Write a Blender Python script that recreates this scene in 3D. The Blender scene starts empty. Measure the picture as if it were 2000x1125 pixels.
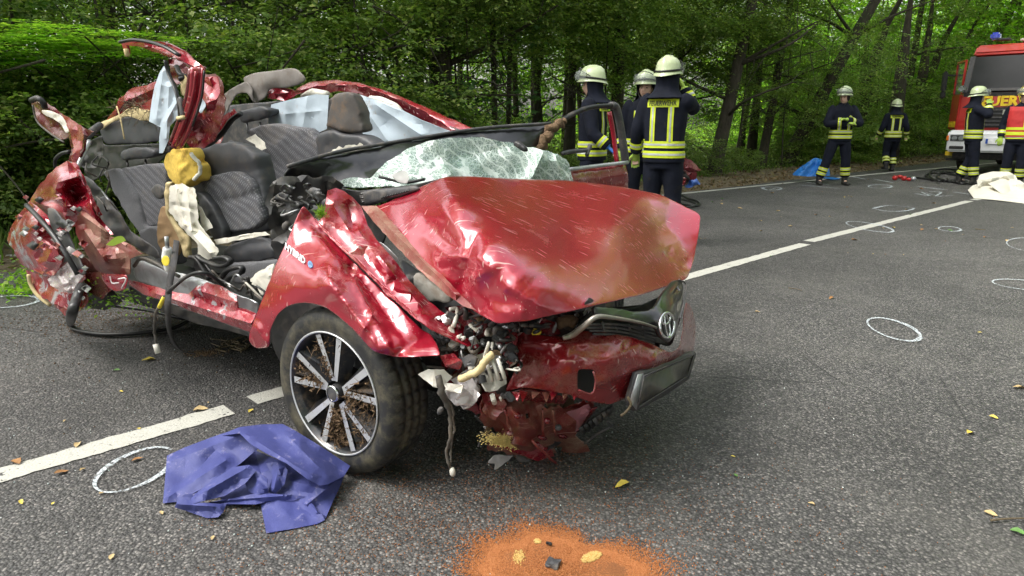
import bpy, bmesh, math, random
import numpy as np
from mathutils import Vector, Matrix
from mathutils.geometry import delaunay_2d_cdt
from mathutils.bvhtree import BVHTree
random.seed(7); rng = np.random.default_rng(11)
S = bpy.context.scene; C = S.collection
R = math.radians
# ---------------------------------------------------------------- camera, sky, sun, exposure
EYE = 1.25; FPX = 1330.0; TILT = math.atan(327/FPX)
cam = bpy.data.cameras.new('camera'); camo = bpy.data.objects.new('camera', cam); C.objects.link(camo)
camo.location = (0, 0, EYE); camo.rotation_euler = (math.pi/2-TILT, 0, 0)
cam.sensor_width = 36; cam.lens = 36*FPX/2000; cam.clip_end = 600; cam.clip_start = .05
S.camera = camo
W = bpy.data.worlds.new('World'); S.world = W; W.use_nodes = True
wn = W.node_tree; bg = wn.nodes['Background']
sky = wn.nodes.new('ShaderNodeTexSky'); sky.sky_type = 'NISHITA'; sky.sun_disc = False
SUN_EL, SUN_AZ = R(56), R(-100)         # azimuth from +Y, clockwise seen from above: negative is to the left
sky.sun_elevation = SUN_EL; sky.sun_rotation = SUN_AZ; sky.air_density = 1.5; sky.dust_density = 5; sky.ozone_density = .6
hs = wn.nodes.new('ShaderNodeHueSaturation'); hs.inputs['Saturation'].default_value = .28; hs.inputs['Value'].default_value = 1.0
wn.links.new(sky.outputs[0], hs.inputs['Color']); wn.links.new(hs.outputs[0], bg.inputs['Color'])
bg.inputs['Strength'].default_value = .15
sl = bpy.data.lights.new('sun', 'SUN'); sl.energy = .8; sl.angle = R(30); sl.color = (1, .96, .88)
so = bpy.data.objects.new('sun', sl); C.objects.link(so)
sd = Vector((math.sin(SUN_AZ)*math.cos(SUN_EL), math.cos(SUN_AZ)*math.cos(SUN_EL), math.sin(SUN_EL)))
so.rotation_euler = sd.to_track_quat('Z', 'Y').to_euler()
S.view_settings.view_transform = 'Standard'; S.view_settings.look = 'None'; S.view_settings.exposure = 1.4; S.view_settings.gamma = 1
S.view_settings.use_curve_mapping = False
S.render.engine = 'CYCLES'
S.cycles.max_bounces = 6; S.cycles.transparent_max_bounces = 12
# ---------------------------------------------------------------- pixel rays (photograph 2000 x 1125) to points of the place
ct, st = math.cos(TILT), math.sin(TILT)
O2 = np.array([-.636, 2.26]); FV = np.array([.819, -.574]); LV = np.array([.574, .819])   # wreck frame: forward, left
def ray(px, py):
    x = (px-1000)/FPX; y = (562.5-py)/FPX
    return np.array([x, ct+y*st, -st+y*ct])
def P(px, py, k='y', v=None):
    """a point of the place seen at a pixel: k = y distance, z height, l / f position in the wreck's frame"""
    if v is None: k, v = 'z', k
    r = ray(px, py)
    if k == 'z': t = (v-EYE)/r[2]
    elif k == 'y': t = v/r[1]
    elif k == 'l': t = (v+O2@LV)/(r[:2]@LV)
    elif k == 'f': t = (v+O2@FV)/(r[:2]@FV)
    return np.array([0, 0, EYE])+r*t
def CL(f, l, z):
    q = O2+FV*f+LV*l
    return np.array([q[0], q[1], z])
# ---------------------------------------------------------------- object helpers
def tag(o, label=None, cat=None, group=None, kind=None):
    if label: o['label'] = label
    if cat: o['category'] = cat
    if group: o['group'] = group
    if kind: o['kind'] = kind
    return o
def empty(name, loc=(0, 0, 0), rz=0, label=None, cat=None, group=None):
    o = bpy.data.objects.new(name, None); C.objects.link(o); o.location = loc; o.rotation_euler = (0, 0, rz)
    o.empty_display_size = .1
    return tag(o, label, cat, group)
def worldof(p):
    M = Matrix.Identity(4)
    while p is not None:
        M = Matrix.LocRotScale(p.location, p.rotation_euler, p.scale) @ M; p = p.parent
    return M
def link(name, me, mat=None, parent=None, world=True):
    """world=True: mesh was built in world coordinates and is moved into its parent's frame"""
    o = bpy.data.objects.new(name, me); C.objects.link(o)
    if mat is not None and len(me.materials) == 0: me.materials.append(mat)
    if parent is not None:
        if world: me.transform(worldof(parent).inverted())
        o.parent = parent
    elif world:
        n = len(me.vertices)
        if n:
            co = np.empty(n*3, 'f'); me.vertices.foreach_get('co', co); co = co.reshape(-1, 3)
            b = Vector(((co[:, 0].min()+co[:, 0].max())/2, (co[:, 1].min()+co[:, 1].max())/2, co[:, 2].min()))
            me.transform(Matrix.Translation(-b)); o.location = b
    return o
def mesh(vs, fs, smooth=True):
    me = bpy.data.meshes.new('m'); me.from_pydata([tuple(map(float, v)) for v in vs], [], [tuple(f) for f in fs]); me.update()
    if smooth: me.polygons.foreach_set('use_smooth', [True]*len(me.polygons))
    return me
def bm_mesh(bm, smooth=True):
    me = bpy.data.meshes.new('m'); bm.to_mesh(me); bm.free()
    if smooth: me.polygons.foreach_set('use_smooth', [True]*len(me.polygons))
    return me
def evalm(me, mods):
    """apply modifiers [(type, {props})] and return a new mesh"""
    o = bpy.data.objects.new('tmp', me); C.objects.link(o)
    for t, kw in mods:
        m = o.modifiers.new(t, t)
        for k, v in kw.items(): setattr(m, k, v)
    dg = bpy.context.evaluated_depsgraph_get(); dg.update()
    r = bpy.data.meshes.new_from_object(o.evaluated_get(dg)); bpy.data.objects.remove(o)
    return r
def catmull(pts, n):
    pts = [np.array(p, float) for p in pts]
    if len(pts) < 3: return [pts[0]+(pts[-1]-pts[0])*i/n for i in range(n+1)]
    out = []; p = [2*pts[0]-pts[1]]+pts+[2*pts[-1]-pts[-2]]
    for i in range(1, len(p)-2):
        for j in range(n):
            t = j/n
            out.append(.5*((2*p[i])+(-p[i-1]+p[i+1])*t+(2*p[i-1]-5*p[i]+4*p[i+1]-p[i+2])*t*t+(-p[i-1]+3*p[i]-3*p[i+1]+p[i+2])*t**3))
    out.append(pts[-1]); return out
def sweep(vs, fs, path, rad, seg=8, ry=None, cap=True, up=(0, 0, 1)):
    """append a swept tube to vs / fs; rad is a number or a list; ry flattens it"""
    base = len(vs); n = len(path); up = np.array(up, float); prev = None
    for i, p in enumerate(path):
        d = path[min(i+1, n-1)]-path[max(i-1, 0)]; d = d/(np.linalg.norm(d)+1e-9)
        if prev is None:
            a = np.cross(d, up)
            if np.linalg.norm(a) < .1: a = np.cross(d, np.array([1, 0, 0]))
        else: a = prev-d*(prev@d)
        a /= np.linalg.norm(a)+1e-9; prev = a; b = np.cross(d, a)
        r = rad[min(i, len(rad)-1)] if hasattr(rad, '__len__') else rad
        q = r if ry is None else (ry[min(i, len(ry)-1)] if hasattr(ry, '__len__') else ry)
        for k in range(seg):
            t = 2*math.pi*k/seg; vs.append(p+a*r*math.cos(t)+b*q*math.sin(t))
    for i in range(n-1):
        for k in range(seg):
            j = (k+1) % seg; fs.append((base+i*seg+k, base+i*seg+j, base+(i+1)*seg+j, base+(i+1)*seg+k))
    if cap:
        fs.append(tuple(base+k for k in range(seg))[::-1]); fs.append(tuple(base+(n-1)*seg+k for k in range(seg)))
def tube(name, pts, rad, mat, parent=None, seg=8, n=5, ry=None, wig=0):
    vs, fs = [], []
    path = catmull(pts, n)
    if wig: path = [p+rng.normal(0, wig, 3) for p in path]
    if hasattr(rad, '__len__'):
        rad = np.interp(np.linspace(0, 1, len(path)), np.linspace(0, 1, len(rad)), rad)
    sweep(vs, fs, path, rad, seg, ry)
    return link(name, mesh(vs, fs), mat, parent)
def ribbon(name, pts, side, w, mat, parent=None, n=6, th=.002):
    """flat strip along pts, its width along the side vector"""
    path = catmull(pts, n); vs, fs = [], []
    side = np.array(side, float); side /= np.linalg.norm(side)
    for p in path: vs += [p-side*w/2, p+side*w/2]
    for i in range(len(path)-1): fs.append((2*i, 2*i+1, 2*i+3, 2*i+2))
    me = mesh(vs, fs); o = link(name, me, mat, parent)
    m = o.modifiers.new('s', 'SOLIDIFY'); m.thickness = th
    return o
def box_bm(bm, c, s, rot=None, bev=0):
    r = bmesh.ops.create_cube(bm, size=1)
    M = Matrix.Translation(Vector(c)) @ (rot.to_4x4() if rot is not None else Matrix.Identity(4)) @ Matrix.Diagonal((s[0], s[1], s[2], 1))
    bmesh.ops.transform(bm, matrix=M, verts=r['verts'])
    if bev:
        es = list({e for v in r['verts'] for e in v.link_edges})
        bmesh.ops.bevel(bm, geom=es, offset=bev, segments=2, affect='EDGES')
def box(name, c, s, mat, parent=None, rot=None, bev=.004, world=False):
    bm = bmesh.new(); box_bm(bm, c, s, rot, bev)
    return link(name, bm_mesh(bm, False), mat, parent, world)
def inpoly(x, y, poly):
    poly = np.asarray(poly)[:, :2]; c = np.zeros(np.shape(x), bool); n = len(poly)
    for i in range(n):
        x1, y1 = poly[i]; x2, y2 = poly[i-1]
        c ^= ((y1 > y) != (y2 > y)) & (x < (x2-x1)*(y-y1)/(y2-y1+1e-12)+x1)
    return c
def segd(x, y, a, b):
    ax, ay = a; bx, by = b; dx, dy = bx-ax, by-ay; L = dx*dx+dy*dy+1e-9
    t = np.clip(((x-ax)*dx+(y-ay)*dy)/L, 0, 1)
    return np.hypot(x-ax-t*dx, y-ay-t*dy), t
def sheet(name, outline, mat, parent=None, inner=(), holes=(), folds=(), sp=16, jit=.004, jag=0, th=.002, sub=1, off=-1, soft=False, smooth=True, metal=None, crisp=0):
    """a bent, dented or draped sheet: its rim and inner points are given as (px, py, how, value) and stand at their own
    depth in the place; folds = ((x0,y0),(x1,y1), height in m, width in px)"""
    if metal is None: metal = mat.name.startswith(('red_paint', 'maroon', 'bare_steel'))
    rough = (metal and jit > .0079) or crisp
    if rough: sub = 0
    ctl = []
    for p in list(outline)+list(inner):
        w = P(*p); ctl.append((p[0], p[1], 1/w[1]))
    ctl = np.array(ctl); X = ctl[:, :2]/100; n = len(ctl)
    kern = (lambda r: r*r*np.log(r+1e-9)) if soft else (lambda r: r)
    D = np.hypot(X[:, None, 0]-X[None, :, 0], X[:, None, 1]-X[None, :, 1])
    A = np.zeros((n+3, n+3)); A[:n, :n] = kern(D)-(0 if soft else 0)+np.eye(n)*1e-6
    A[:n, n] = 1; A[:n, n+1:] = X; A[n, :n] = 1; A[n+1:, :n] = X.T
    co = np.linalg.lstsq(A, np.concatenate([ctl[:, 2], np.zeros(3)]), rcond=None)[0]
    def inv(x, y):
        x = np.asarray(x)/100; y = np.asarray(y)/100
        r = np.hypot(x[:, None]-X[None, :, 0], y[:, None]-X[None, :, 1])
        return kern(r)@co[:n]+co[n]+co[n+1]*x+co[n+2]*y
    def rim(loop, jg):
        out = []
        for i, p in enumerate(loop):
            q = loop[(i+1) % len(loop)]; L = math.hypot(q[0]-p[0], q[1]-p[1]); k = max(1, int(round(L/sp)))
            nx, ny = -(q[1]-p[1])/(L+1e-9), (q[0]-p[0])/(L+1e-9)
            for j in range(k):
                t = j/k; a = rng.normal(0, jg) if (j and jg) else 0
                out.append((p[0]+(q[0]-p[0])*t+nx*a, p[1]+(q[1]-p[1])*t+ny*a))
        return out
    ro = rim(outline, jag); loops = [ro]+[rim(h, jag*.5) for h in holes]
    xs = np.arange(min(p[0] for p in ro)+sp/2, max(p[0] for p in ro), sp); ys = np.arange(min(p[1] for p in ro)+sp/2, max(p[1] for p in ro), sp)
    pts2 = []; edges = []
    for lp in loops:
        b = len(pts2); pts2 += lp; edges += [(b+i, b+(i+1) % len(lp)) for i in range(len(lp))]
    nrim = len(pts2); tents = []; cpts = []
    x0_, x1_, y0_, y1_ = min(p[0] for p in ro), max(p[0] for p in ro), min(p[1] for p in ro), max(p[1] for p in ro); dg_ = math.hypot(x1_-x0_, y1_-y0_)
    if metal or crisp:                                        # folds of sheet metal and stiff sheet are sharp lines
        for a, b, h, w in folds: tents.append((np.array(a, float), np.array(b, float), h, w*1.9))
        folds = ()
    if rough:
        amp = min(jit, .03) if metal and not crisp else crisp
        for _ in range(int(3+dg_/(16 if metal else 13))):
            for _t in range(20):
                c0 = np.array([rng.uniform(x0_, x1_), rng.uniform(y0_, y1_)])
                if inpoly(c0[:1], c0[1:], ro)[0]: break
            an_ = rng.uniform(0, math.pi); ll = dg_*rng.uniform(.06, .26); dv = np.array([math.cos(an_), math.sin(an_)])*ll
            tents.append((c0-dv, c0+dv, float(rng.choice([-1, 1])*amp*rng.uniform(.35, 1.1)), float(rng.uniform(.6, 1.4)*ll*.6+5)))
        jit = jit*.06
    step_ = min(sp, 9)
    for a, b, h, w in tents:
        L_ = np.linalg.norm(b-a); k_ = max(2, int(L_/step_)); last = None
        for j in range(k_+1):
            q = a+(b-a)*j/k_; qa = np.array([q[0]]); qb = np.array([q[1]])
            ok1 = inpoly(qa, qb, ro)[0] and not any(inpoly(qa, qb, h_)[0] for h_ in loops[1:]) and min(segd(qa, qb, lp[i], lp[i-1])[0][0] for lp in loops for i in range(len(lp))) > sp*.22
            if not ok1: last = None; continue
            pts2.append((float(q[0]), float(q[1]))); cpts.append(pts2[-1])
            if last is not None: edges.append((last, len(pts2)-1))
            last = len(pts2)-1
    if len(xs) and len(ys):
        gx, gy = np.meshgrid(xs, ys); gx = gx.ravel()+rng.uniform(-.32, .32, gx.size)*sp; gy = gy.ravel()+rng.uniform(-.32, .32, gy.size)*sp
        ok = inpoly(gx, gy, ro)
        for h in loops[1:]: ok &= ~inpoly(gx, gy, h)
        dm = np.full(gx.shape, 1e9)
        for lp in loops:
            for i in range(len(lp)): dm = np.minimum(dm, segd(gx, gy, lp[i], lp[i-1])[0])
        ok &= dm > sp*.4
        if cpts:
            cp = np.array(cpts); ok &= (np.hypot(gx[:, None]-cp[None, :, 0], gy[:, None]-cp[None, :, 1]).min(1) > sp*.42)
        pts2 += list(zip(gx[ok], gy[ok]))
    r = delaunay_2d_cdt([Vector((float(a), float(b))) for a, b in pts2], edges, [], 0, 1e-4)
    vx = np.array([v[0] for v in r[0]]); vy = np.array([v[1] for v in r[0]]); tri = []
    for f in r[2]:
        cx = np.array([vx[list(f)].mean()]); cy = np.array([vy[list(f)].mean()])
        if inpoly(cx, cy, ro)[0] and not any(inpoly(cx, cy, h)[0] for h in loops[1:]): tri.append(f)
    iv = inv(vx, vy); Y = 1/iv
    isr = np.array([any(i < nrim for i in o) for o in r[3]])
    Y = Y+rng.normal(0, jit, len(Y))*np.where(isr, .5, 1)
    for a, b, h, w in folds:
        d, t = segd(vx, vy, a, b); Y = Y-h*np.exp(-(d/w)**2)*np.where((t > 0) & (t < 1), 1, .9)
    for a, b, h, w in tents:
        d, t = segd(vx, vy, a, b); L_ = np.linalg.norm(b-a)+1e-6; Y = Y-h*np.maximum(0, 1-d/w)
    vs = [P(a, b, 'y', y) for a, b, y in zip(vx, vy, Y)]
    used = sorted({i for f in tri for i in f}); mp = {u: k for k, u in enumerate(used)}
    fs = [tuple(mp[i] for i in f) for f in tri]; vs = [vs[i] for i in used]
    me = mesh(vs, fs, smooth)
    if len(me.polygons):                                      # face the viewer's side
        k = sum((me.polygons[i].normal.dot(Vector((0, 0, EYE))-me.polygons[i].center)) > 0 for i in range(len(me.polygons)))
        if k < len(me.polygons)/2: me.flip_normals()
    mods = []
    if th: mods.append(('SOLIDIFY', dict(thickness=th, offset=off)))
    if sub: mods.append(('SUBSURF', dict(levels=sub, render_levels=sub, boundary_smooth='PRESERVE_CORNERS')))
    if mods: me = evalm(me, mods)
    if smooth: me.polygons.foreach_set('use_smooth', [True]*len(me.polygons))
    if rough: me.set_sharp_from_angle(angle=R(26))
    return link(name, me, mat, parent)
def bvh(o):
    me = o.data; M = worldof(o)
    return BVHTree.FromPolygons([M @ v.co for v in me.vertices], [tuple(p.vertices) for p in me.polygons])
def text_mesh(s, size=1, ext=0, bold=0, res=2):
    cu = bpy.data.curves.new('t', 'FONT'); cu.body = s; cu.size = size; cu.align_x = 'CENTER'; cu.align_y = 'CENTER'; cu.extrude = ext; cu.offset = bold
    cu.resolution_u = res
    o = bpy.data.objects.new('t', cu); C.objects.link(o); dg = bpy.context.evaluated_depsgraph_get(); dg.update()
    me = bpy.data.meshes.new_from_object(o.evaluated_get(dg)); bpy.data.objects.remove(o)
    return me
# ---------------------------------------------------------------- materials
MATS = {}
class NT:
    def __init__(s, name):
        s.m = bpy.data.materials.new(name); s.m.use_nodes = True; s.t = s.m.node_tree; s.b = s.t.nodes['Principled BSDF']
        s.tc = s.n('TexCoord')
    def n(s, typ, **kw):
        x = s.t.nodes.new('ShaderNode'+typ)
        for k, v in kw.items(): setattr(x, k, v)
        return x
    def l(s, a, b): s.t.links.new(a, b)
    def set(s, **kw):
        for k, v in kw.items():
            i = s.b.inputs[k.replace('_', ' ')]
            if hasattr(v, 'links') or hasattr(v, 'is_linked') or type(v).__name__.startswith('NodeSocket'): s.l(v, i)
            else: i.default_value = (*v, 1) if (isinstance(v, tuple) and len(v) == 3 and i.type == 'RGBA') else v
    def co(s, scale=(1, 1, 1), rot=(0, 0, 0), src='Object'):
        m = s.n('Mapping'); s.l(s.tc.outputs[src], m.inputs[0]); m.inputs['Scale'].default_value = scale; m.inputs['Rotation'].default_value = rot
        return m.outputs[0]
    def noise(s, scale, det=4, rough=.6, vec=None, dist=0):
        x = s.n('TexNoise'); x.inputs['Scale'].default_value = scale; x.inputs['Detail'].default_value = det; x.inputs['Roughness'].default_value = rough
        x.inputs['Distortion'].default_value = dist
        s.l(vec if vec is not None else s.tc.outputs['Object'], x.inputs['Vector']); return x.outputs['Fac']
    def vor(s, scale, feat='F1', out='Distance', vec=None, rnd=1):
        x = s.n('TexVoronoi'); x.feature = feat; x.inputs['Scale'].default_value = scale; x.inputs['Randomness'].default_value = rnd
        s.l(vec if vec is not None else s.tc.outputs['Object'], x.inputs['Vector']); return x.outputs[out]
    def ramp(s, fac, stops, interp='LINEAR'):
        x = s.n('ValToRGB'); x.color_ramp.interpolation = interp; e = x.color_ramp.elements
        while len(e) < len(stops): e.new(.5)
        for k, (p, c) in enumerate(stops):
            e[k].position = p; e[k].color = (*c, 1) if isinstance(c, tuple) else (c, c, c, 1)
        s.l(fac, x.inputs[0]); return x.outputs[0]
    def mix(s, fac, a, b, typ='MIX'):
        x = s.n('Mix', data_type='RGBA', blend_type=typ)
        for v, i in ((fac, 0), (a, 6), (b, 7)):
            if isinstance(v, (int, float)): x.inputs[i].default_value = v if i == 0 else (v, v, v, 1)
            elif isinstance(v, tuple): x.inputs[i].default_value = (*v, 1)
            else: s.l(v, x.inputs[i])
        return x.outputs[2]
    def math(s, op, a, b=0, clamp=False):
        x = s.n('Math', operation=op, use_clamp=clamp)
        for v, i in ((a, 0), (b, 1)):
            if isinstance(v, (int, float)): x.inputs[i].default_value = v
            else: s.l(v, x.inputs[i])
        return x.outputs[0]
    def bump(s, h, st=.3, d=.01, prev=None):
        x = s.n('Bump'); x.inputs['Strength'].default_value = st; x.inputs['Distance'].default_value = d; s.l(h, x.inputs['Height'])
        if prev is not None: s.l(prev, x.inputs['Normal'])
        s.l(x.outputs[0], s.b.inputs['Normal']); return x.outputs[0]
def basic(name, col, rough=.6, metal=0, var=.25, scale=6, bump=.15, bd=.003, bscale=60, dirt=0, dcol=(.16, .12, .08), coat=0, spec=.5, **kw):
    """one colour with soft uneven tone, dirt patches and fine relief"""
    if name in MATS: return MATS[name]
    t = NT(name)
    f = t.noise(scale, 5, .65); a = tuple(c*(1-var) for c in col); b = tuple(min(1, c*(1+var)) for c in col)
    c = t.ramp(f, [(.3, a), (.7, b)])
    if dirt:
        g = t.noise(scale*1.7+3, 8, .75); k = t.ramp(g, [(.62-dirt*.35, 0.0), (.72, 1.0)]); c = t.mix(t.math('MULTIPLY', k, .8), c, dcol)
        t.set(Roughness=t.math('ADD', t.math('MULTIPLY', k, .3), rough, True))
    else: t.set(Roughness=rough)
    t.set(Base_Color=c, Metallic=metal, Coat_Weight=coat)
    t.b.inputs['Specular IOR Level'].default_value = spec
    if bump: t.bump(t.noise(bscale, 6, .7), bump, bd)
    for k, v in kw.items(): t.set(**{k: v})
    MATS[name] = t.m; return t.m
def scratches(t, rot, sc=(1, 30, 30), thr=.1, dens=.5, scale=3):
    """thin straight scratch marks: very long narrow cells, kept only here and there"""
    v = t.co(sc, rot); line = t.ramp(t.vor(scale, 'F1', vec=v), [(thr*.6, 1.0), (thr, 0.0)])
    keep = t.ramp(t.noise(7, 3, .6), [(dens, 0.0), (dens+.08, 1.0)])
    return t.math('MULTIPLY', line, keep)
def red_paint(name, base=(.33, .009, .026), mud=.3, scr=1, rough=.24, coat=1.0, bare=0, pale=0):
    t = NT(name)
    f = t.noise(3, 4); c = t.mix(f, tuple(x*.75 for x in base), tuple(min(1, x*1.25) for x in base))
    if pale:                                                  # paint rubbed chalky
        k = t.ramp(t.noise(7, 8, .7), [(.5, 0.0), (.66, 1.0)]); c = t.mix(t.math('MULTIPLY', k, pale), c, (.55, .26, .27))
    s1 = scratches(t, (.3, .2, .6), (1, 26, 8), .13, .54, 3.4); s2 = scratches(t, (.5, -.5, 2.1), (1, 22, 7), .12, .54, 5); s3 = scratches(t, (.2, .4, -.4), (1, 40, 9), .2, .45, 2)
    ss = t.math('MULTIPLY', t.math('ADD', t.math('ADD', s1, s2, True), s3, True), .55*scr, True)
    ch = t.ramp(t.vor(85, 'F1'), [(.10, 1.0), (.16, 0.0)]); ck = t.ramp(t.noise(11, 3), [(.52, 0.0), (.62, 1.0)])
    chips = t.math('MULTIPLY', ch, ck); c = t.mix(t.math('MULTIPLY', chips, .7*min(scr, 1)), c, (.62, .42, .38))
    c = t.mix(ss, c, (.72, .55, .5))
    m = t.ramp(t.noise(5, 9, .72), [(.64-mud*.3, 0.0), (.78-mud*.2, 1.0)]); grain = t.ramp(t.noise(160, 3, .8), [(.4, 0.0), (.6, 1.0)])
    mm = t.math('MULTIPLY', m, t.math('ADD', t.math('MULTIPLY', grain, .5), .2 if mud < .8 else .5), True)
    c = t.mix(mm, c, (.3, .2, .14))
    if bare:
        k = t.ramp(t.noise(6, 6, .7, dist=1), [(.62-bare*.2, 0.0), (.66-bare*.2, 1.0)]); c = t.mix(k, c, (.42, .41, .43)); 
    rr = t.math('ADD', t.math('MULTIPLY', t.math('MAXIMUM', mm, ss), .45), rough, True)
    t.set(Base_Color=c, Roughness=rr, Metallic=.25, Coat_Weight=t.math('MULTIPLY', t.math('SUBTRACT', 1.0, mm, True), coat), Coat_Roughness=.13, Coat_IOR=1.58)
    b = t.bump(t.noise(3, 2, .4), .12, .012); t.bump(t.math('SUBTRACT', mm, ss), .25, .002, b)
    MATS[name] = t.m; return t.m
RED = red_paint('red_paint', mud=.08); RED_CLEAN = red_paint('red_paint_smooth', mud=.12, scr=.7); RED_MUD = red_paint('red_paint_muddy', base=(.2, .012, .014), mud=.85, scr=1, rough=.35, coat=.6)
RED_PALE = red_paint('red_paint_rubbed', mud=.45, scr=1, pale=.5, coat=.9); RED_DARK = red_paint('red_paint_inner', base=(.13, .008, .014), mud=.4, coat=.5)
RED_BARE = red_paint('red_paint_torn', mud=.5, scr=1, pale=.5, bare=.25, coat=.8); MAROON = red_paint('maroon_bumper', base=(.22, .008, .012), mud=.42, scr=1, coat=.8)
BLACK = basic('black_plastic', (.012, .012, .013), .42, dirt=.35, dcol=(.1, .085, .07)); GLOSSBLACK = basic('gloss_black', (.006, .006, .007), .3, coat=.5, bump=.05, bscale=20, dirt=.2, dcol=(.06, .05, .045))
GREYPL = basic('dark_grey_plastic', (.05, .05, .055), .5, dirt=.4, dcol=(.2, .17, .14)); LINER = basic('liner_grey', (.2, .18, .165), .8, dirt=.3, scale=4)
STEEL = basic('bare_steel', (.42, .43, .44), .33, .8, dirt=.4, dcol=(.25, .2, .16)); SILVER = basic('silver_galvanised', (.5, .52, .54), .3, .6, dirt=.3, dcol=(.3, .27, .25))
CHROME = basic('chrome', (.75, .76, .78), .1, 1, var=.05, bump=.02); WHITEPL = basic('white_plastic', (.62, .6, .54), .5, dirt=.45, dcol=(.28, .2, .13))
ALU = basic('machined_rim', (.6, .61, .63), .42, .6, var=.1, dirt=.15, dcol=(.2, .15, .1)); RIMDARK = basic('dark_rim', (.02, .021, .025), .35, .3, coat=.4, dirt=.3, dcol=(.2, .14, .09))
CREAM = basic('cream_foam', (.62, .5, .27), .95, var=.2, scale=14, bump=.6, bscale=90, bd=.004, dirt=.3, dcol=(.3, .2, .1))
YELLOW_FOAM = basic('yellow_foam', (.72, .5, .09), .9, var=.2, scale=9, bump=.5, bscale=70, bd=.006, dirt=.35, dcol=(.28, .15, .04))
AIRBAG_BLUE = basic('airbag_blue', (.45, .53, .6), .85, var=.08, scale=5, bump=.25, bscale=40, bd=.004, dirt=.12, dcol=(.36, .27, .2))
AIRBAG_WHITE = basic('airbag_white', (.72, .69, .6), .9, var=.12, scale=9, bump=.5, bscale=45, bd=.006, dirt=.25, dcol=(.42, .33, .22))
LEATHER = basic('charcoal_leatherette', (.05, .051, .058), .5, var=.2, scale=8, bump=.2, bscale=200, bd=.001, dirt=.3, dcol=(.12, .1, .085))
FOAMTAN = basic('tan_backing', (.42, .27, .14), .9, dirt=.3, scale=10)
MUD = basic('clinging_mud', (.16, .1, .055), .95, var=.5, scale=40, bump=1, bscale=90, bd=.01)
RUBBER = basic('rubber_seal', (.014, .014, .015), .38, bump=.1, dirt=.2, dcol=(.08, .07, .06)); BELT = basic('belt_webbing', (.03, .028, .03), .75, bump=.4, bscale=300, bd=.001, dirt=.3, dcol=(.12, .1, .08))
BLUEPL = basic('blue_plastic', (.05, .12, .4), .4); YELLOWPL = basic('yellow_plastic', (.75, .6, .05), .5)
CABLE = basic('wire_loom', (.06, .055, .05), .6, dirt=.5, dcol=(.2, .16, .12)); WHITEPAPER = basic('white_paper', (.75, .75, .74), .7, bump=.05)
def fabric():
    t = NT('seat_cloth'); v = t.co((1, 1, 1), (.3, .6, .9))
    w = t.vor(85, 'F1', vec=v, rnd=.15); c = t.ramp(w, [(.15, (.22, .22, .235)), (.5, (.085, .085, .095))])
    n = t.ramp(t.noise(7, 6, .7), [(.5, 0.0), (.8, 1.0)]); c = t.mix(t.math('MULTIPLY', n, .6), c, (.2, .17, .14))
    t.set(Base_Color=c, Roughness=.9); t.bump(w, .5, .003); return t.m
CLOTH = fabric()
def seatgrey():
    t = NT('seat_cloth_plain'); w = t.vor(130, 'F1', rnd=.3); c = t.ramp(w, [(.1, (.16, .16, .17)), (.6, (.1, .1, .108))])
    t.set(Base_Color=c, Roughness=.9); t.bump(w, .3, .002); return t.m
CLOTH2 = seatgrey()
def tyre():
    t = NT('tyre_rubber'); m = t.ramp(t.noise(9, 8, .75), [(.45, 0.0), (.7, 1.0)]); fine = t.noise(90, 4, .8)
    k = t.math('MULTIPLY', m, t.math('ADD', fine, .1), True); c = t.mix(k, (.014, .014, .015), (.19, .165, .1))
    t.set(Base_Color=c, Roughness=.62); t.bump(fine, .25, .003); return t.m
TYRE = tyre()
def glass():
    t = NT('shattered_laminated_glass')
    def cracks(sc, th, feat='DISTANCE_TO_EDGE'):
        return t.ramp(t.vor(sc, feat), [(0, 1.0), (th, 0.0)])
    a = cracks(38, .07); b = cracks(110, .13)
    # long radiating rings: waves about an impact point
    vr = t.co((1, 1, 1)); w = t.n('TexWave', wave_type='RINGS', rings_direction='SPHERICAL'); w.inputs['Scale'].default_value = 9; w.inputs['Distortion'].default_value = 6; w.inputs['Detail'].default_value = 4
    t.l(vr, w.inputs[0]); rings = t.ramp(w.outputs['Fac'], [(.86, 0.0), (.94, 1.0)])
    patch = t.ramp(t.noise(5, 4, .6), [(.35, .55), (.6, 1.0)])
    cr = t.math('MULTIPLY', t.math('ADD', t.math('ADD', a, t.math('MULTIPLY', b, .8)), rings, True), patch, True)
    dust = t.ramp(t.noise(6, 6, .7), [(.42, 0.0), (.7, .75)])
    c = t.mix(cr, (.2, .38, .31), (.9, .95, .92)); c = t.mix(dust, c, (.66, .72, .68))
    op = t.math('ADD', t.math('MULTIPLY', cr, .62), t.math('ADD', t.math('MULTIPLY', dust, .5), .3), True)
    t.set(Base_Color=c, Roughness=.22, Alpha=op, Coat_Weight=.4); t.bump(cr, .5, .003); return t.m
GLASS = glass()
def clearglass(name, tint=(.8, .9, .9), alpha=.35, rough=.05):
    t = NT(name); t.set(Base_Color=tint, Roughness=rough, Alpha=alpha, Coat_Weight=1); return t.m
LENS = clearglass('broken_lamp_lens', (.75, .7, .7), .5, .12)
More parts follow.
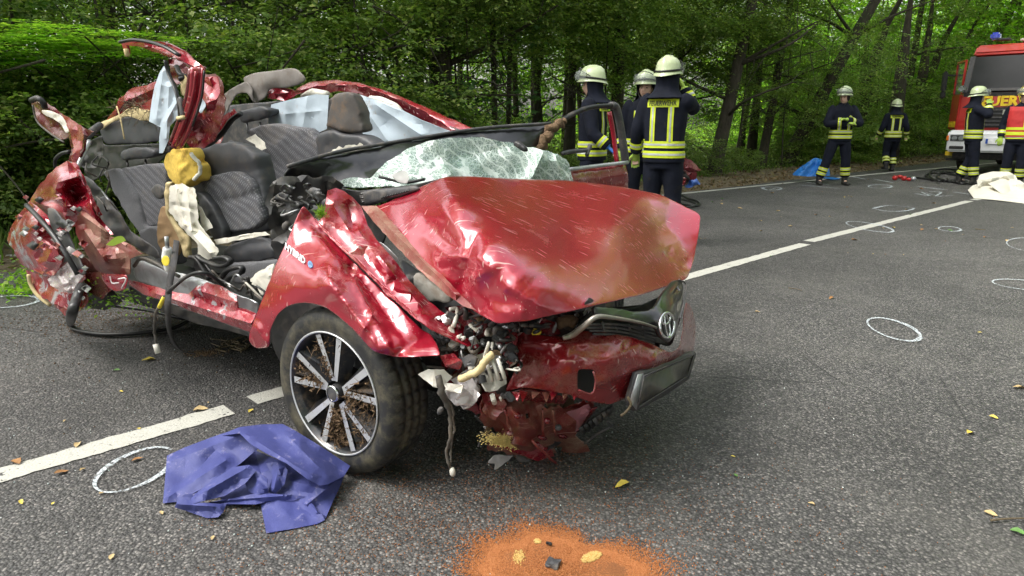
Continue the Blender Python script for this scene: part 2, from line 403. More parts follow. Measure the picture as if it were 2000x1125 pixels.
def asphalt():
    t = NT('asphalt')
    v = t.co(); st_ = t.vor(105, 'F1', 'Color', v); ds = t.vor(105, 'F1', 'Distance', v); sep = t.n('SeparateColor'); t.l(st_, sep.inputs[0])
    tone = t.ramp(sep.outputs[0], [(0, (.052, .05, .049)), (.5, (.092, .088, .085)), (.85, (.15, .142, .135)), (1, (.26, .24, .225))])
    gap = t.ramp(ds, [(.35, 0.0), (.62, 1.0)]); c = t.mix(t.math('MULTIPLY', gap, .68), tone, (.016, .016, .017))
    big = t.noise(.55, 5, .6); c = t.mix(1.0, c, t.ramp(big, [(.3, .72), (.7, 1.25)]), 'MULTIPLY')
    mid = t.noise(3.5, 6, .65); c = t.mix(1.0, c, t.ramp(mid, [(.3, .85), (.7, 1.15)]), 'MULTIPLY')
    tan = t.ramp(t.noise(1.1, 7, .7, t.co((1, 1, 1), (0, 0, 1))), [(.5, 0.0), (.74, .45)]); c = t.mix(tan, c, (.14, .132, .12))
    trk = t.n('TexWave', wave_type='BANDS', bands_direction='Y'); trk.inputs['Scale'].default_value = .085; trk.inputs['Distortion'].default_value = .6; t.l(t.co((1, 1, 1), (0, 0, -.733)), trk.inputs[0]); c = t.mix(1.0, c, t.ramp(trk.outputs['Fac'], [(0, .88), (1, 1.12)]), 'MULTIPLY')
    ck = t.ramp(t.vor(.8, 'DISTANCE_TO_EDGE', vec=t.co((1, 1, 1), (0, 0, .4))), [(0, 1.0), (.006, 0.0)]); ckk = t.ramp(t.noise(.7, 2), [(.55, 0.0), (.62, .8)]); c = t.mix(t.math('MULTIPLY', ck, ckk), c, (.02, .02, .02))
    sp = t.ramp(t.vor(31, 'F1', 'Distance', t.co((1, 1, 1), (0, 0, .7))), [(.05, 1.0), (.09, 0.0)]); kp = t.ramp(t.noise(8, 2), [(.52, 0.0), (.6, 1.0)])
    c = t.mix(t.math('MULTIPLY', sp, kp), c, (.3, .27, .23))
    t.set(Base_Color=c, Roughness=t.ramp(sep.outputs[1], [(0, .5), (1, .85)]))
    h = t.math('SUBTRACT', t.math('MULTIPLY', sep.outputs[2], .5), t.math('MULTIPLY', ds, 1.6)); t.bump(h, .75, .004); return t.m
ASPHALT = asphalt()
def roadpaint(name, col=(.5, .49, .44), worn=.42):
    t = NT(name); c = t.mix(t.noise(30, 6, .7), tuple(x*.8 for x in col), col)
    ds = t.vor(105, 'F1'); k = t.math('ADD', t.math('MULTIPLY', t.noise(14, 6, .75), .75), t.math('MULTIPLY', ds, .38)); w = t.ramp(k, [(worn+.2, 0.0), (worn+.27, 1.0)])
    c = t.mix(w, c, (.06, .058, .057)); t.set(Base_Color=c, Roughness=.75)
    t.bump(t.math('SUBTRACT', 1.0, ds), .5, .003); return t.m
LINEPAINT = roadpaint('road_line_paint', worn=.5)
def spray():
    """sprayed marking chalk: thins out between the stones"""
    t = NT('marking_spray'); ds = t.vor(105, 'F1'); k = t.math('ADD', t.math('MULTIPLY', t.noise(45, 5, .8), .8), t.math('MULTIPLY', ds, .28))
    a = t.ramp(k, [(.46, .85), (.68, 0.0)]); t.set(Base_Color=(.62, .68, .72), Roughness=.85, Alpha=a); return t.m
SPRAY = spray()
def leafmat(name, cols, trans=.35, rough=.45):
    t = NT(name); g = t.n('NewGeometry'); c = t.ramp(g.outputs['Random Per Island'], [(i/(len(cols)-1), k) for i, k in enumerate(cols)])
    oi = t.n('ObjectInfo'); v = t.ramp(oi.outputs['Random'], [(0, .75), (1, 1.3)]); c = t.mix(1.0, c, v, 'MULTIPLY')
    t.set(Base_Color=c, Roughness=rough); t.b.inputs['Specular IOR Level'].default_value = .35
    tr = t.n('BsdfTranslucent'); cc = t.mix(1.0, c, (1.6, 1.9, .7), 'MULTIPLY'); t.l(cc, tr.inputs[0])
    mx = t.n('MixShader'); mx.inputs[0].default_value = trans; t.l(t.b.outputs[0], mx.inputs[1]); t.l(tr.outputs[0], mx.inputs[2])
    out = t.t.nodes['Material Output']; t.l(mx.outputs[0], out.inputs[0]); return t.m
LEAF = leafmat('hornbeam_leaves', [(.07, .12, .03), (.115, .185, .045), (.165, .25, .06), (.23, .31, .08), (.3, .33, .1)])
LEAF_LIGHT = leafmat('light_leaves', [(.09, .19, .02), (.15, .28, .03), (.2, .34, .05), (.3, .38, .07)], .55)  # paler greens: the brightness of sunlit foliage is put into the colour
LEAF_MAPLE = leafmat('maple_leaves', [(.05, .12, .035), (.08, .17, .05), (.11, .21, .07)], .4)
LEAF_DARK = leafmat('shade_toned_leaves', [(.03, .075, .014), (.055, .12, .022), (.08, .16, .03), (.13, .16, .045)], .3)  # darker greens: the shade inside the wood is put into the leaf colour
GRASSM = leafmat('verge_grass', [(.06, .12, .02), (.1, .17, .03), (.16, .2, .06)], .4)
LITTER = leafmat('leaf_litter', [(.1, .06, .03), (.17, .11, .055), (.24, .17, .09), (.12, .11, .04)], .1, .8)
def bark():
    t = NT('bark'); v = t.co((1, 1, .25)); n = t.noise(18, 8, .75, v); c = t.ramp(n, [(.3, (.022, .018, .013)), (.6, (.075, .062, .045)), (.8, (.12, .115, .075))])
    mo = t.ramp(t.noise(2.5, 4), [(.5, 0.0), (.7, .6)]); c = t.mix(mo, c, (.04, .055, .02)); t.set(Base_Color=c, Roughness=.95); t.bump(n, .9, .03); return t.m
BARK = bark()
FLOOR = basic('forest_floor', (.05, .045, .025), .95, var=.6, scale=5, bump=1, bscale=12, bd=.05, dirt=.6, dcol=(.035, .06, .015))
SOIL = basic('verge_soil', (.17, .13, .08), .95, var=.45, scale=9, bump=1, bscale=40, bd=.02, dirt=.3, dcol=(.07, .08, .03))
# ---------------------------------------------------------------- ground, road, markings
RD = np.array([.743, .669]); RN = np.array([-.669, .743])            # along the road, towards the wood
def RP(s, n, z=0): q = RD*s+RN*n; return np.array([q[0], q[1], z])
def strip(name, n0, n1, z, mat, s0=-60, s1=90, step=1.0, edge=0, ns=4, bumpz=0, bank=0):
    vs, fs = [], []; m = int((s1-s0)/step)+1
    for i in range(m):
        s = s0+i*step
        for j in range(ns+1):
            n = n0+(n1-n0)*j/ns
            if edge and j in (0, ns): n += rng.uniform(-edge, edge)
            vs.append(RP(s, n, z+bank*j/ns+(rng.uniform(-bumpz, bumpz) if 0 < j < ns else 0)))
    for i in range(m-1):
        for j in range(ns): a = i*(ns+1)+j; fs.append((a, a+ns+1, a+ns+2, a+1)[::-1])
    o = link(name, mesh(vs, fs), mat); 
    if o.data.polygons[0].normal.z < 0: o.data.flip_normals()
    return tag(o, kind='structure')
# ground: one sheet to the horizon, the wood's floor falling away beyond the verge
def ground():
    a = np.concatenate([-np.geomspace(250, 22, 14), np.arange(-20, 45, 1.0), np.geomspace(46, 260, 14)]); b = np.concatenate([-np.geomspace(250, 12, 12), np.arange(-10, 34, 1.0), np.geomspace(35, 260, 14)])
    vs, fs = [], []
    for s in a:
        for n in b:
            z = -.03
            if n > 8.2: z = -.03+min(1, (n-8.2)/3)*(.12*math.sin(s*.9)+.1*math.sin(n*1.3+s*.4)-.15)-max(0, n-12)*.03+rng.uniform(-.04, .04)
            if n < -2: z = -.03+rng.uniform(-.1, .05)
            vs.append(RP(s, n, z))
    m = len(b)
    for i in range(len(a)-1):
        for j in range(m-1): fs.append((i*m+j, (i+1)*m+j, (i+1)*m+j+1, i*m+j+1))
    o = link('ground', mesh(vs, fs), FLOOR, world=True); tag(o, kind='structure'); return o
ground()
strip('road', -1.0, 7.05, 0, ASPHALT, edge=.05, ns=1, step=.5)
strip('verge', 7.0, 8.9, -.008, SOIL, edge=.12, ns=7, bumpz=.025, step=.3, bank=.04, s0=-20, s1=60)
def road_line(name, p0, p1, w, mat=LINEPAINT, z=.004, seg=.25, curve=0):
    a, b = np.array(p0[:2]), np.array(p1[:2]); L = np.linalg.norm(b-a); d = (b-a)/L; q = np.array([-d[1], d[0]]); n = max(2, int(L/seg)); vs, fs = [], []
    for i in range(n+1):
        t = i/n; c = a+d*L*t+q*curve*4*t*(1-t)
        for sgn in (-1, 1):
            e = c+q*sgn*(w/2+rng.normal(0, .0035)); vs.append((e[0], e[1], z))
    for i in range(n): fs.append((2*i, 2*i+2, 2*i+3, 2*i+1))
    o = link(name, mesh(vs, fs), mat)
    if o.data.polygons[0].normal.z < 0: o.data.flip_normals()
    return tag(o, kind='structure')
G = lambda x, y: P(x, y, 'z', 0)[:2]
road_line('road_marking', G(-220, 993), G(448, 801), .125, seg=.03); road_line('road_marking', G(492, 783), G(600, 752), .125, seg=.03)
road_line('road_marking', G(1290, 556), G(1572, 477), .12, seg=.06); road_line('road_marking', G(1580, 472), G(1893, 393), .12, seg=.08)
road_line('road_marking', G(1902, 391), G(1990, 372), .12)
road_line('road_edge_line', G(-900, 585), G(1345, 377), .12, seg=.3); road_line('road_edge_line', G(1345, 377), G(1700, 341), .12, seg=.3); road_line('road_edge_line', G(1700, 341), G(2100, 304), .12, seg=.5)
def chalk(pts, w, label, closed=True, z=.008):
    """a sprayed line on the asphalt through points seen at pixels"""
    pw = [P(x, y, 'z', z) for x, y in pts]
    if closed: pw = pw+[pw[0]]
    path = catmull(pw, 8 if len(pw) < 12 else 3); n = len(path); vs, fs = [], []
    for i, p in enumerate(path):
        d = path[min(i+1, n-1)]-path[max(i-1, 0)]; d = d/(np.linalg.norm(d)+1e-9); q = np.array([-d[1], d[0], 0]); e = w*.72*(.5+.25*math.sin(i*.21+1))
        vs += [p-q*e, p+q*e]
    for i in range(n-1): fs.append((2*i, 2*i+2, 2*i+3, 2*i+1))
    me = mesh(vs, fs)
    if me.polygons[0].normal.z < 0: me.flip_normals()
    o = link('chalk_mark', me, SPRAY); tag(o, label, 'chalk mark', 'sprayed evidence marks on the road'); return o
def ell(cx, cy, rx, ry, rot=0, k=14, a0=0, a1=360):
    c, s = math.cos(R(rot)), math.sin(R(rot)); out = []
    for i in range(k):
        t = R(a0+(a1-a0)*i/(k if a1-a0 == 360 else k-1)); x, y = rx*math.cos(t), ry*math.sin(t); out.append((cx+x*c-y*s, cy+x*s+y*c))
    return out
chalk(ell(1746, 643, 54, 17, 17), .028, 'bold white sprayed oval, largest on the open asphalt right of the wreck')
chalk(ell(2000, 556, 62, 9, 6), .03, 'white sprayed oval cut by the right edge of the photo, below the other cut one')
chalk(ell(2016, 478, 50, 13, 5), .025, 'thin white sprayed oval cut by the right edge of the photo, nearer the white tarpaulin')
chalk(ell(1855, 447, 22, 4.5, 4), .03, 'small flat white sprayed oval beyond the centre line on the near lane')
chalk([(1705, 407), (1730, 402), (1765, 403), (1785, 407), (1765, 412), (1730, 412)], .04, 'flat white sprayed lens shape on the far lane beside the centre line')
chalk(ell(1699, 443, 47, 7, 10), .035, 'white sprayed oval that the dashed centre line crosses')
chalk(ell(1719, 364, 23, 3.4, 0), .05, 'small white sprayed oval in front of the firefighter walking away')
chalk(ell(1507, 368, 19, 3.2, 0), .05, 'small white sprayed oval near the edge line left of the standing firefighter')
chalk([(1487, 366), (1500, 371), (1515, 367)], .04, 'short white sprayed hook inside the small oval at the edge line', closed=False)
chalk(ell(263, 917, 84, 32, -23, 16, 25, 345), .022, 'white sprayed loop beside the purple sheet, near the dashed line', closed=False)
chalk(ell(14, 589, 62, 11, -4), .03, 'white sprayed loop on the asphalt at the rear end of the wreck')
for k, (pts, lb) in enumerate([([(1568, 355), (1620, 361)], 'white sprayed dash just behind the feet of the arms-crossed firefighter'), ([(1560, 361), (1640, 368)], 'long white sprayed dash under the feet of the arms-crossed firefighter'),
        ([(1665, 345), (1690, 350)], 'short white sprayed dash left of the walking firefighter'), ([(1708, 350), (1745, 357)], 'white sprayed dash under the walking firefighter'),
        ([(1792, 364), (1850, 371)], 'long thin white sprayed dash in front of the hoses'), ([(1862, 375), (1900, 380)], 'thin white sprayed dash left of the white tarpaulin'),
        ([(1788, 378), (1815, 382), (1800, 375), (1838, 384)], 'white sprayed scribble of sign-like strokes left of the tarpaulin'), ([(1815, 374), (1838, 376), (1828, 383), (1862, 381)], 'white sprayed zigzag right of the scribble near the tarpaulin')]):
    chalk(pts, .045, lb, closed=False)
# ---------------------------------------------------------------- foliage
def leafquads(c, ax, nr, L, Wd, fold=.12):
    c, ax, nr = map(np.asarray, (c, ax, nr)); ax = ax/np.linalg.norm(ax, axis=1)[:, None]
    sd_ = np.cross(ax, nr); sd_ /= np.linalg.norm(sd_, axis=1)[:, None]+1e-9; up = np.cross(sd_, ax)
    L = np.broadcast_to(L, len(c))[:, None]; Wd = np.broadcast_to(Wd, len(c))[:, None]
    v = np.stack([c, c+ax*L*.45-sd_*Wd/2+up*L*fold, c+ax*L, c+ax*L*.45+sd_*Wd/2+up*L*fold], 1)
    return v.reshape(-1, 3)
def quadmesh(v, name='leaves'):
    n = len(v)//4; me = bpy.data.meshes.new(name)
    me.vertices.add(n*4); me.vertices.foreach_set('co', np.asarray(v, 'f').ravel())
    me.loops.add(n*4); me.loops.foreach_set('vertex_index', np.arange(n*4, dtype='i'))
    me.polygons.add(n); me.polygons.foreach_set('loop_start', np.arange(n, dtype='i')*4)
    me.update(calc_edges=True); return me
def sprays(o, d, K=15, ls=.55, L=.07, rg=rng):
    """leafy twigs: origin o, direction d -> leaf quads held in flat layers"""
    n = len(o); d = d/np.linalg.norm(d, axis=1)[:, None]; up = np.array([0, 0, 1.])+rg.normal(0, .28, (n, 3)); s = np.cross(d, up); s /= np.linalg.norm(s, axis=1)[:, None]; up = np.cross(s, d)
    t = (np.arange(K)+.5)/K; side = np.where(np.arange(K) % 2, 1, -1)
    ln = ls*rg.uniform(.6, 1.3, n)
    c = o[:, None]+d[:, None]*(t[None, :, None]*ln[:, None, None])+s[:, None]*(side*.03)[None, :, None]
    c[..., 2] -= (t[None]**2)*ln[:, None]*.22
    c += rg.normal(0, .022, c.shape)
    ax = d[:, None]*.6+s[:, None]*side[None, :, None]*.9+rg.normal(0, .3, c.shape); ax[..., 2] -= .18
    nr = up[:, None]+rg.normal(0, .35, c.shape)
    Ls = L*rg.uniform(.6, 1.25, n*K)
    return leafquads(c.reshape(-1, 3), ax.reshape(-1, 3), nr.reshape(-1, 3), Ls, Ls*.62)
def crown_cloud(n, size, L=.07, K=15, ls=.55, layers=0, lo=0, hollow=.35, clump=14):
    """twigs gathered in uneven clumps and layers inside an ellipsoid-like volume, z from 0"""
    cl = rng.uniform(-1, 1, (clump*4, 3)); cl = cl[(np.linalg.norm(cl, axis=1) < 1)][:clump*3]
    k = rng.integers(0, len(cl), n); p = cl[k]+rng.normal(0, [.2, .2, .07], (n, 3))
    r = np.linalg.norm(p[:, :2], axis=1); d = np.c_[p[:, :2]/(r[:, None]+.1)+rng.normal(0, .5, (n, 2)), rng.normal(-.05, .2, n)]
    p = p*np.array(size)/2; p[:, 2] += size[2]/2
    return sprays(p, d, K, ls, L)
CROWNS = [quadmesh(crown_cloud(680, (4.2, 4.2, 4.4), .09), 'crown') for _ in range(4)]
for m in CROWNS: m.materials.append(LEAF)
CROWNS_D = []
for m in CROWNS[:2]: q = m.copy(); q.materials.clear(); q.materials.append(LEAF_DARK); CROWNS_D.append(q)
CROWNS_L = []
for m in CROWNS[2:]: q = m.copy(); q.materials.clear(); q.materials.append(LEAF_LIGHT); CROWNS_L.append(q)
BUSH = [quadmesh(crown_cloud(230, (2.2, 2.0, 1.9), .085, clump=9, ls=.4), 'bush') for _ in range(3)]
for m in BUSH: m.materials.append(LEAF)
BUSH_L = []
for m in BUSH: q = m.copy(); q.materials.clear(); q.materials.append(LEAF_LIGHT); BUSH_L.append(q)
TOPS = [quadmesh(crown_cloud(330, (6, 6, 8), .2, K=12, ls=1.0, clump=12), 'tree_top') for _ in range(2)]
for m in TOPS: m.materials.append(LEAF)
TOPS_L = []
for m in TOPS: q = m.copy(); q.materials.clear(); q.materials.append(LEAF_LIGHT); TOPS_L.append(q)
def at_road(px, n, y=235):
    """the spot seen in the column px that lies n metres across the road"""
    r = ray(px, y); t = n/(r[0]*RN[0]+r[1]*RN[1]); return np.array([r[0]*t, r[1]*t])
def stem(vs, fs, p0, p1, r0, r1, bend=.15, seg=8, n=6):
    m = (p0+p1)/2+rng.normal(0, bend, 3)*np.array([1, 1, .2]); path = catmull([p0, m, p1], n); sweep(vs, fs, path, list(np.linspace(r0, r1, len(path))), seg)
    return path
def tree(px0, px1, n, dia, label, crowns=(), low=None, h=11, limbs=5, group='trees along the edge of the wood', branch_z=(1.8, 6)):
    """px0: column where the trunk meets the ground, px1: column where it leaves the top of the frame"""
    b = at_road(px0, n); dist = math.hypot(*b); q = at_road(px1, n)
    ztop = EYE+235/1330*b[1]; lean = (q-b)/max(ztop, 1)
    root = empty('tree', (b[0], b[1], -.25), 0, label, 'tree', group)
    vs, fs = [], []; top = np.array([b[0]+lean[0]*h, b[1]+lean[1]*h*.3, h]); base = np.array([b[0], b[1], -.25])
    path = catmull([base, base*.62+top*.38+rng.normal(0, .12, 3)*[1, 1, 0], top], 10)
    rr = np.linspace(dia/2, dia*.16, len(path)); rr[0] *= 1.5; rr[1] *= 1.12
    sweep(vs, fs, path, list(rr), 12); link('trunk', mesh(vs, fs), BARK, root)
    for k in range(limbs):
        z = rng.uniform(*branch_z); t = z/h; i = int(t*(len(path)-1)); p = path[i]; a = rng.uniform(0, 2*math.pi); L = rng.uniform(1.2, 2.6)
        e = p+np.array([math.cos(a)*L, math.sin(a)*L, rng.uniform(.2, 1.2)]); vs, fs = [], []
        pt_ = stem(vs, fs, p, e, dia*.14, .012, .2, 6)
        for _ in range(3):
            j = rng.integers(3, len(pt_)); e2 = pt_[j]+rng.normal(0, .6, 3); stem(vs, fs, pt_[j], e2, .012, .004, .08, 4, 3)
        link('limb', mesh(vs, fs), BARK, root)
    for (me, dz, dx, dy, sc) in crowns:
        o = bpy.data.objects.new('crown', me); C.objects.link(o); o.parent = root; o.location = (dx, dy, dz); o.rotation_euler = (0, 0, rng.uniform(0, 6.28)); o.scale = (sc, sc, sc*.9)
    return root
def pick(L): return L[int(rng.integers(0, len(L)))]
TG = 'trees along the edge of the wood'
main = [ # base column, top column, metres across the road, diameter, label
 (862, 880, 9.6, .42, 'thick dark trunk wrapped in leafy shoots behind the middle of the wreck'),
 (968, 962, 10.5, .14, 'slender dark stem left of the paired stems, above the black panel'),
 (990, 1004, 11.2, .13, 'thin stem forking outward, right of the thick leafy trunk'),
 (1030, 1036, 12, .12, 'thin stem left of the firefighter with the blue glove'),
 (1202, 1190, 10.2, .33, 'straight dark trunk rising between the first two firefighters'),
 (1262, 1285, 11.5, .30, 'pale-sided trunk leaning right above the helmets of the close pair'),
 (1322, 1338, 11, .2, 'dark trunk just right of the helmet of the firefighter seen from behind'),
 (1398, 1440, 9.3, .36, 'trunk with a light split base leaning right, beside the road right of the close pair'),
 (1492, 1512, 9.6, .27, 'dark trunk standing behind the blue sheet, left one of two'),
 (1532, 1640, 9.4, .42, 'thick trunk leaning strongly right behind the blue sheet'),
 (1445, 1470, 13, .24, 'dark trunk deeper in the wood between the split-based and the leaning trunk'),
 (1760, 1765, 9.4, .3, 'dark trunk above the firefighter walking away'),
 (1868, 1915, 9.2, .5, 'thick dark trunk above the mirror of the fire engine'),
 (1895, 1985, 9.0, .42, 'dark trunk slanting right above the roof of the fire engine'),
 (240, 236, 10.4, .22, 'dark trunk in shade behind the raised roof pillar of the wreck'),
 (505, 500, 11, .25, 'dark trunk in shade above the grey trim of the wreck'),
 (560, 575, 12.5, .3, 'dark trunk deeper in the wood right of the grey trim'),
 (690, 680, 12, .28, 'dark trunk behind the arched roof rail of the wreck'),
]
for px0, px1, n, dia, lb in main:
    cr = []
    for k in range(2):
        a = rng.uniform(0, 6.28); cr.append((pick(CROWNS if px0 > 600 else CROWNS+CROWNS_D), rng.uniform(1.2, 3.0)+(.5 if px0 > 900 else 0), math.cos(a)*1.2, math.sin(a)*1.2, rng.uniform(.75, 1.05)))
    cr.append((pick(TOPS), 6.0, 0, 0, rng.uniform(.8, 1.0)))
    tree(px0, px1, n, dia, lb, cr)
for k in range(26):                                                         # slim stems deeper in
    px = rng.uniform(-150, 2000); n = rng.uniform(12, 19)
    tree(px, px+rng.uniform(-25, 25), n, rng.uniform(.1, .26), 'slim dark trunk among many deeper inside the wood', [(pick(CROWNS_D+CROWNS_L+CROWNS), rng.uniform(2.2, 4.2), 0, 0, rng.uniform(.7, 1.1))], limbs=3, group='slim trunks deeper in the wood')
for k in range(30):                                                         # the curtain of low boughs at the edge: young trees
    px = -260+k*80+rng.uniform(-25, 25); n = rng.uniform(8.9, 10.6)
    if px > 1960 or (930 < px < 1540 and k % 3): continue
    lowz = rng.uniform(-.2, .5) if px < 830 else rng.uniform(1.2, 2.4)
    if px > 1560: lowz = rng.uniform(-.3, .6)
    tree(px, px+rng.uniform(-12, 12), n, .06, 'young leafy tree in the row at the edge of the wood', [(pick(CROWNS), lowz, 0, 0, rng.uniform(.6, .85))], h=4.5, limbs=3, group='young trees at the edge of the wood', branch_z=(.6, 3))
def shrub(x, y, z, me, sc, label, group):
    r = empty('shrub', (x, y, z), rng.uniform(0, 6.28), label, 'shrub', group)
    o = bpy.data.objects.new('foliage', me); C.objects.link(o); o.parent = r; o.scale = (sc, sc, sc*rng.uniform(.8, 1.1))
    vs, fs = [], []
    for _ in range(4):
        e = rng.normal(0, .35, 3); e[2] = rng.uniform(.7, 1.3); stem(vs, fs, np.zeros(3), e*sc, .014, .004, .06, 5, 4)
    link('stem', mesh(vs, fs), BARK, r, world=False); return r
for k in range(34):
    px = -250+k*66+rng.uniform(-20, 20); n = rng.uniform(8.7, 9.5); b = at_road(min(px, 1900), n)
    sc = rng.uniform(.6, .95) if px < 900 else rng.uniform(.35, .65)
    if px > 1600: sc = rng.uniform(.8, 1.1)
    shrub(b[0], b[1], -.1, pick(BUSH), sc, 'green bush in the undergrowth just behind the verge', 'bushes behind the verge')
for k in range(34):
    px = rng.uniform(-250, 1900); n = rng.uniform(11, 17); b = at_road(px, n)
    shrub(b[0], b[1], -.3, pick(BUSH_L+BUSH), rng.uniform(.7, 1.2), 'bush deeper inside the wood', 'bushes inside the wood')
# maple sapling with large leaves behind the wreck
def maple():
    b = at_road(905, 8.9); root = empty('sapling', (b[0], b[1], 0), 0, 'young maple with large pale green lobed leaves right of the arched roof rail', 'sapling')
    shp = [(0, 0), (.12, .06), (.42, .02), (.3, .26), (.5, .52), (.26, .5), (.14, .62), (0, 1), (-.14, .62), (-.26, .5), (-.5, .52), (-.3, .26), (-.42, .02), (-.12, .06)]
    vs, fs = [], []; sv, sf = [], []
    for k in range(26):
        px = rng.uniform(800, 1050); py = rng.uniform(60, 320); n = rng.uniform(8.4, 9.3); q = at_road(px, n); p = P(px, py, 'y', q[1]); 
        stem(sv, sf, np.array([b[0], b[1], .2+rng.uniform(0, 1)]), p, .01, .003, .1, 4, 4)
        for _ in range(9):
            c = p+rng.normal(0, [.2, .2, .12]); L = rng.uniform(.09, .17); a = rng.uniform(0, 6.28); ax = np.array([math.cos(a), math.sin(a)-.3, rng.uniform(-.9, 0)]); ax /= np.linalg.norm(ax)
            nr = np.array([rng.normal(0, .3), -.5+rng.normal(0, .3), .8]); s_ = np.cross(ax, nr); s_ /= np.linalg.norm(s_); u = np.cross(s_, ax); i0 = len(vs)
            for x, y in shp: vs.append(c+s_*x*L+ax*y*L-u*abs(x)*L*.25)
            fs.append(tuple(range(i0, i0+len(shp))))
    tag(link('leaves', mesh(vs, fs, False), LEAF_MAPLE, root), kind='stuff'); link('stem', mesh(sv, sf), BARK, root)
maple()
for k, (px, n, z, sc) in enumerate(((40, 8.3, 2.05, .55), (190, 8.2, 2.1, .5), (-80, 8.3, 1.9, .5))):   # low bough across the upper left, sunlight put into its leaf colour
    b = at_road(px, n); r = empty('bough', (b[0], b[1], z-.3), 0, ('sunlit yellow-green bough at the upper left corner', 'sunlit yellow-green bough above the upturned rear arm of the wreck', 'sunlit bough beyond the left edge of the photo')[k], 'bough')
    o = bpy.data.objects.new('foliage', BUSH_L[k]); C.objects.link(o); o.parent = r; o.scale = (sc*1.6, sc*1.2, sc*.28); o.location = (0, 0, .1)
    vs, fs = [], []; stem(vs, fs, np.array([-.2, 1.5, -.4]), np.array([.2, -.5, .3]), .02, .006, .1, 6); link('stem', mesh(vs, fs), BARK, r, world=False)
# undergrowth nobody could count, and the far side of the wood
def scatter_leaves(name, N, s0, s1, n0, n1, zf, L, mat, up=.9, clump=1.2, kind='stuff', lab=None, cat=None):
    s = rng.uniform(s0, s1, N); n = n0+(n1-n0)*rng.uniform(0, 1, N); p = s[:, None]*RD+n[:, None]*RN
    h = zf(s, n)*rng.uniform(0, 1, N); c = np.c_[p, h]; ax = rng.normal(0, 1, (N, 3))*[1, 1, .5]; nr = rng.normal(0, .5, (N, 3))+[0, 0, up]
    Ls = L*rng.uniform(.5, 1.3, N); o = link(name, quadmesh(leafquads(c, ax, nr, Ls, Ls*.6)), mat); tag(o, lab, cat, kind=kind); return o
scatter_leaves('undergrowth', 60000, -12, 30, 8.9, 16, lambda s, n: .12+.35*(np.sin(s*1.7+n)*np.sin(n*1.3-s*.6)*.5+.5)*np.minimum(1, (n-8.6)/1.2), .075, LEAF, lab='low green undergrowth on the floor of the wood', cat='undergrowth')
scatter_leaves('clearing', 45000, -25, 60, 16, 34, lambda s, n: .3+.7*(np.sin(s*.9+n*.3)*.5+.5), .17, LEAF_LIGHT, lab='bright green sunlit clearing seen between the trunks', cat='undergrowth')
def far_wood():
    out = []
    for k in range(46):
        s = -35+k*2.6+rng.uniform(-1, 1); n = rng.uniform(33, 38); c = RP(s, n, -1); out.append(crown_cloud(230, (6, 4, 12), .3, K=10, ls=1.2)+c)
    o = link('far_wood', quadmesh(np.concatenate(out)), LEAF_LIGHT); tag(o, 'far side of the wood glowing green behind the trunks', 'wood', kind='stuff')
far_wood()
scatter_leaves('leaf_litter', 11000, -12, 34, 7.0, 9.2, lambda s, n: .03+0*s, .08, LITTER, up=2, lab='dry brown leaves strewn over the verge', cat='leaf litter')
def grass(N, pts, L, label, mat=GRASSM, hz=.1):
    """blades within a patch given by ground corners"""
    pts = np.array(pts); lo, hi = pts.min(0), pts.max(0); q = rng.uniform(lo, hi, (N, 2)); q = q[inpoly(q[:, 0], q[:, 1], pts)]; m = len(q)
    ax = np.c_[rng.normal(0, .35, (m, 2)), np.ones(m)]; nr = np.c_[rng.normal(0, 1, (m, 2)), np.zeros(m)]; Ls = L*rng.uniform(.4, 1.3, m)
    o = link('verge_grass', quadmesh(leafquads(np.c_[q, np.zeros(m)], ax, nr, Ls, Ls*.09+.004)), mat); tag(o, label, 'grass', kind='stuff')
grass(9000, [RP(-8, 7.3)[:2], RP(5, 7.3)[:2], RP(5, 9.3)[:2], RP(-8, 9.3)[:2]], .3, 'long light green grass on the verge at the left behind the wreck')
grass(9000, [RP(5, 8.5)[:2], RP(32, 8.3)[:2], RP(32, 9.3)[:2], RP(5, 9.3)[:2]], .2, 'short grass along the foot of the wood')
# high unseen tops of the wood, added above the frame for the lighting, and the wood where the road bends away behind the fire engine
for k in range(14):
    s = -16+k*4.0+rng.uniform(-.8, .8); n = rng.uniform(10.5, 13.5); c = RP(s, n)
    r = empty('tree', (c[0], c[1], -.2), 0, 'tall tree of the wood, its unseen leafy top added above the frame', 'tree', 'tall trees of the wood')
    vs, fs = [], []; sweep(vs, fs, catmull([np.zeros(3), np.array([.1, .1, 5]), np.array([.2, .3, 13])], 5), [.17, .15, .12, .1, .06, .03], 8); link('trunk', mesh(vs, fs), BARK, r, world=False)
    for z, q in ((6.5, TOPS), (10, TOPS)):
        o = bpy.data.objects.new('crown', pick(q)); C.objects.link(o); o.parent = r; o.location = (0, 0, z); o.rotation_euler = (0, 0, rng.uniform(0, 6)); o.scale = (.85, .85, .8)
for k in range(22):                                          # crowns meeting over the road in the distance
    s = 24+(k//3)*4+rng.uniform(-1, 1); n = (-3, 2.5, 8)[k % 3]+rng.uniform(-1, 1); c = RP(s, n if n > 0 else n-2)
    r = empty('tree', (c[0], c[1], 0) if k % 3 != 1 else (*RP(s, 9.5)[:2], 0), 0, 'tall tree whose crown reaches over the road in the distance', 'tree', 'trees arching over the road in the distance')
    off = RP(s, n)-np.array([r.location.x, r.location.y, 0])
    vs, fs = [], []; sweep(vs, fs, catmull([np.zeros(3), off*.15+[0, 0, 5], off*.7+[0, 0, 9]], 5), [.25, .22, .2, .16, .1, .06], 8); link('trunk', mesh(vs, fs), BARK, r, world=False)
    o = bpy.data.objects.new('crown', TOPS_L[k % 2]); C.objects.link(o); o.parent = r; o.location = (off[0], off[1], 5.6+rng.uniform(0, 2)); o.rotation_euler = (0, 0, rng.uniform(0, 6)); o.scale = (1.05, 1.05, .9)
out = []
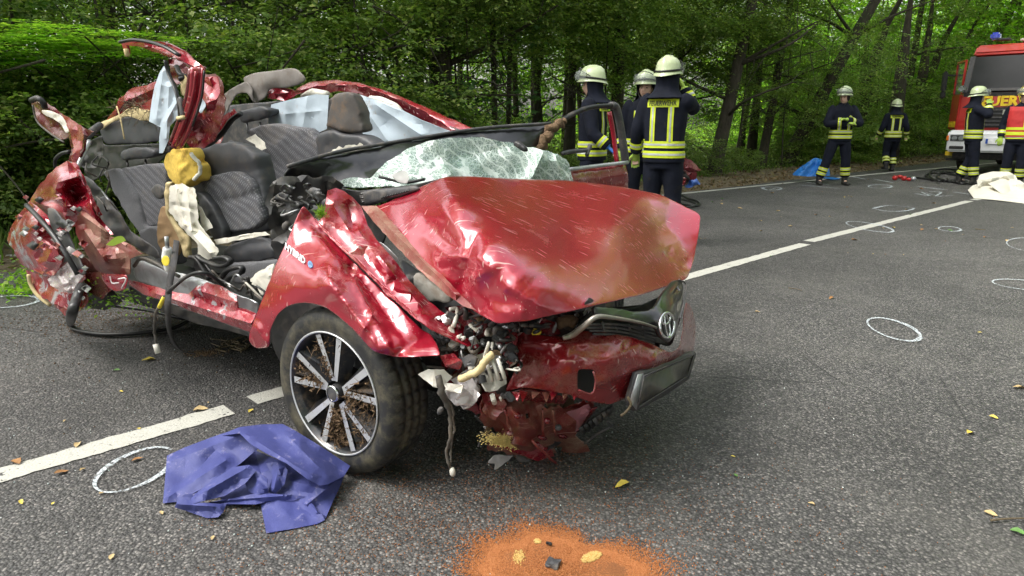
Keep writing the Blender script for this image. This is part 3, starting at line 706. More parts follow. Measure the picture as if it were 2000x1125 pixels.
for k in range(60):
    px = rng.uniform(1480, 2300); D = rng.uniform(27, 52); X = (px-1000)/FPX*D; out.append(crown_cloud(170, (6, 5, 9), .2, K=12, ls=1.1)+np.array([X, D, -1.5+(D-26)*.12]))
tag(link('far_wood', quadmesh(np.concatenate(out)), LEAF_LIGHT), 'bright leafy wood closing the view behind the fire engine', 'wood', kind='stuff')
for k in range(20):
    px = 1330+k*27+rng.uniform(-10, 10); n = rng.uniform(8.9, 9.8)
    if px > 1850 or px < 1520: continue
    tree(px, px+rng.uniform(-10, 10), n, .05, 'young leafy tree in the row at the edge of the wood', [(pick(CROWNS), rng.uniform(-.5, .9) if px > 1560 else rng.uniform(.6, 1.6), 0, 0, rng.uniform(.5, .75))], h=3.8, limbs=2, group='young trees at the edge of the wood', branch_z=(.6, 3))
# the wood on the near side of the road, unseen behind the viewer: added to shut off half the sky
for k in range(16):
    s = -26+k*3.4; n = -5.5+rng.uniform(-1, 1); c = RP(s, n)
    r = empty('tree', (c[0], c[1], 0), 0, 'unseen tree on the near side of the road, added to shut off sky', 'tree', 'trees on the near side of the road')
    vs, fs = [], []; sweep(vs, fs, catmull([np.zeros(3), np.array([.1, .1, 5]), np.array([0, .3, 12])], 5), [.2, .17, .13, .1, .06, .03], 8); link('trunk', mesh(vs, fs), BARK, r, world=False)
    for z in (1.5, 6.5):
        o = bpy.data.objects.new('crown', pick(TOPS)); C.objects.link(o); o.parent = r; o.location = (0, 0, z); o.rotation_euler = (0, 0, rng.uniform(0, 6)); o.scale = (.95, .95, .85)
# ---------------------------------------------------------------- the wrecked car
cb = CL(-1.3, .85, 0)
CAR = empty('wrecked_car', tuple(cb), 0, 'crushed red hatchback with its roof torn open, seats bare and hood buckled', 'car')
def line(pts, k, v): return [(x, y, k, v) for x, y in pts]
def cs(name, pts, mat=None, **kw):
    parent = kw.pop('parent', CAR); o = sheet(name, pts, mat, parent, **kw); return o
def pathp(pts): return [P(*p) for p in pts]
def ct_(name, pts, r, mat, parent=CAR, **kw): return tube(name, pathp(pts), r, mat, parent, **kw)
# --- underbody and hidden structure
def obox(name, f, l, z, s, mat, bev=.02, rz=0, parent=CAR, tilt=0):
    """box in the wreck's frame: centre f,l,z, size along f,l,z"""
    a = math.atan2(FV[1], FV[0])+rz; bm = bmesh.new()
    box_bm(bm, CL(f, l, z), s, Matrix.Rotation(a, 3, 'Z') @ Matrix.Rotation(tilt, 3, 'Y'), bev)
    return link(name, bm_mesh(bm, False), mat, parent)
obox('floor_pan', -1.2, .95, .30, (2.9, 1.35, .06), BLACK); obox('tunnel', -1.2, .95, .38, (2.4, .28, .14), BLACK, .04)
obox('subframe', .1, .85, .28, (.7, 1.0, .12), BLACK, .03); obox('engine_block', .18, .95, .52, (.5, .7, .36), GREYPL, .05)
obox('fuel_tank', -2.0, .95, .25, (.5, .9, .12), GREYPL, .04)
cs('firewall', [(530, 350, 'l', .55), (700, 380, 'l', .6), (760, 450, 'l', .6), (720, 560, 'l', .6), (600, 600, 'l', .55), (535, 560, 'l', .55)], BLACK, sp=30, jit=.03)  # black firewall sheet, also put in as the shadow of the interior
cs('inner_side', [(330, 215, 'l', 1.66), (560, 195, 'l', 1.66), (700, 185, 'l', 1.66), (920, 258, 'l', 1.66), (860, 330, 'l', 1.66), (640, 350, 'l', 1.66), (400, 330, 'l', 1.66)], GREYPL, sp=40, jit=.02)
# --- wheels
def wheel(f, l, z, yaw, spokes=True, cam_=0, name='wheel', rr=.312):
    """axis points to the car's right; local frame: x forward, y outward axis (-l), z up"""
    base = CL(f, l, z); w = empty(name, (0, 0, 0)); w.parent = CAR
    a = math.atan2(FV[1], FV[0])+yaw
    M = CAR.matrix_world; w.location = Vector(base)-Vector(cb); w.rotation_euler = (0, cam_, a)
    # tyre: lathe about y
    prof = [(.222, -.004), (.235, .004), (.262, .012), (.290, .006), (.303, -.012), (.310, -.03)]
    wd = .215; tr = [(.311, -.034), (.311, -.055), (.304, -.057), (.304, -.066), (.3125, -.068), (.3125, -.098), (.305, -.1), (.305, -.11), (.3125, -.112), (.3125, -.14), (.305, -.142), (.305, -.152), (.311, -.154), (.311, -.18)]
    prof = prof+tr+[(.300, -.2), (.275, -.215), (.235, -.21), (.222, -.2)]; n = 240; vs, fs = [], []
    for i in range(n):
        t = 2*math.pi*i/n; sip = (i % 6 == 0)
        for (r, y) in prof:
            r2 = r*rr/.3125
            if sip and r > .309: r2 -= .009
            vs.append((r2*math.cos(t), -y if False else y, r2*math.sin(t)))
    vs = [(x, y*.84, z_) for x, y, z_ in vs]
    m = len(prof)
    for i in range(n):
        for j in range(m-1): fs.append((i*m+j, i*m+j+1, ((i+1) % n)*m+j+1, ((i+1) % n)*m+j))
    vs = [(x, -y, z_) for x, y, z_ in vs]                     # outward is local -y ... flipped below
    vs = [(x, y_-.0, z_) for x, y_, z_ in vs]
    # outside of the car lies at local -y: mirror so that the tyre extends inward (+y)
    me = mesh(vs, fs); me.flip_normals(); link('tyre', me, TYRE, w, world=False)
    def lathe(nm, pr, mat, seg=64):
        vs, fs = [], []; k = len(pr)
        for i in range(seg):
            t = 2*math.pi*i/seg
            for r, y in pr: vs.append((r*math.cos(t), y, r*math.sin(t)))
        for i in range(seg):
            for j in range(k-1): fs.append((i*k+j, ((i+1) % seg)*k+j, ((i+1) % seg)*k+j+1, i*k+j+1))
        me = mesh(vs, fs); o = link(nm, me, mat, w, world=False); return o
    lathe('rim', [(.228, .0), (.231, -.006), (.227, -.009), (.2235, -.005)], ALU)
    lathe('rim_barrel', [(.224, -.005), (.216, .004), (.207, .02), (.2, .12), (.2, .2)], RIMDARK)
    lathe('brake_disc', [(.05, .1), (.14, .1), (.14, .12), (.05, .12)], STEEL, 40); lathe('hub_barrel', [(.0, .09), (.07, .09), (.075, .2), (0, .2)], BLACK, 24)
    lathe('hub_cap', [(0, -.004), (.024, -.004), (.029, 0), (.031, .012), (.031, .06)], GREYPL, 32); lathe('hub_ring', [(.026, -.006), (.0305, -.006), (.032, .002), (.024, .002)], CHROME, 32)
    if spokes:
        for k in range(5):
            for sgn in (-1, 1):
                t0 = 2*math.pi*k/5+.35+sgn*.09; t1 = 2*math.pi*k/5+.35+sgn*.235
                def pp(r, t, y): return np.array([r*math.cos(t), y, r*math.sin(t)])
                hw0, hw1 = .012, .020
                def quad(r, t, hw, y): e = hw/r; return [pp(r, t-e, y), pp(r, t+e, y)]
                A = quad(.045, t0, hw0, .014); B = quad(.218, t1, hw1, .004); A2 = quad(.045, t0, hw0+.014, .055); B2 = quad(.212, t1, hw1+.03, .06)
                V = A+B+A2+B2
                Fa = quad(.045, t0+sgn*.03, hw0*.8, .0135)+quad(.217, t1+sgn*.02, hw1*.66, .0035); me = mesh(Fa, [(0, 2, 3, 1)], False); me.flip_normals() if me.polygons[0].normal.y > 0 else None
                sp_ = link('spoke', mesh(V, [(0, 1, 5, 4), (1, 3, 7, 5), (3, 2, 6, 7), (2, 0, 4, 6), (4, 5, 7, 6)], False), RIMDARK, w, world=False)
                fc = link('spoke_face', me, ALU, w, world=False); fc.location.y = -.0015
            # dark web plate between pairs
            t = 2*math.pi*k/5+.35; V = [pp(.06, t-.2, .04), pp(.06, t+.2, .04), pp(.21, t+.2, .035), pp(.21, t-.2, .035)]
            link('web', mesh(V, [(0, 1, 2, 3)], False), RIMDARK, w, world=False)
        vs, fs = [], []
        for k in range(2600):                                   # turf packed behind the spokes
            a_ = pick([0.05, -.65, -1.4, -1.7, 1.9, 2.9]); t = a_+rng.normal(0, .16); r = rng.uniform(.06, .21); c = np.array([r*math.cos(t), rng.uniform(-.004, .05), r*math.sin(t)]); d = rng.normal(0, .012, 3); e = rng.normal(0, .004, 3); i0 = len(vs)
            vs += [c, c+e, c+d]; fs.append((i0, i0+1, i0+2))
        tag(link('packed_turf', mesh(vs, fs, False), MUD, w, world=False), kind='stuff')
    return w
WH = wheel(0, .0, .308, 0)
w2 = wheel(0, 1.72, .308, math.pi, False); w4 = wheel(-2.5, 1.6, .308, math.pi, False)
# --- far side first: roof rail, side trim, curtain air bags
rail_o = [(573, 175), (604, 159), (651, 154), (698, 159), (744, 172), (791, 190), (838, 210), (884, 231), (931, 252)]; rail_i = [(884, 254), (853, 234), (816, 212), (760, 187), (713, 170), (667, 165), (620, 167), (583, 178)]
cs('roof_rail', line(rail_o, 'l', 1.72)+line(rail_i, 'l', 1.64), RED_PALE, sp=10, jit=.006, jag=.6, folds=[((604, 163), (700, 165), .015, 4), ((700, 165), (880, 240), .015, 4)], th=.012)
cs('rail_inner_trim', line([(583, 177), (620, 166), (667, 164), (713, 169), (760, 187), (816, 212), (853, 234), (886, 254), (868, 260), (845, 243), (832, 246), (800, 226), (780, 222), (760, 205), (735, 200), (700, 182), (660, 178), (640, 184), (600, 192)], 'l', 1.62), RED_DARK, sp=9, jit=.015, jag=1.5)
ct_('rail_padding', [(722, 190, 'l', 1.58), (745, 196, 'l', 1.58), (772, 208, 'l', 1.58), (785, 217, 'l', 1.58)], [.01, .022, .022, .01], WHITEPL); ct_('rail_padding', [(590, 188, 'l', 1.56), (610, 182, 'l', 1.56), (640, 184, 'l', 1.56)], [.012, .03, .02], AIRBAG_WHITE)
cs('roof_scrap', line([(524, 176), (536, 170), (571, 175), (590, 182), (556, 197), (522, 192)], 'l', 1.5), RED, sp=9, jit=.03, jag=1)
cs('headliner_trim', line([(470, 151), (498, 141), (576, 131), (584, 139), (600, 155), (589, 165), (558, 173), (524, 174), (520, 190), (495, 204), (487, 180)], 'l', 1.45), LINER, sp=16, jit=.008, th=.015, sub=2, folds=[((495, 165), (580, 145), .03, 12)])
cs('headliner_edge', line([(432, 187), (455, 170), (480, 158), (494, 175), (496, 203), (481, 181), (462, 184), (448, 206), (442, 222)], 'l', 1.42), LINER, sp=10, jit=.01, th=.01)
cs('curtain_airbag', crisp=.007, pts=line([(530, 204), (573, 193), (617, 184), (642, 186), (640, 224), (638, 252), (622, 259), (620, 293), (583, 299), (555, 303), (527, 305), (524, 268), (524, 231)], 'l', 1.3), mat=AIRBAG_BLUE, sp=8, jit=.003, soft=True, sub=2, folds=[((560, 196), (550, 300), .03, 9), ((600, 190), (585, 295), .025, 8), ((530, 225), (640, 215), .008, 3)])
cs('curtain_airbag', crisp=.007, pts=line([(690, 181), (729, 193), (775, 209), (822, 234), (881, 257), (822, 270), (772, 280), (738, 284), (712, 270), (700, 237), (690, 203)], 'l', 1.48), mat=AIRBAG_BLUE, sp=8, jit=.003, soft=True, sub=2, folds=[((705, 200), (760, 280), .03, 7), ((735, 205), (820, 262), .035, 9), ((720, 190), (860, 250), .012, 4)])
# rear seats and trim behind them
cs('seat_back', line([(478, 252), (525, 240), (600, 250), (640, 300), (640, 330), (575, 400), (530, 360), (505, 310)], 'l', 1.12), CLOTH, sp=16, jit=.004, th=.08, sub=2, folds=[((500, 330), (620, 318), -.02, 5)])
cs('headrest', line([(462, 216), (510, 203), (524, 211), (526, 232), (467, 243), (460, 228)], 'l', 1.22), LEATHER, sp=12, jit=.001, th=.11, sub=2, folds=[((470, 225), (520, 215), .03, 14)])
for x in (482, 508): ct_('headrest_post', [(x, 238, 'l', 1.25), (x+3, 262, 'l', 1.25)], .007, STEEL, n=2)
cs('torn_frame_edge', line([(395, 281), (420, 248), (436, 227), (457, 212), (463, 222), (445, 250), (430, 281)], 'l', 1.05), RED_BARE, sp=8, jit=.015, jag=1)
ct_('door_seal', [(400, 290, 'l', 1.0), (432, 262, 'l', 1.0), (452, 235, 'l', 1.0), (470, 222, 'l', 1.0)], .016, RUBBER)
cs('quarter_panel_inner', line([(372, 150), (420, 144), (434, 160), (440, 215), (425, 262), (398, 290), (372, 288), (352, 262), (360, 200)], 'l', .9), RED_DARK, sp=12, jit=.05, jag=2)
cs('quarter_panel_fold', line([(398, 150), (425, 150), (430, 180), (420, 215), (396, 235), (388, 190)], 'l', .8), RED, sp=10, jit=.05, jag=1)
cs('light_trim_scrap', line([(390, 185), (404, 205), (392, 225), (384, 210)], 'l', .75), AIRBAG_BLUE, sp=8, jit=.01)
cs('roof_skin', line([(208, 234), (226, 212), (232, 192), (258, 172), (300, 160), (332, 154), (345, 170), (330, 215), (300, 232), (268, 207), (246, 217), (225, 238)], 'l', .95), RED, sp=13, jit=.035, jag=1.5, folds=[((240, 200), (320, 165), .05, 7), ((225, 225), (250, 190), .04, 6)])
cs('parcel_shelf', line([(187, 246), (215, 236), (249, 224), (292, 236), (313, 249), (313, 278), (255, 282), (203, 284)], 'l', .72), LEATHER, sp=16, jit=.01, th=.012, jag=1)
cs('shelf_padding', line([(184, 245), (210, 233), (245, 214), (268, 210), (292, 214), (294, 238), (268, 234), (249, 226), (215, 241), (196, 256)], 'l', .69), CREAM, sp=9, jit=.015, jag=1.5, th=.01)
def straw(name, c, k, v, N, spread, L, mat, parent=CAR):
    vs, fs = [], []
    for _ in range(N):
        p = P(c[0]+rng.normal(0, spread[0]), c[1]+rng.normal(0, spread[1]), k, v+rng.normal(0, .03)); d = rng.normal(0, L, 3); sweep(vs, fs, [p, p+d*.5+rng.normal(0, L*.15, 3), p+d], [.0016, .0016, .0008], 4)
    return tag(link(name, mesh(vs, fs), mat, parent), kind='stuff')
straw('caught_straw', (262, 212), 'l', .66, 70, (22, 10), .05, SOIL)
ct_('caught_stalk', [(228, 208, 'l', .6), (236, 235, 'l', .58), (243, 272, 'l', .58)], .004, CREAM)
cs('cavity_backing', line([(160, 330), (190, 300), (196, 270), (203, 284), (320, 279), (330, 300), (300, 330), (240, 330), (196, 345), (175, 360)], 'l', .95), BLACK, sp=18, jit=.03)  # black backing sheet: the dark of the open cavity put in as colour
cs('belt_buckle_plate', line([(163, 282), (200, 262), (203, 300), (190, 330), (168, 330), (150, 320)], 'l', .5), BLACK, sp=10, jit=.02, jag=1)
cs('rear_seat_bolster', line([(196, 334), (229, 327), (250, 355), (266, 383), (283, 443), (308, 440), (308, 484), (286, 482), (263, 449), (237, 409), (214, 366)], 'l', .60), CLOTH2, sp=13, jit=.003, th=.06, sub=2)
cs('rear_seat_cloth', line([(229, 330), (270, 322), (316, 317), (326, 330), (326, 400), (312, 444), (283, 445), (270, 409), (250, 366)], 'l', .62), CLOTH, sp=14, jit=.003, th=.06, sub=2, folds=[((262, 376), (320, 378), -.015, 4)])
cs('headrest', line([(228, 298), (234, 291), (252, 288), (289, 285), (300, 290), (305, 305), (300, 311), (264, 314), (236, 317), (230, 311)], 'l', .72), LEATHER, sp=12, jit=.001, th=.1, sub=2, folds=[((240, 300), (298, 296), .035, 14)])
for x in (248, 284): ct_('headrest_post', [(x, 312, 'l', .74), (x+2, 328, 'l', .72)], .007, BLACK, n=2)
cs('buckle_housing', line([(290, 372), (303, 357), (320, 366), (325, 378), (310, 393)], 'l', .56), GREYPL, sp=10, jit=.001, th=.02)
cs('side_trim', line([(185, 390), (207, 380), (230, 409), (256, 452), (306, 485), (314, 508), (280, 495), (250, 472), (212, 458), (197, 432)], 'l', .3), GREYPL, sp=13, jit=.02, th=.006, jag=.5)
cs('side_trim', line([(160, 340), (182, 352), (205, 378), (240, 425), (258, 455), (240, 450), (205, 420), (178, 385)], 'l', .4), BLACK, sp=12, jit=.03, jag=1)
cs('rear_cushion', line([(262, 450), (306, 440), (345, 460), (345, 520), (300, 510), (285, 490)], 'l', .5), CLOTH2, sp=15, jit=.003, th=.08, sub=2)
for k in range(10):
    a = (rng.uniform(160, 215), rng.uniform(300, 400)); ct_('loose_wire', [(a[0], a[1], 'l', .3), (a[0]+rng.uniform(-15, 15), a[1]+15, 'l', .25), (a[0]+rng.uniform(-5, 30), a[1]+rng.uniform(20, 45), 'l', .3)], .004, pick([CABLE, STEEL, BLACK]))
# front left seat
cs('front_seat_shoulder', line([(614, 262), (625, 254), (645, 252), (667, 260), (708, 264), (735, 284), (720, 310), (654, 318), (614, 314), (612, 284)], 'l', 1.08), LEATHER, sp=14, jit=.001, th=.12, sub=2, folds=[((640, 256), (650, 300), -.02, 4)])
LEATHER_B = basic('brown_grey_leatherette', (.085, .075, .07), .6, var=.25, scale=7, bump=.2, bscale=200, bd=.001, dirt=.4, dcol=(.2, .13, .08))
cs('front_headrest', line([(648, 180), (667, 177), (690, 180), (700, 200), (708, 226), (711, 260), (679, 263), (654, 257), (631, 249), (636, 224)], 'l', 1.12), LEATHER_B, sp=13, jit=.001, th=.1, sub=2, folds=[((670, 185), (672, 258), .05, 30), ((662, 182), (655, 250), -.006, 2)])
cs('white_scrap', crisp=.008, pts=line([(632, 305), (650, 292), (675, 284), (708, 282), (710, 292), (690, 300), (660, 306)], 'l', 1.0), mat=AIRBAG_WHITE, sp=6, jit=.012, jag=1.5)
cs('white_scrap', crisp=.008, pts=line([(480, 272), (498, 262), (512, 274), (520, 290), (505, 296), (498, 282)], 'l', .95), mat=AIRBAG_WHITE, sp=6, jit=.01, jag=1)
# --- front right seat, torn open
cs('front_seat_shell', line([(376, 298), (404, 284), (451, 273), (476, 280), (495, 299), (510, 346), (518, 392), (525, 449), (513, 454), (460, 464), (418, 472), (395, 432), (378, 383), (372, 340)], 'l', .46), LEATHER, sp=16, jit=.001, th=.1, sub=2, folds=[((390, 310), (495, 305), .03, 22), ((382, 330), (505, 335), -.012, 4)])
cs('front_seat_cloth', line([(386, 355), (420, 339), (464, 333), (485, 349), (502, 380), (514, 432), (493, 449), (441, 455), (414, 399)], 'l', .43), CLOTH, sp=13, jit=.001, th=.05, sub=2, folds=[((400, 402), (505, 377), -.02, 4), ((398, 365), (495, 352), .01, 20)])
cs('front_seat_bolster', line([(381, 372), (391, 375), (414, 399), (437, 449), (437, 466), (418, 474), (398, 436)], 'l', .39), LEATHER, sp=10, jit=.001, th=.06, sub=2, folds=[((395, 390), (425, 460), .02, 8)])
cs('seat_backing', line([(316, 400), (330, 410), (342, 449), (350, 475), (347, 500), (322, 499), (309, 482), (304, 459), (307, 422)], 'l', .42), FOAMTAN, sp=9, jit=.005, th=.02, sub=2)
cs('foam_edge', line([(320, 355), (334, 356), (331, 393), (329, 422), (348, 449), (365, 472), (368, 506), (356, 504), (350, 475), (338, 450), (320, 415), (318, 380)], 'l', .37), CREAM, sp=9, jit=.012, th=.03, sub=1, jag=1)
cs('foam_headrest', line([(320, 302), (330, 289), (348, 285), (368, 289), (377, 308), (389, 328), (382, 347), (368, 358), (352, 372), (336, 362), (324, 345), (319, 325)], 'l', .36), YELLOW_FOAM, sp=9, jit=.006, th=.09, sub=2, folds=[((345, 292), (352, 350), .06, 26)])
ct_('foam_torn_rim', [(372, 300, 'l', .33), (388, 318, 'l', .35), (391, 335, 'l', .36), (380, 352, 'l', .34)], .009, AIRBAG_WHITE, wig=.002)
cs('torn_airbag', crisp=.006, pts=line([(332, 363), (355, 358), (381, 370), (385, 399), (388, 435), (408, 462), (427, 491), (421, 502), (400, 509), (385, 498), (386, 478), (372, 462), (349, 439), (329, 412)], 'l', .3), mat=AIRBAG_WHITE, sp=6, jit=.005, jag=1, sub=2, folds=[((345, 370), (360, 440), .02, 4), ((365, 370), (375, 450), .025, 5), ((340, 400), (385, 410), -.012, 3), ((360, 440), (410, 495), .03, 6), ((380, 440), (412, 470), -.02, 3)])
cs('torn_airbag', crisp=.006, pts=line([(385, 395), (400, 420), (415, 445), (402, 452), (392, 436)], 'l', .34), mat=AIRBAG_WHITE, sp=6, jit=.008, jag=1)
cs('seat_cushion', line([(424, 489), (440, 478), (460, 470), (506, 460), (526, 465), (543, 508), (493, 514), (441, 516)], 'l', .4), LEATHER, sp=14, jit=.001, th=.1, sub=2, folds=[((440, 495), (535, 485), .04, 16)])
cs('seat_cushion_side', line([(436, 514), (493, 512), (545, 506), (535, 540), (508, 560), (455, 556), (428, 532)], 'l', .36), CLOTH2, sp=14, jit=.001, th=.06, sub=2)
cs('white_scrap', crisp=.008, pts=line([(418, 468), (460, 462), (500, 455), (515, 453), (524, 459), (487, 465), (424, 478)], 'l', .36), mat=AIRBAG_WHITE, sp=7, jit=.006, jag=.6, th=.01)
cs('white_scrap', crisp=.008, pts=line([(488, 546), (505, 530), (535, 515), (542, 530), (528, 560), (512, 577), (500, 566)], 'l', .2), mat=AIRBAG_WHITE, sp=7, jit=.03, jag=1.5, th=.006)
for pts in ([(372, 502), (385, 505), (398, 525), (410, 545)], [(385, 500), (400, 510), (430, 520), (450, 512), (440, 503), (420, 505)], [(430, 545), (445, 528), (470, 522), (472, 532), (452, 540), (440, 552)]):
    ct_('seat_lever', [(x, y, 'l', .25) for x, y in pts], .016, BLACK, ry=.01)
cs('seat_side_cover', line([(372, 498), (386, 500), (412, 532), (425, 556), (404, 550), (380, 530)], 'l', .3), BLACK, sp=10, jit=.004, th=.02, sub=2)
# --- the torn middle post and the piece of roof above it
cs('roof_fragment', line([(235, 80), (264, 76), (296, 80), (327, 84), (358, 99), (386, 121), (398, 131), (392, 144), (373, 133), (352, 118), (320, 108), (289, 97), (268, 90), (247, 88), (250, 106), (243, 101)], 'l', .34), RED, sp=9, jit=.012, jag=.6, th=.012, folds=[((290, 90), (380, 130), .03, 5)])
ct_('roof_seal', [(236, 82, 'l', .3), (262, 78, 'l', .3), (296, 83, 'l', .3), (325, 93, 'l', .3), (350, 108, 'l', .31)], .013, RUBBER, ry=.008)
ct_('seal_clip', [(246, 96, 'l', .3), (249, 110, 'l', .3)], .012, CREAM, n=2)
cs('roof_spike', line([(320, 92), (325, 78), (331, 90)], 'l', .33), RED_DARK, sp=8)
ct_('middle_post', [(387, 133, 'l', .3), (381, 190, 'l', .3), (364, 240, 'l', .3), (344, 286, 'l', .3)], [.036, .034, .032, .026], RED_CLEAN, ry=.02, seg=10)
ct_('post_channel', [(374, 135, 'l', .28), (367, 190, 'l', .28), (350, 240, 'l', .28), (333, 282, 'l', .28)], [.014, .016, .014, .012], RED_DARK, seg=8)
ct_('post_flange', [(397, 133, 'l', .29), (391, 190, 'l', .29), (373, 245, 'l', .29), (354, 288, 'l', .29)], [.008, .01, .01, .008], RED, seg=8); ct_('post_flange', [(383, 140, 'l', .27), (376, 190, 'l', .27), (359, 240, 'l', .27), (341, 283, 'l', .27)], [.006, .007, .007, .006], RED, seg=6)
ct_('post_edge_seal', [(399, 138, 'l', .28), (394, 190, 'l', .28), (376, 246, 'l', .28)], .005, RUBBER, seg=6)
cs('post_bracket', line([(329, 115), (352, 117), (372, 134), (366, 160), (345, 165), (332, 145)], 'l', .42), RED_DARK, sp=9, jit=.03, jag=1)
ct_('wire_loom', [(345, 130, 'l', .38), (352, 145, 'l', .36), (362, 150, 'l', .37), (350, 155, 'l', .35)], .012, BLACK); ct_('belt_guide', [(323, 118, 'l', .3), (330, 145, 'l', .3), (343, 175, 'l', .28), (350, 205, 'l', .27), (352, 238, 'l', .27)], .011, BLACK, ry=.006)
cs('belt_adjuster', line([(344, 188), (351, 188), (358, 228), (350, 232)], 'l', .26), GREYPL, sp=9, jit=.001, th=.02); ct_('belt_bolt', [(347, 231, 'l', .26), (360, 229, 'l', .26)], .009, CREAM, n=2)
cs('side_airbag', crisp=.007, pts=line([(320, 129), (330, 143), (340, 168), (346, 193), (351, 224), (332, 247), (329, 274), (318, 299), (311, 299), (311, 268), (314, 249), (291, 237), (296, 199), (302, 168), (311, 143)], 'l', .33), mat=AIRBAG_BLUE, sp=7, jit=.004, soft=True, sub=2, folds=[((318, 140), (305, 235), .03, 8), ((330, 170), (325, 270), .03, 6), ((345, 200), (312, 260), .02, 4)])
cs('post_foot', line([(325, 265), (345, 285), (362, 274), (352, 300), (330, 300), (318, 290)], 'l', .34), BLACK, sp=8, jit=.02, jag=1)
cs('foam_block', line([(352, 140), (368, 152), (362, 190), (352, 185)], 'l', .36), CREAM, sp=8, jit=.01)
# --- rear left corner: upturned arm, crushed quarter
cs('torn_rear_arm', line([(62, 196), (78, 192), (112, 215), (137, 234), (159, 246), (180, 258), (166, 274), (163, 293), (147, 322), (133, 316), (140, 290), (134, 268), (116, 272), (93, 255), (72, 237), (64, 212)], 'l', .12), RED_DARK, sp=9, jit=.02, jag=1, th=.01, folds=[((75, 200), (160, 262), .05, 6)])
cs('arm_edge', line([(120, 222), (159, 246), (163, 262), (160, 290), (147, 322), (138, 312), (144, 288), (138, 262)], 'l', .06), RED_PALE, sp=8, jit=.015, jag=.8)
cs('arm_lining', line([(80, 214), (98, 216), (118, 224), (128, 236), (138, 256), (130, 262), (120, 246), (104, 232), (88, 226)], 'l', .06), AIRBAG_WHITE, sp=7, jit=.012, jag=1)
ct_('arm_end', [(62, 196, 'l', .08), (74, 192, 'l', .07), (84, 200, 'l', .08), (88, 210, 'l', .09)], .015, BLACK)
ct_('arm_wire', [(64, 205, 'l', .06), (72, 236, 'l', .06), (95, 258, 'l', .06), (125, 278, 'l', .06)], .005, CABLE)
ct_('arm_hinge', [(165, 272, 'l', .2), (178, 258, 'l', .25), (195, 245, 'l', .35)], .02, GREYPL); ct_('steel_strut', [(150, 330, 'l', .1), (163, 300, 'l', .15), (175, 275, 'l', .2)], .012, STEEL)
ct_('seal_loop', [(108, 328, 'l', .1), (108, 312, 'l', .1), (120, 300, 'l', .1), (136, 296, 'l', .1)], .009, RUBBER)
cs('rear_post', line([(131, 314), (149, 318), (165, 345), (185, 392), (200, 420), (185, 425), (165, 400), (150, 360)], 'l', .03), RED_BARE, sp=8, jit=.015, jag=.8, folds=[((142, 320), (190, 420), .03, 5)])
cs('quarter_panel', line([(109, 327), (131, 314), (150, 332), (163, 361), (176, 388), (186, 430), (166, 412), (156, 408), (150, 440), (132, 450), (115, 432), (92, 420), (72, 402), (57, 396), (68, 376), (79, 358)], 'l', -.02), RED, sp=12, jit=.035, jag=1.2, th=.004, inner=[(110, 370, 'l', -.12), (130, 400, 'l', -.08), (150, 380, 'l', .06)], folds=[((85, 365), (150, 345), .05, 6), ((75, 395), (140, 385), .05, 6)])
cs('quarter_panel_lower', line([(57, 393), (72, 402), (92, 420), (115, 459), (127, 495), (123, 516), (110, 541), (89, 541), (43, 518), (14, 468), (20, 447), (40, 420)], 'l', -.04), RED_BARE, sp=11, jit=.03, jag=1.2, inner=[(70, 440, 'l', -.14), (60, 500, 'l', -.1), (100, 500, 'l', -.12)], th=.004)
cs('quarter_edge', line([(16, 455), (36, 420), (58, 394), (66, 402), (44, 436), (28, 462), (24, 480)], 'l', -.06), RED, sp=8, jit=.01, jag=.5)
cs('panel_tear', line([(60, 492), (85, 480), (112, 490), (120, 512), (105, 538), (80, 530)], 'l', -.14), RED, sp=9, jit=.03, jag=1)
cs('tail_lamp_remains', line([(50, 528), (88, 541), (112, 538), (126, 512), (150, 508), (166, 536), (160, 565), (146, 590), (138, 615), (124, 600), (97, 590), (72, 572)], 'l', -.05), RED_BARE, sp=8, jit=.03, jag=1.5)
cs('tail_lamp_lens', line([(90, 545), (112, 530), (130, 512), (150, 510), (164, 540), (150, 555), (138, 575), (118, 570), (100, 560)], 'l', -.12), LENS, sp=7, jit=.03, jag=1)
ct_('bumper_foam_edge', [(56, 536, 'l', -.05), (60, 556, 'l', -.05), (75, 578, 'l', -.04), (98, 596, 'l', -.02)], .01, CREAM)
cs('trim_panel', line([(90, 405), (106, 407), (118, 425), (134, 460), (150, 498), (168, 536), (158, 540), (145, 528), (122, 480), (104, 455), (95, 432)], 'l', -.14), GREYPL, sp=9, jit=.006, th=.01)
ct_('window_seal', [(52, 401, 'l', -.12), (75, 425, 'l', -.16), (103, 458, 'l', -.17), (130, 498, 'l', -.17), (152, 536, 'l', -.15)], .012, RUBBER)
cs('crushed_wheel_arch', line([(120, 500), (180, 520), (215, 560), (240, 590), (205, 606), (160, 600), (140, 620), (118, 590), (100, 560)], 'l', .1), BLACK, sp=10, crisp=.03)
cs('crushed_inner_wing', line([(100, 560), (140, 540), (168, 556), (172, 590), (150, 612), (128, 618), (108, 600)], 'l', .0), RED_PALE, sp=8, jit=.03, jag=1.5)
cs('crushed_inner_wing', line([(150, 500), (190, 515), (220, 560), (200, 585), (170, 570)], 'l', .03), RED_DARK, sp=8, jit=.03, jag=1.5)
for k in range(46):
    x, y = rng.uniform(30, 170), rng.uniform(385, 612); s_ = rng.uniform(5, 14)
    if y > 540+(x-60)*.6: continue
    cs('torn_shard', line([(x-s_, y), (x, y-s_*.7), (x+s_, y-s_*.1), (x+s_*.2, y+s_*.8)], 'l', -.12-rng.uniform(0, .08)), pick([RED_BARE, LENS, STEEL, STEEL, RED, RED_PALE, BLACK]), sp=8, jit=.02, sub=0)
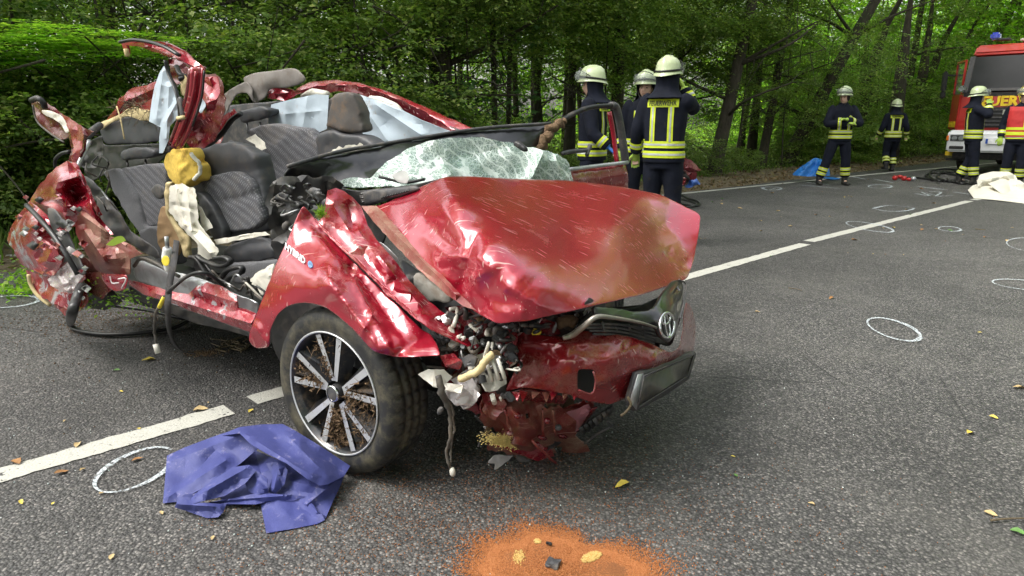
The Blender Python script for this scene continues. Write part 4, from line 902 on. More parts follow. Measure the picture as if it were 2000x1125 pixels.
cs('rear_sill_fold', line([(145, 414), (156, 405), (184, 426), (204, 445), (214, 462), (250, 475), (277, 496), (254, 506), (253, 536), (210, 536), (187, 528), (176, 508), (158, 478), (148, 455)], 'l', -.03), RED_MUD, sp=12, jit=.018, jag=.8, th=.004, inner=[(200, 500, 'l', -.1), (180, 460, 'l', -.06)], folds=[((160, 420), (245, 480), .035, 6), ((165, 450), (205, 510), .04, 6)])
cs('rear_sill_lip', line([(152, 405), (170, 402), (195, 425), (222, 458), (210, 460), (185, 432)], 'l', .0), RED_CLEAN, sp=8, jit=.01, folds=[((155, 405), (215, 458), .03, 4)])
PAN = cs('sill_end_panel', line([(192, 534), (248, 536), (251, 547), (244, 567), (224, 570), (208, 560)], 'l', -.06), RED_CLEAN, sp=11, jit=.006, th=.003)
for pts in ([(215, 540), (219, 553), (232, 552)], [(231, 545), (246, 544), (238, 563)]): ct_('chalk_letter', [(x, y, 'l', -.075) for x, y in pts], .003, WHITEPAPER, n=3)
cs('caught_leaf', line([(207, 478), (225, 462), (240, 460), (246, 470), (232, 476), (220, 481)], 'l', -.12), LEAF_LIGHT, sp=8, jit=.004, th=0)
cs('sill_inner', line([(258, 530), (266, 512), (276, 507), (316, 526), (362, 534), (404, 547), (460, 574), (508, 593), (500, 618), (462, 604), (420, 590), (368, 577), (332, 570), (265, 548)], 'l', .07), SILVER, sp=12, jit=.006, jag=.5, th=.006, folds=[((275, 520), (500, 590), .03, 7)])
cs('sill_outer', line([(250, 547), (296, 558), (332, 568), (368, 574), (385, 558), (404, 551), (431, 560), (462, 576), (464, 602), (500, 612), (488, 648), (454, 637), (395, 614), (329, 591), (280, 575), (252, 556)], 'l', -.0), RED_BARE, sp=11, jit=.012, jag=.6, th=.006, folds=[((300, 572), (490, 632), .04, 9), ((385, 566), (460, 590), .03, 8)])
cs('sill_underside', line([(250, 556), (280, 575), (329, 591), (395, 614), (454, 637), (488, 648), (492, 660), (440, 645), (380, 632), (300, 600), (255, 580)], 'l', .12), BLACK, sp=14, jit=.01)
ct_('sill_hose', [(262, 520, 'l', .0), (275, 505, 'l', .0), (300, 512, 'l', .02), (322, 525, 'l', .02), (350, 540, 'l', .03)], .008, CABLE)
for k in range(14):
    x = rng.uniform(380, 520); y = 520+(x-380)*.42+rng.normal(0, 8); ct_('loose_wire', [(x, y, 'l', .14), (x+rng.uniform(-12, 12), y+rng.uniform(-14, 6), 'l', .1), (x+rng.uniform(10, 32), y+rng.uniform(0, 22), 'l', .12)], .0045, pick([CABLE, BLACK, STEEL, WHITEPL]))
# seat belt, pretensioner, dangling looms
ribbon('seat_belt', pathp([(345, 470, 'l', .15), (340, 510, 'l', -.04), (331, 560, 'l', -.08), (328, 610, 'l', -.08), (331, 645, 'z', .22), (342, 672, 'z', .08), (358, 686, 'z', .02), (380, 690, 'z', .012)]), (FV[0], FV[1], 0), .048, BELT, CAR)
ct_('belt_tensioner', [(325, 462, 'l', .0), (327, 485, 'l', .0)], .009, STEEL, n=2); ct_('belt_tensioner', [(327, 484, 'l', .0), (327, 505, 'l', .0), (329, 530, 'l', .0)], [.018, .024, .014], WHITEPAPER)
cs('warning_tag', line([(314, 503), (322, 497), (331, 501), (332, 516), (324, 522), (315, 517)], 'l', -.03), YELLOWPL, sp=12, jit=0)
ct_('wire_loom', [(440, 560, 'l', .05), (415, 540, 'l', .0), (392, 532, 'l', -.04), (365, 540, 'l', -.05), (342, 558, 'l', -.1), (328, 572, 'l', -.1)], .008, BLACK)
ct_('wire_loom', [(320, 578, 'l', -.1), (312, 596, 'l', -.1), (302, 622, 'l', -.08), (303, 650, 'l', -.06), (306, 676, 'l', -.06)], .006, CABLE, wig=.003); ct_('tape_wrap', [(321, 580, 'l', -.1), (311, 600, 'l', -.1)], .0085, YELLOWPL, n=3); ct_('plug', [(304, 672, 'l', -.06), (309, 690, 'l', -.06)], .013, WHITEPL, n=2)
# door seal torn off, lying on the asphalt
DS = tube('door_seal', pathp([(160, 556, 'l', -.12), (150, 580, 'l', -.18), (139, 618, 'l', -.2), (138, 634, 'z', .03), (150, 644, 'z', .02), (190, 652, 'z', .02), (240, 653, 'z', .02), (296, 648, 'z', .02), (340, 640, 'z', .02), (365, 628, 'z', .03)]), .022, RUBBER, CAR, ry=.012)
tube('door_seal', pathp([(165, 584, 'z', .2), (190, 594, 'z', .12), (230, 598, 'z', .08), (290, 606, 'z', .06), (340, 618, 'z', .05), (372, 624, 'z', .03)]), .018, RUBBER, CAR, ry=.012)
# --- cowl, dashboard, screen
cs('dash_panel', [(562, 326, 'l', .38), (573, 318, 'l', .4), (654, 299, 'l', .66), (738, 284, 'l', .92), (822, 270, 'l', 1.18), (884, 257, 'l', 1.37), (947, 251, 'l', 1.56), (1076, 242, 'l', 1.9), (1079, 250, 'l', 1.9), (1070, 264, 'l', 1.86), (1057, 285, 'l', 1.82), (1000, 290, 'l', 1.6), (940, 300, 'l', 1.4), (880, 310, 'l', 1.2), (800, 330, 'l', .9), (730, 356, 'l', .7), (680, 366, 'l', .62), (600, 382, 'l', .5), (562, 378, 'l', .42), (548, 352, 'l', .36)], GLOSSBLACK, sp=20, jit=.008, th=.01, folds=[((600, 330), (860, 285), .02, 6), ((620, 345), (800, 315), -.03, 8)])
ct_('dash_lip', [(562, 325, 'l', .36), (654, 298, 'l', .64), (738, 283, 'l', .9), (822, 269, 'l', 1.16), (947, 250, 'l', 1.54), (1076, 241, 'l', 1.88)], .009, GREYPL)
cs('dash_debris', line([(520, 388), (532, 356), (560, 344), (600, 342), (650, 345), (672, 362), (655, 392), (618, 402), (592, 412), (578, 440), (572, 480), (552, 520), (535, 500), (528, 450)], 'l', .34), BLACK, sp=11, jag=2, crisp=.03)
for k in range(16):
    x, y = rng.uniform(525, 660), rng.uniform(345, 420); s_ = rng.uniform(8, 20)
    cs('broken_trim', line([(x-s_, y+s_*.2), (x-s_*.2, y-s_*.6), (x+s_, y-s_*.2), (x+s_*.3, y+s_*.6)], 'l', .26+rng.uniform(-.05, .05)), pick([BLACK, BLACK, GREYPL, GLOSSBLACK]), sp=9, jit=.02, th=.006)
for k in range(12):
    x, y = rng.uniform(530, 650), rng.uniform(350, 440); ct_('loose_wire', [(x, y, 'l', .26), (x+rng.uniform(-10, 20), y+10, 'l', .22), (x+rng.uniform(0, 40), y+rng.uniform(-6, 30), 'l', .25)], .005, pick([CABLE, BLACK, STEEL]))
for (x, y) in ((602, 392), (622, 388), (545, 432)): cs('switch_block', line([(x, y), (x+15, y-3), (x+16, y+20), (x+1, y+22)], 'l', .24), GREYPL, sp=20, jit=0, th=.03)
cs('air_vent', line([(698, 374), (810, 362), (822, 370), (772, 386), (740, 394), (707, 404), (698, 390)], 'l', .4), GREYPL, sp=16, jit=.001, th=.02)
for k in range(11): ct_('vent_slot', [(745+k*5.2, 388.5-k*1.3, 'l', .385), (748+k*5.2, 384.5-k*1.3, 'l', .385)], .004, GLOSSBLACK, n=1, seg=4)
for k in range(3): cs('vent_slot', line([(702+k*1, 378+k*8), (708+k, 377+k*8), (709+k, 380+k*8), (703+k, 381+k*8)], 'l', .385), GLOSSBLACK, sp=20, jit=0, sub=0)
cs('scuttle', line([(660, 365), (700, 372), (810, 360), (870, 346), (860, 360), (800, 380), (715, 405), (690, 395), (668, 380)], 'l', .46), BLACK, sp=18, jit=.01)
cs('windscreen', [(664, 354, 'l', .42), (690, 346, 'l', .5), (723, 348, 'l', .55), (747, 324, 'l', .62), (791, 293, 'l', .74), (831, 277, 'l', .86), (878, 269, 'l', 1.0), (931, 268, 'l', 1.14), (993, 277, 'l', 1.3), (1040, 287, 'l', 1.42), (1080, 299, 'l', 1.52), (1107, 312, 'l', 1.58), (1113, 330, 'l', 1.6), (1120, 354, 'l', 1.6), (1060, 352, 'l', 1.42), (1000, 350, 'l', 1.25), (905, 346, 'l', .95), (866, 348, 'l', .78), (830, 358, 'l', .68), (790, 371, 'l', .6), (760, 362, 'l', .56), (700, 366, 'l', .5), (672, 364, 'l', .44)], GLASS, sp=10, jag=1.2, th=.005, crisp=.012,
   inner=[(800, 320, 'l', .68), (860, 310, 'l', .9), (900, 320, 'l', .98), (960, 320, 'l', 1.18), (1040, 325, 'l', 1.36), (1075, 315, 'l', 1.44)], folds=[((845, 280), (880, 340), .05, 10), ((880, 315), (990, 285), -.02, 12), ((1060, 300), (1040, 345), .05, 9), ((1085, 305), (1095, 350), .04, 7), ((740, 335), (800, 350), .03, 8)])
cs('interior_mirror', line([(998, 280), (1006, 273), (1026, 287), (1028, 298), (1018, 297)], 'l', 1.2), BLACK, sp=9, jit=0, th=.03, sub=2)
cs('mirror_glass_shard', line([(762, 342), (790, 330), (800, 345), (795, 360), (775, 356)], 'l', .52), LENS, sp=9, jit=.003)
ct_('wiper_arm', [(740, 345, 'l', .5), (790, 356, 'l', .55), (830, 350, 'l', .6)], .006, BLACK)


# --- left front door standing open
DR = [(1056, 292, 1.82), (1068, 264, 1.86), (1088, 243, 1.95), (1118, 223, 2.1), (1152, 210, 2.28), (1192, 206, 2.5), (1204, 212, 2.56), (1214, 262, 2.6), (1222, 318, 2.62)]
ct_('window_frame', [(x, y, 'l', l) for x, y, l in DR[:6]], .022, BLACK, ry=.015, n=6); ct_('window_frame', [(x, y, 'l', l) for x, y, l in DR[5:]], .027, GREYPL, ry=.024, n=6)
ct_('frame_inner', [(1190, 218, 'l', 2.48), (1198, 262, 'l', 2.52), (1205, 318, 'l', 2.54)], .016, RED, n=5)
ct_('frame_mud', [(1057, 290, 'l', 1.8), (1070, 262, 'l', 1.84), (1090, 244, 'l', 1.92), (1104, 234, 'l', 2.0)], [.022, .03, .024, .01], MUD, wig=.008, n=8)
cs('door_skin', [(1112, 332, 'l', 1.95), (1160, 326, 'l', 2.25), (1226, 317, 'l', 2.6), (1232, 345, 'l', 2.62), (1230, 385, 'l', 2.62), (1180, 390, 'l', 2.3), (1120, 385, 'l', 1.95)], MAROON, sp=14, jit=.004, th=.05, folds=[((1120, 350), (1228, 340), .03, 9)])
ct_('door_trim_strip', [(1112, 331, 'l', 1.93), (1160, 325, 'l', 2.22), (1226, 317, 'l', 2.57)], .012, SILVER)
ct_('mirror_stalk', [(1098, 300, 'l', 1.9), (1115, 296, 'l', 1.98), (1148, 293, 'l', 2.12), (1152, 284, 'l', 2.14), (1146, 304, 'l', 2.1)], .012, GREYPL)
# --- engine bay behind the torn front
cs('bay_shadow_panel', [(780, 500, 'l', .5), (900, 590, 'l', .5), (1000, 620, 'l', .55), (1150, 605, 'l', .7), (1290, 590, 'l', 1.1), (1290, 700, 'l', 1.0), (1100, 740, 'l', .6), (1000, 800, 'l', .45), (880, 780, 'l', .35), (820, 700, 'l', .3)], BLACK, sp=26, jit=.03)  # black backing sheet put in as the shadow inside the bay
cs('washer_bottle', line([(803, 535), (815, 527), (845, 545), (880, 575), (886, 590), (868, 597), (830, 588), (810, 565)], 'l', .28), WHITEPL, sp=11, jit=.001, th=.08, sub=2, folds=[((815, 540), (870, 585), .04, 20)])
cs('strut_tower', line([(868, 600), (905, 596), (940, 625), (958, 650), (930, 665), (900, 640)], 'l', .3), RED_DARK, sp=10, jit=.015)
cs('light_gasket', line([(737, 470), (752, 478), (775, 500), (780, 512), (762, 505)], 'l', .24), STEEL, sp=8, jit=.004)
def debris(n, x0, x1, y0, y1, lfun, mats, smin=.005, smax=.019):
    """brackets, plugs and housings torn loose in the front"""
    for k in range(n):
        x, y = rng.uniform(x0, x1), rng.uniform(y0, y1); p = P(x, y, *lfun(x, y)); s = rng.uniform(smin, smax, 3)
        e = Matrix.Rotation(rng.uniform(0, 6), 3, 'Z') @ Matrix.Rotation(rng.uniform(-1, 1), 3, 'X') @ Matrix.Rotation(rng.uniform(-1, 1), 3, 'Y')
        bm = bmesh.new()
        if k % 3 == 0:
            r = bmesh.ops.create_cone(bm, cap_ends=True, segments=14, radius1=s[0], radius2=s[0]*rng.uniform(.5, 1), depth=s[2]*2)
            bmesh.ops.transform(bm, matrix=Matrix.Translation(Vector(p)) @ e.to_4x4(), verts=r['verts'])
            link(pick(['bolt_boss', 'hose_end', 'lamp_bulb_seat']), bm_mesh(bm, False), pick(mats), CAR)
        else:
            box_bm(bm, p, s*2, e, .003); box_bm(bm, p+rng.normal(0, .012, 3), s*rng.uniform(.5, 1.2), e, .002)
            link(pick(['plug_housing', 'broken_bracket', 'clip']), bm_mesh(bm, False), pick(mats), CAR)
dm = [BLACK, GREYPL, STEEL, BLACK, BLACK, GREYPL, WHITEPL, RED_DARK, SILVER, MUD]
debris(60, 850, 1005, 615, 700, lambda x, y: ('l', .14+rng.uniform(0, .12)), dm)
debris(30, 870, 1000, 690, 780, lambda x, y: ('l', .14+rng.uniform(0, .1)), [WHITEPL, WHITEPL, GREYPL, STEEL, MUD])
debris(20, 1000, 1160, 605, 645, lambda x, y: ('f', .62+rng.uniform(0, .1)), [BLACK, GREYPL, STEEL, RED_DARK, BLACK])
for k in range(34):
    x, y = rng.uniform(850, 1010), rng.uniform(610, 730); q = [(x+rng.uniform(-22, 22), y+rng.uniform(-18, 18)) for _ in range(4)]
    ct_('hose', [(a, b, 'l', .12+rng.uniform(0, .1)) for a, b in q], rng.uniform(.003, .009), pick([BLACK, CABLE, GREYPL, STEEL, BLACK, WHITEPL]))
for k in range(10):
    x, y = rng.uniform(1010, 1150), rng.uniform(600, 640); q = [(x+rng.uniform(-22, 22), y+rng.uniform(-10, 10)) for _ in range(4)]
    ct_('hose', [(a, b, 'f', .68+rng.uniform(0, .08)) for a, b in q], rng.uniform(.004, .009), pick([BLACK, CABLE, STEEL]))
ct_('pipe_end', [(1090, 632, 'f', .74), (1112, 626, 'f', .76), (1124, 632, 'f', .78)], .02, MUD); ct_('pipe_elbow', [(1000, 690, 'f', .58), (985, 660, 'f', .56), (990, 640, 'f', .58), (1015, 640, 'f', .62)], .016, SILVER)
cs('radiator_support', line([(1048, 640), (1060, 622), (1085, 630), (1096, 652), (1080, 656), (1065, 650)], 'f', .73), RED_DARK, sp=10, jit=.01, th=.006); ct_('yellow_plug', [(1041, 646, 'f', .7), (1053, 646, 'f', .71)], .014, YELLOWPL, n=2)
cs('headlamp_housing', [(816, 731, 'l', .04), (836, 721, 'l', .05), (868, 722, 'l', .08), (884, 736, 'l', .1), (872, 748, 'l', .09), (905, 752, 'l', .1), (900, 768, 'l', .08), (872, 762, 'l', .06), (845, 754, 'l', .04)], WHITEPL, sp=8, jag=.6, th=.006, crisp=.012)
cs('headlamp_housing', [(880, 742, 'l', .13), (912, 722, 'l', .15), (934, 740, 'l', .16), (926, 758, 'l', .14), (938, 770, 'l', .13), (924, 790, 'l', .12), (906, 798, 'l', .1), (890, 780, 'l', .1), (900, 764, 'l', .12)], LENS, sp=8, jag=.8, th=.005, crisp=.015)
cs('headlamp_housing', [(930, 712, 'l', .15), (948, 692, 'l', .16), (966, 702, 'l', .17), (986, 726, 'l', .2), (990, 748, 'l', .2), (972, 762, 'l', .17), (950, 764, 'l', .15), (940, 742, 'l', .14)], WHITEPL, sp=8, jag=.8, th=.006, crisp=.016)
cs('inner_wing', [(862, 690, 'l', .22), (930, 680, 'l', .26), (985, 700, 'l', .3), (1000, 760, 'l', .3), (980, 800, 'l', .28), (930, 810, 'l', .24), (890, 790, 'l', .2), (868, 740, 'l', .2)], RED_DARK, sp=10, jit=.03, jag=1.5)
cs('crumpled_bracket', [(858, 694, 'l', .1), (886, 690, 'l', .12), (905, 706, 'l', .13), (896, 722, 'l', .12), (870, 716, 'l', .1)], RED_PALE, sp=7, jit=.02, jag=1)
cs('crumpled_bracket', [(940, 770, 'l', .2), (975, 762, 'l', .22), (990, 790, 'l', .22), (968, 820, 'l', .2), (944, 806, 'l', .18)], RED_MUD, sp=7, jit=.02, jag=1.5)
cs('crumpled_bracket', [(985, 640, 'l', .22), (1008, 650, 'l', .22), (1010, 690, 'l', .24), (995, 720, 'l', .22), (982, 690, 'l', .22)], RED_BARE, sp=7, jit=.02, jag=1)
cs('lamp_seal', line([(900, 700), (915, 692), (930, 700), (926, 716), (908, 716)], 'l', .1), GREYPL, sp=8, th=.01, crisp=.006)
ct_('lamp_hose', [(900, 742, 'l', .08), (918, 732, 'l', .08), (936, 722, 'l', .09), (950, 702, 'l', .1), (962, 690, 'l', .12)], .012, CREAM, wig=.0015)
cs('headlamp_bracket', [(865, 765, 'l', .1), (920, 735, 'l', .14), (938, 760, 'l', .16), (930, 785, 'l', .14), (915, 795, 'l', .12), (905, 790, 'l', .1), (890, 795, 'l', .1)], LENS, sp=10, jit=.01)
for (a, b) in (((948, 700), (962, 745)), ((960, 698), (975, 742)), ((972, 700), (986, 740))): ct_('headlamp_rib', [(a[0], a[1], 'l', .12), (b[0], b[1], 'l', .12)], .006, WHITEPL, n=2)
ct_('hanging_cable', [(856, 735, 'l', .0), (862, 765, 'l', .0), (873, 785, 'l', .02), (880, 812, 'l', .03), (880, 850, 'l', .03), (872, 885, 'l', .03), (878, 912, 'l', .03)], [.01, .012, .009, .007, .007, .005, .005], CABLE, wig=.002)
ct_('hanging_cable', [(866, 770, 'l', .02), (884, 800, 'l', .05), (886, 840, 'l', .05), (880, 880, 'l', .04), (882, 905, 'l', .04)], .004, CABLE, wig=.002)
cs('cable_plug', line([(872, 914), (882, 911), (889, 932), (878, 938)], 'l', .03), WHITEPL, sp=20, jit=0, th=.018); cs('cable_plug', line([(849, 797), (862, 793), (866, 806), (850, 818)], 'l', .0), GREYPL, sp=20, jit=0, th=.015)
# --- front bumper
bo = [(1006, 647, .6), (1049, 652, .68), (1106, 658, .77), (1134, 645, .8), (1184, 647, .85), (1227, 656, .9), (1273, 670, .93), (1290, 678, .94), (1312, 690, .96), (1328, 678, .95), (1334, 649, .92), (1336, 610, .9), (1341, 586, .88), (1352, 600, .86), (1360, 630, .83), (1360, 662, .82), (1354, 691, .85), (1300, 718, .93), (1248, 745, .93), (1234, 768, .92), (1222, 781, .91), (1191, 791, .88), (1155, 787, .84), (1113, 773, .79), (1063, 763, .72), (1020, 757, .66), (985, 766, .6), (999, 734, .62), (1013, 702, .63), (1003, 674, .6)]
BUMP = cs('front_bumper', [(x, y, 'f', f) for x, y, f in bo], MAROON, sp=12, jit=.003, jag=.4, th=.005, sub=2, inner=[(1100, 710, 'f', .82), (1200, 700, 'f', .93), (1280, 700, 'f', .97), (1060, 700, 'f', .72)], holes=[[(1129, 722), (1158, 722), (1163, 728), (1160, 764), (1154, 769), (1128, 762)]], folds=[((1020, 670), (1180, 672), .02, 8), ((1160, 750), (1330, 690), .012, 5), ((1020, 740), (1110, 700), -.01, 8)])
cs('hook_recess', line([(1120, 715), (1170, 715), (1172, 775), (1120, 770)], 'f', .74), BLACK, sp=20, jit=0)
ct_('hole_rim', [(1159, 726, 'f', .885), (1163, 745, 'f', .885), (1156, 769, 'f', .88), (1131, 762, 'f', .86)], .003, RED_PALE, seg=5)
for k in range(9):
    x, y = rng.uniform(950, 1140), rng.uniform(772, 905); s_ = rng.uniform(9, 20); an = rng.uniform(0, 6.28)
    cs('torn_strip', [(x+s_*math.cos(an+t)*w_, y+s_*math.sin(an+t)*w_*.8, 'f', .44+(x-950)/1000+rng.uniform(0, .04)) for t, w_ in ((0, 1.2), (1.3, .5), (2.6, 1.3), (3.6, .6), (4.9, .8))], pick([RED_MUD, RED_DARK, RED_BARE, GREYPL, RED_MUD]), sp=7, crisp=.01, th=.004)
lo = [(942, 770, .52), (985, 773, .56), (1027, 768, .6), (1056, 773, .64), (1062, 794, .66), (1109, 797, .7), (1141, 780, .76), (1160, 791, .78), (1155, 806, .76), (1128, 843, .7), (1122, 852, .68), (1134, 862, .68), (1150, 876, .68), (1148, 892, .66), (1128, 892, .64), (1109, 914, .6), (1105, 894, .6), (1098, 873, .6), (1082, 874, .58), (1091, 894, .58), (1091, 913, .56), (1063, 907, .54), (1020, 890, .52), (999, 887, .5), (953, 880, .47), (956, 857, .48), (976, 843, .5), (946, 832, .48), (935, 818, .48), (940, 790, .5)]
cs('torn_bumper_lower', [(x, y, 'f', f) for x, y, f in lo], RED_MUD, sp=8, crisp=.022, jag=2.4, th=.006, inner=[(1050, 830, 'f', .66), (1000, 810, 'f', .6)], folds=[((960, 860), (1080, 880), .05, 8), ((1000, 800), (1060, 850), .03, 8), ((950, 790), (985, 830), -.04, 8)], holes=[[(1026, 808), (1034, 806), (1036, 815), (1028, 818)]])
for (x, y, f) in ((1010, 812, .63), (1068, 822, .68), (1090, 835, .69), (995, 845, .56), (1048, 868, .585)):
    ct_('screw_boss', [(x, y, 'f', f+.012), (x+1, y, 'f', f+.028)], .011, pick([RED_DARK, GREYPL]), n=1, seg=12)
for (a, b) in (((985, 800), (1000, 850)), ((1060, 800), (1062, 850)), ((1080, 800), (1084, 850)), ((1040, 862), (1085, 905))): ct_('moulded_rib', [(a[0], a[1], 'f', .665+(a[0]-1050)/900), (b[0], b[1], 'f', .64+(b[0]-1050)/900)], .005, RED_MUD, n=4, wig=.002)
cs('bumper_slot', [(1106, 806, 'f', .72), (1150, 790, 'f', .78), (1156, 800, 'f', .78), (1132, 838, 'f', .72), (1124, 844, 'f', .71), (1126, 822, 'f', .72)], basic('pink_scuffed_plastic', (.3, .12, .15), .5, dirt=.4), sp=9, crisp=.008, jag=.6)
for k in range(7): x = 1004+k*20+rng.uniform(-5, 5); cs('torn_edge', [(x-8, 764+rng.uniform(-3, 3), 'f', .7+(x-1050)/900), (x+9, 766, 'f', .72+(x-1050)/900), (x+rng.uniform(-6, 6), 778+rng.uniform(0, 9), 'f', .73+(x-1050)/900)], pick([MAROON, RED_MUD, RED_PALE]), sp=6, crisp=.006)
cs('bumper_ledge', [(985, 770, 'f', .62), (1020, 760, 'f', .66), (1063, 765, 'f', .72), (1110, 776, 'f', .78), (1100, 790, 'f', .74), (1060, 785, 'f', .68), (1000, 780, 'f', .6), (950, 785, 'f', .55)], RED_DARK, sp=10, jit=.01, jag=1)
cs('foglamp_bowl', line([(1062, 775), (1095, 772), (1120, 778), (1125, 795), (1100, 800), (1068, 796)], 'f', .66), MUD, sp=8, jit=.01)
cs('torn_tongue', [(960, 868, 'f', .5), (1000, 862, 'f', .55), (1040, 862, 'f', .58), (1078, 878, 'f', .6), (1091, 912, 'f', .58), (1060, 906, 'f', .56), (1015, 888, 'f', .53)], RED_PALE, sp=9, jit=.012, jag=1)
cs('plastic_shard', [(965, 888, 'f', .46), (1004, 890, 'f', .48), (995, 900, 'f', .48), (980, 910, 'f', .47), (965, 921, 'f', .46), (968, 905, 'f', .46), (951, 904, 'f', .45)], LENS, sp=7, jit=.008, jag=1)
cs('shard_block', [(1008, 888, 'f', .5), (1030, 892, 'f', .52), (1060, 908, 'f', .55), (1048, 914, 'f', .55), (1012, 904, 'f', .5)], GREYPL, sp=10, jit=.001, th=.02)
for (x, y) in ((1057, 851), (1097, 848)): cs('bumper_clip', line([(x, y), (x+16, y-1), (x+18, y+12), (x+2, y+13)], 'f', .66), RED_DARK, sp=20, jit=0, th=.03)
ct_('lower_fin', [(1128, 842, 'f', .7), (1150, 812, 'f', .76), (1162, 796, 'f', .8)], .012, RED_DARK, ry=.004)
for k in range(7): cs('grille_fin', line([(1132+k*9, 838-k*6), (1143+k*9, 826-k*6), (1152+k*8, 836-k*6), (1142+k*8, 850-k*6)], 'f', .76+.01*k), pick([GREYPL, BLACK]), sp=12, jit=.003, th=.005, sub=0)
ct_('fin_rail', [(1142, 866, 'f', .72), (1170, 845, 'f', .78), (1194, 832, 'f', .82), (1186, 822, 'f', .82)], .005, GREYPL)
for k in range(12):
    x, y = rng.uniform(935, 975), rng.uniform(800, 850); q = [(x+rng.uniform(-12, 12), y+rng.uniform(-12, 12)) for _ in range(3)]; ct_('torn_strip', [(a, b, 'f', .48) for a, b in q], .006, pick([GREYPL, MUD, CREAM, LENS]), ry=.002)
# granules caught on the torn bumper
vs, fs = [], []
for k in range(1500):
    x = rng.normal(983, 16); y = 862+rng.normal(0, 5)+(x-983)*.14
    p = P(x, y, 'f', .555)+rng.normal(0, .004, 3); r = rng.uniform(.0018, .0032); i0 = len(vs); vs += [p+[r, 0, 0], p-[r, 0, 0], p+[0, r, 0], p-[0, r, 0], p+[0, 0, r], p-[0, 0, r]]
    fs += [(i0, i0+2, i0+4), (i0+2, i0+1, i0+4), (i0+1, i0+3, i0+4), (i0+3, i0, i0+4)]
PALEGRAIN = basic('pale_granules', (.7, .55, .2), .9, var=.2, scale=60, bump=0)
tag(link('granules_on_bumper', mesh(vs, fs, False), PALEGRAIN, CAR), kind='stuff')
# --- grille, badge, number plate
cs('grille_back', [(1118, 645, 'f', .8), (1160, 600, 'f', .8), (1240, 600, 'f', .84), (1330, 560, 'f', .84), (1338, 600, 'f', .86), (1312, 680, 'f', .9), (1270, 668, 'f', .88), (1184, 650, 'f', .82)], BLACK, sp=24, jit=.004)
cs('grille_bar', [(1158, 595, 'f', .86), (1200, 600, 'f', .88), (1240, 606, 'f', .9), (1268, 604, 'f', .92), (1282, 592, 'f', .92), (1296, 570, 'f', .9), (1316, 545, 'f', .86), (1330, 545, 'f', .85), (1338, 556, 'f', .86), (1334, 600, 'f', .92), (1326, 640, 'f', .96), (1310, 672, 'f', .97), (1292, 664, 'f', .96), (1275, 640, 'f', .95), (1240, 628, 'f', .92), (1200, 620, 'f', .9), (1166, 615, 'f', .88)], GLOSSBLACK, sp=11, jit=.001, th=.02, sub=2, inner=[(1300, 630, 'f', .99)])
for k in range(4): ct_('grille_slat', [(1140+k*6, 634+k*6, 'f', .85), (1210, 634+k*7, 'f', .88), (1286-k*3, 650+k*7, 'f', .93)], .0045, GREYPL, seg=6)
for k in range(4): ct_('grille_post', [(1176+k*26, 628+k*3, 'f', .87), (1180+k*26, 646+k*4, 'f', .88)], .004, GREYPL, seg=6, n=2)
ct_('grille_trim', [(1100, 660, 'f', .8), (1118, 654, 'f', .82), (1142, 636, 'f', .87), (1165, 619, 'f', .9), (1200, 621, 'f', .92), (1250, 630, 'f', .95), (1282, 640, 'f', .97)], [.008, .011, .009, .007, .005, .004], basic('dull_chrome', (.3, .28, .25), .35, .6, dirt=.5, dcol=(.25, .2, .14)))
ct_('grille_edge', [(1326, 546, 'f', .86), (1340, 556, 'f', .87), (1336, 590, 'f', .93), (1328, 622, 'f', .96)], .0032, GREYPL); cs('grille_splinter', line([(1140, 595), (1150, 580), (1160, 585), (1166, 598), (1155, 602)], 'f', .86), GREYPL, sp=6, jit=.008, jag=1)
for k in range(5): ct_('cooling_slat', [(1290+k*8, 596-k*9, 'f', .87), (1300+k*7, 640-k*18, 'f', .91)], .004, GREYPL, n=2, seg=5)
def emblem():
    c = P(1303, 635, 'f', 1.015); ax = np.array([LV[0], LV[1], 0.]); up = np.array([-FV[0]*.25, -FV[1]*.25, .97]); nrm = np.cross(ax, up)
    vs, fs = [], []
    def ering(cx, cy, a, b, r, n=40):
        pth = [c+ax*(cx+a*math.cos(2*math.pi*i/n))+up*(cy+b*math.sin(2*math.pi*i/n)) for i in range(n+1)]; sweep(vs, fs, pth, r, 8, cap=False)
    ering(0, 0, .056, .04, .0045); ering(0, .0, .015, .038, .0034); ering(0, .021, .035, .016, .0034)
    link('badge', mesh(vs, fs), CHROME, CAR)
    bm = bmesh.new(); r = bmesh.ops.create_circle(bm, cap_ends=True, segments=40, radius=1)
    M = Matrix(((ax[0]*.055, up[0]*.039, nrm[0], c[0]-FV[0]*.006), (ax[1]*.055, up[1]*.039, nrm[1], c[1]-FV[1]*.006), (ax[2]*.055, up[2]*.039, nrm[2], c[2]), (0, 0, 0, 1))); bmesh.ops.transform(bm, matrix=M, verts=bm.verts)
    link('badge_plate', bm_mesh(bm), GLOSSBLACK, CAR)
emblem()
cs('plate_holder', [(1246, 731, 'f', .96), (1258, 728, 'f', .965), (1357, 686, 'f', .93), (1360, 692, 'f', .93), (1346, 740, 'f', .92), (1300, 772, 'f', .94), (1243, 803, 'f', .955), (1230, 785, 'f', .95)], GREYPL, sp=30, jit=0, sub=0, th=.02)
PLATEM = basic('plate_painted_shade', (.05, .05, .05), .35, dirt=.7, dcol=(.14, .12, .09), scale=14)  # shade over the plate is put into its dark grey; mud patches on top
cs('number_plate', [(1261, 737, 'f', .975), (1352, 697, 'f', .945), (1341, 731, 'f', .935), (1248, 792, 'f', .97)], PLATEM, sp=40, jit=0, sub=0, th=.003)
cs('plate_edge', [(1247, 732, 'f', .968), (1258, 729, 'f', .972), (1243, 800, 'f', .962), (1231, 784, 'f', .955)], SILVER, sp=40, jit=0, sub=0, th=.004)
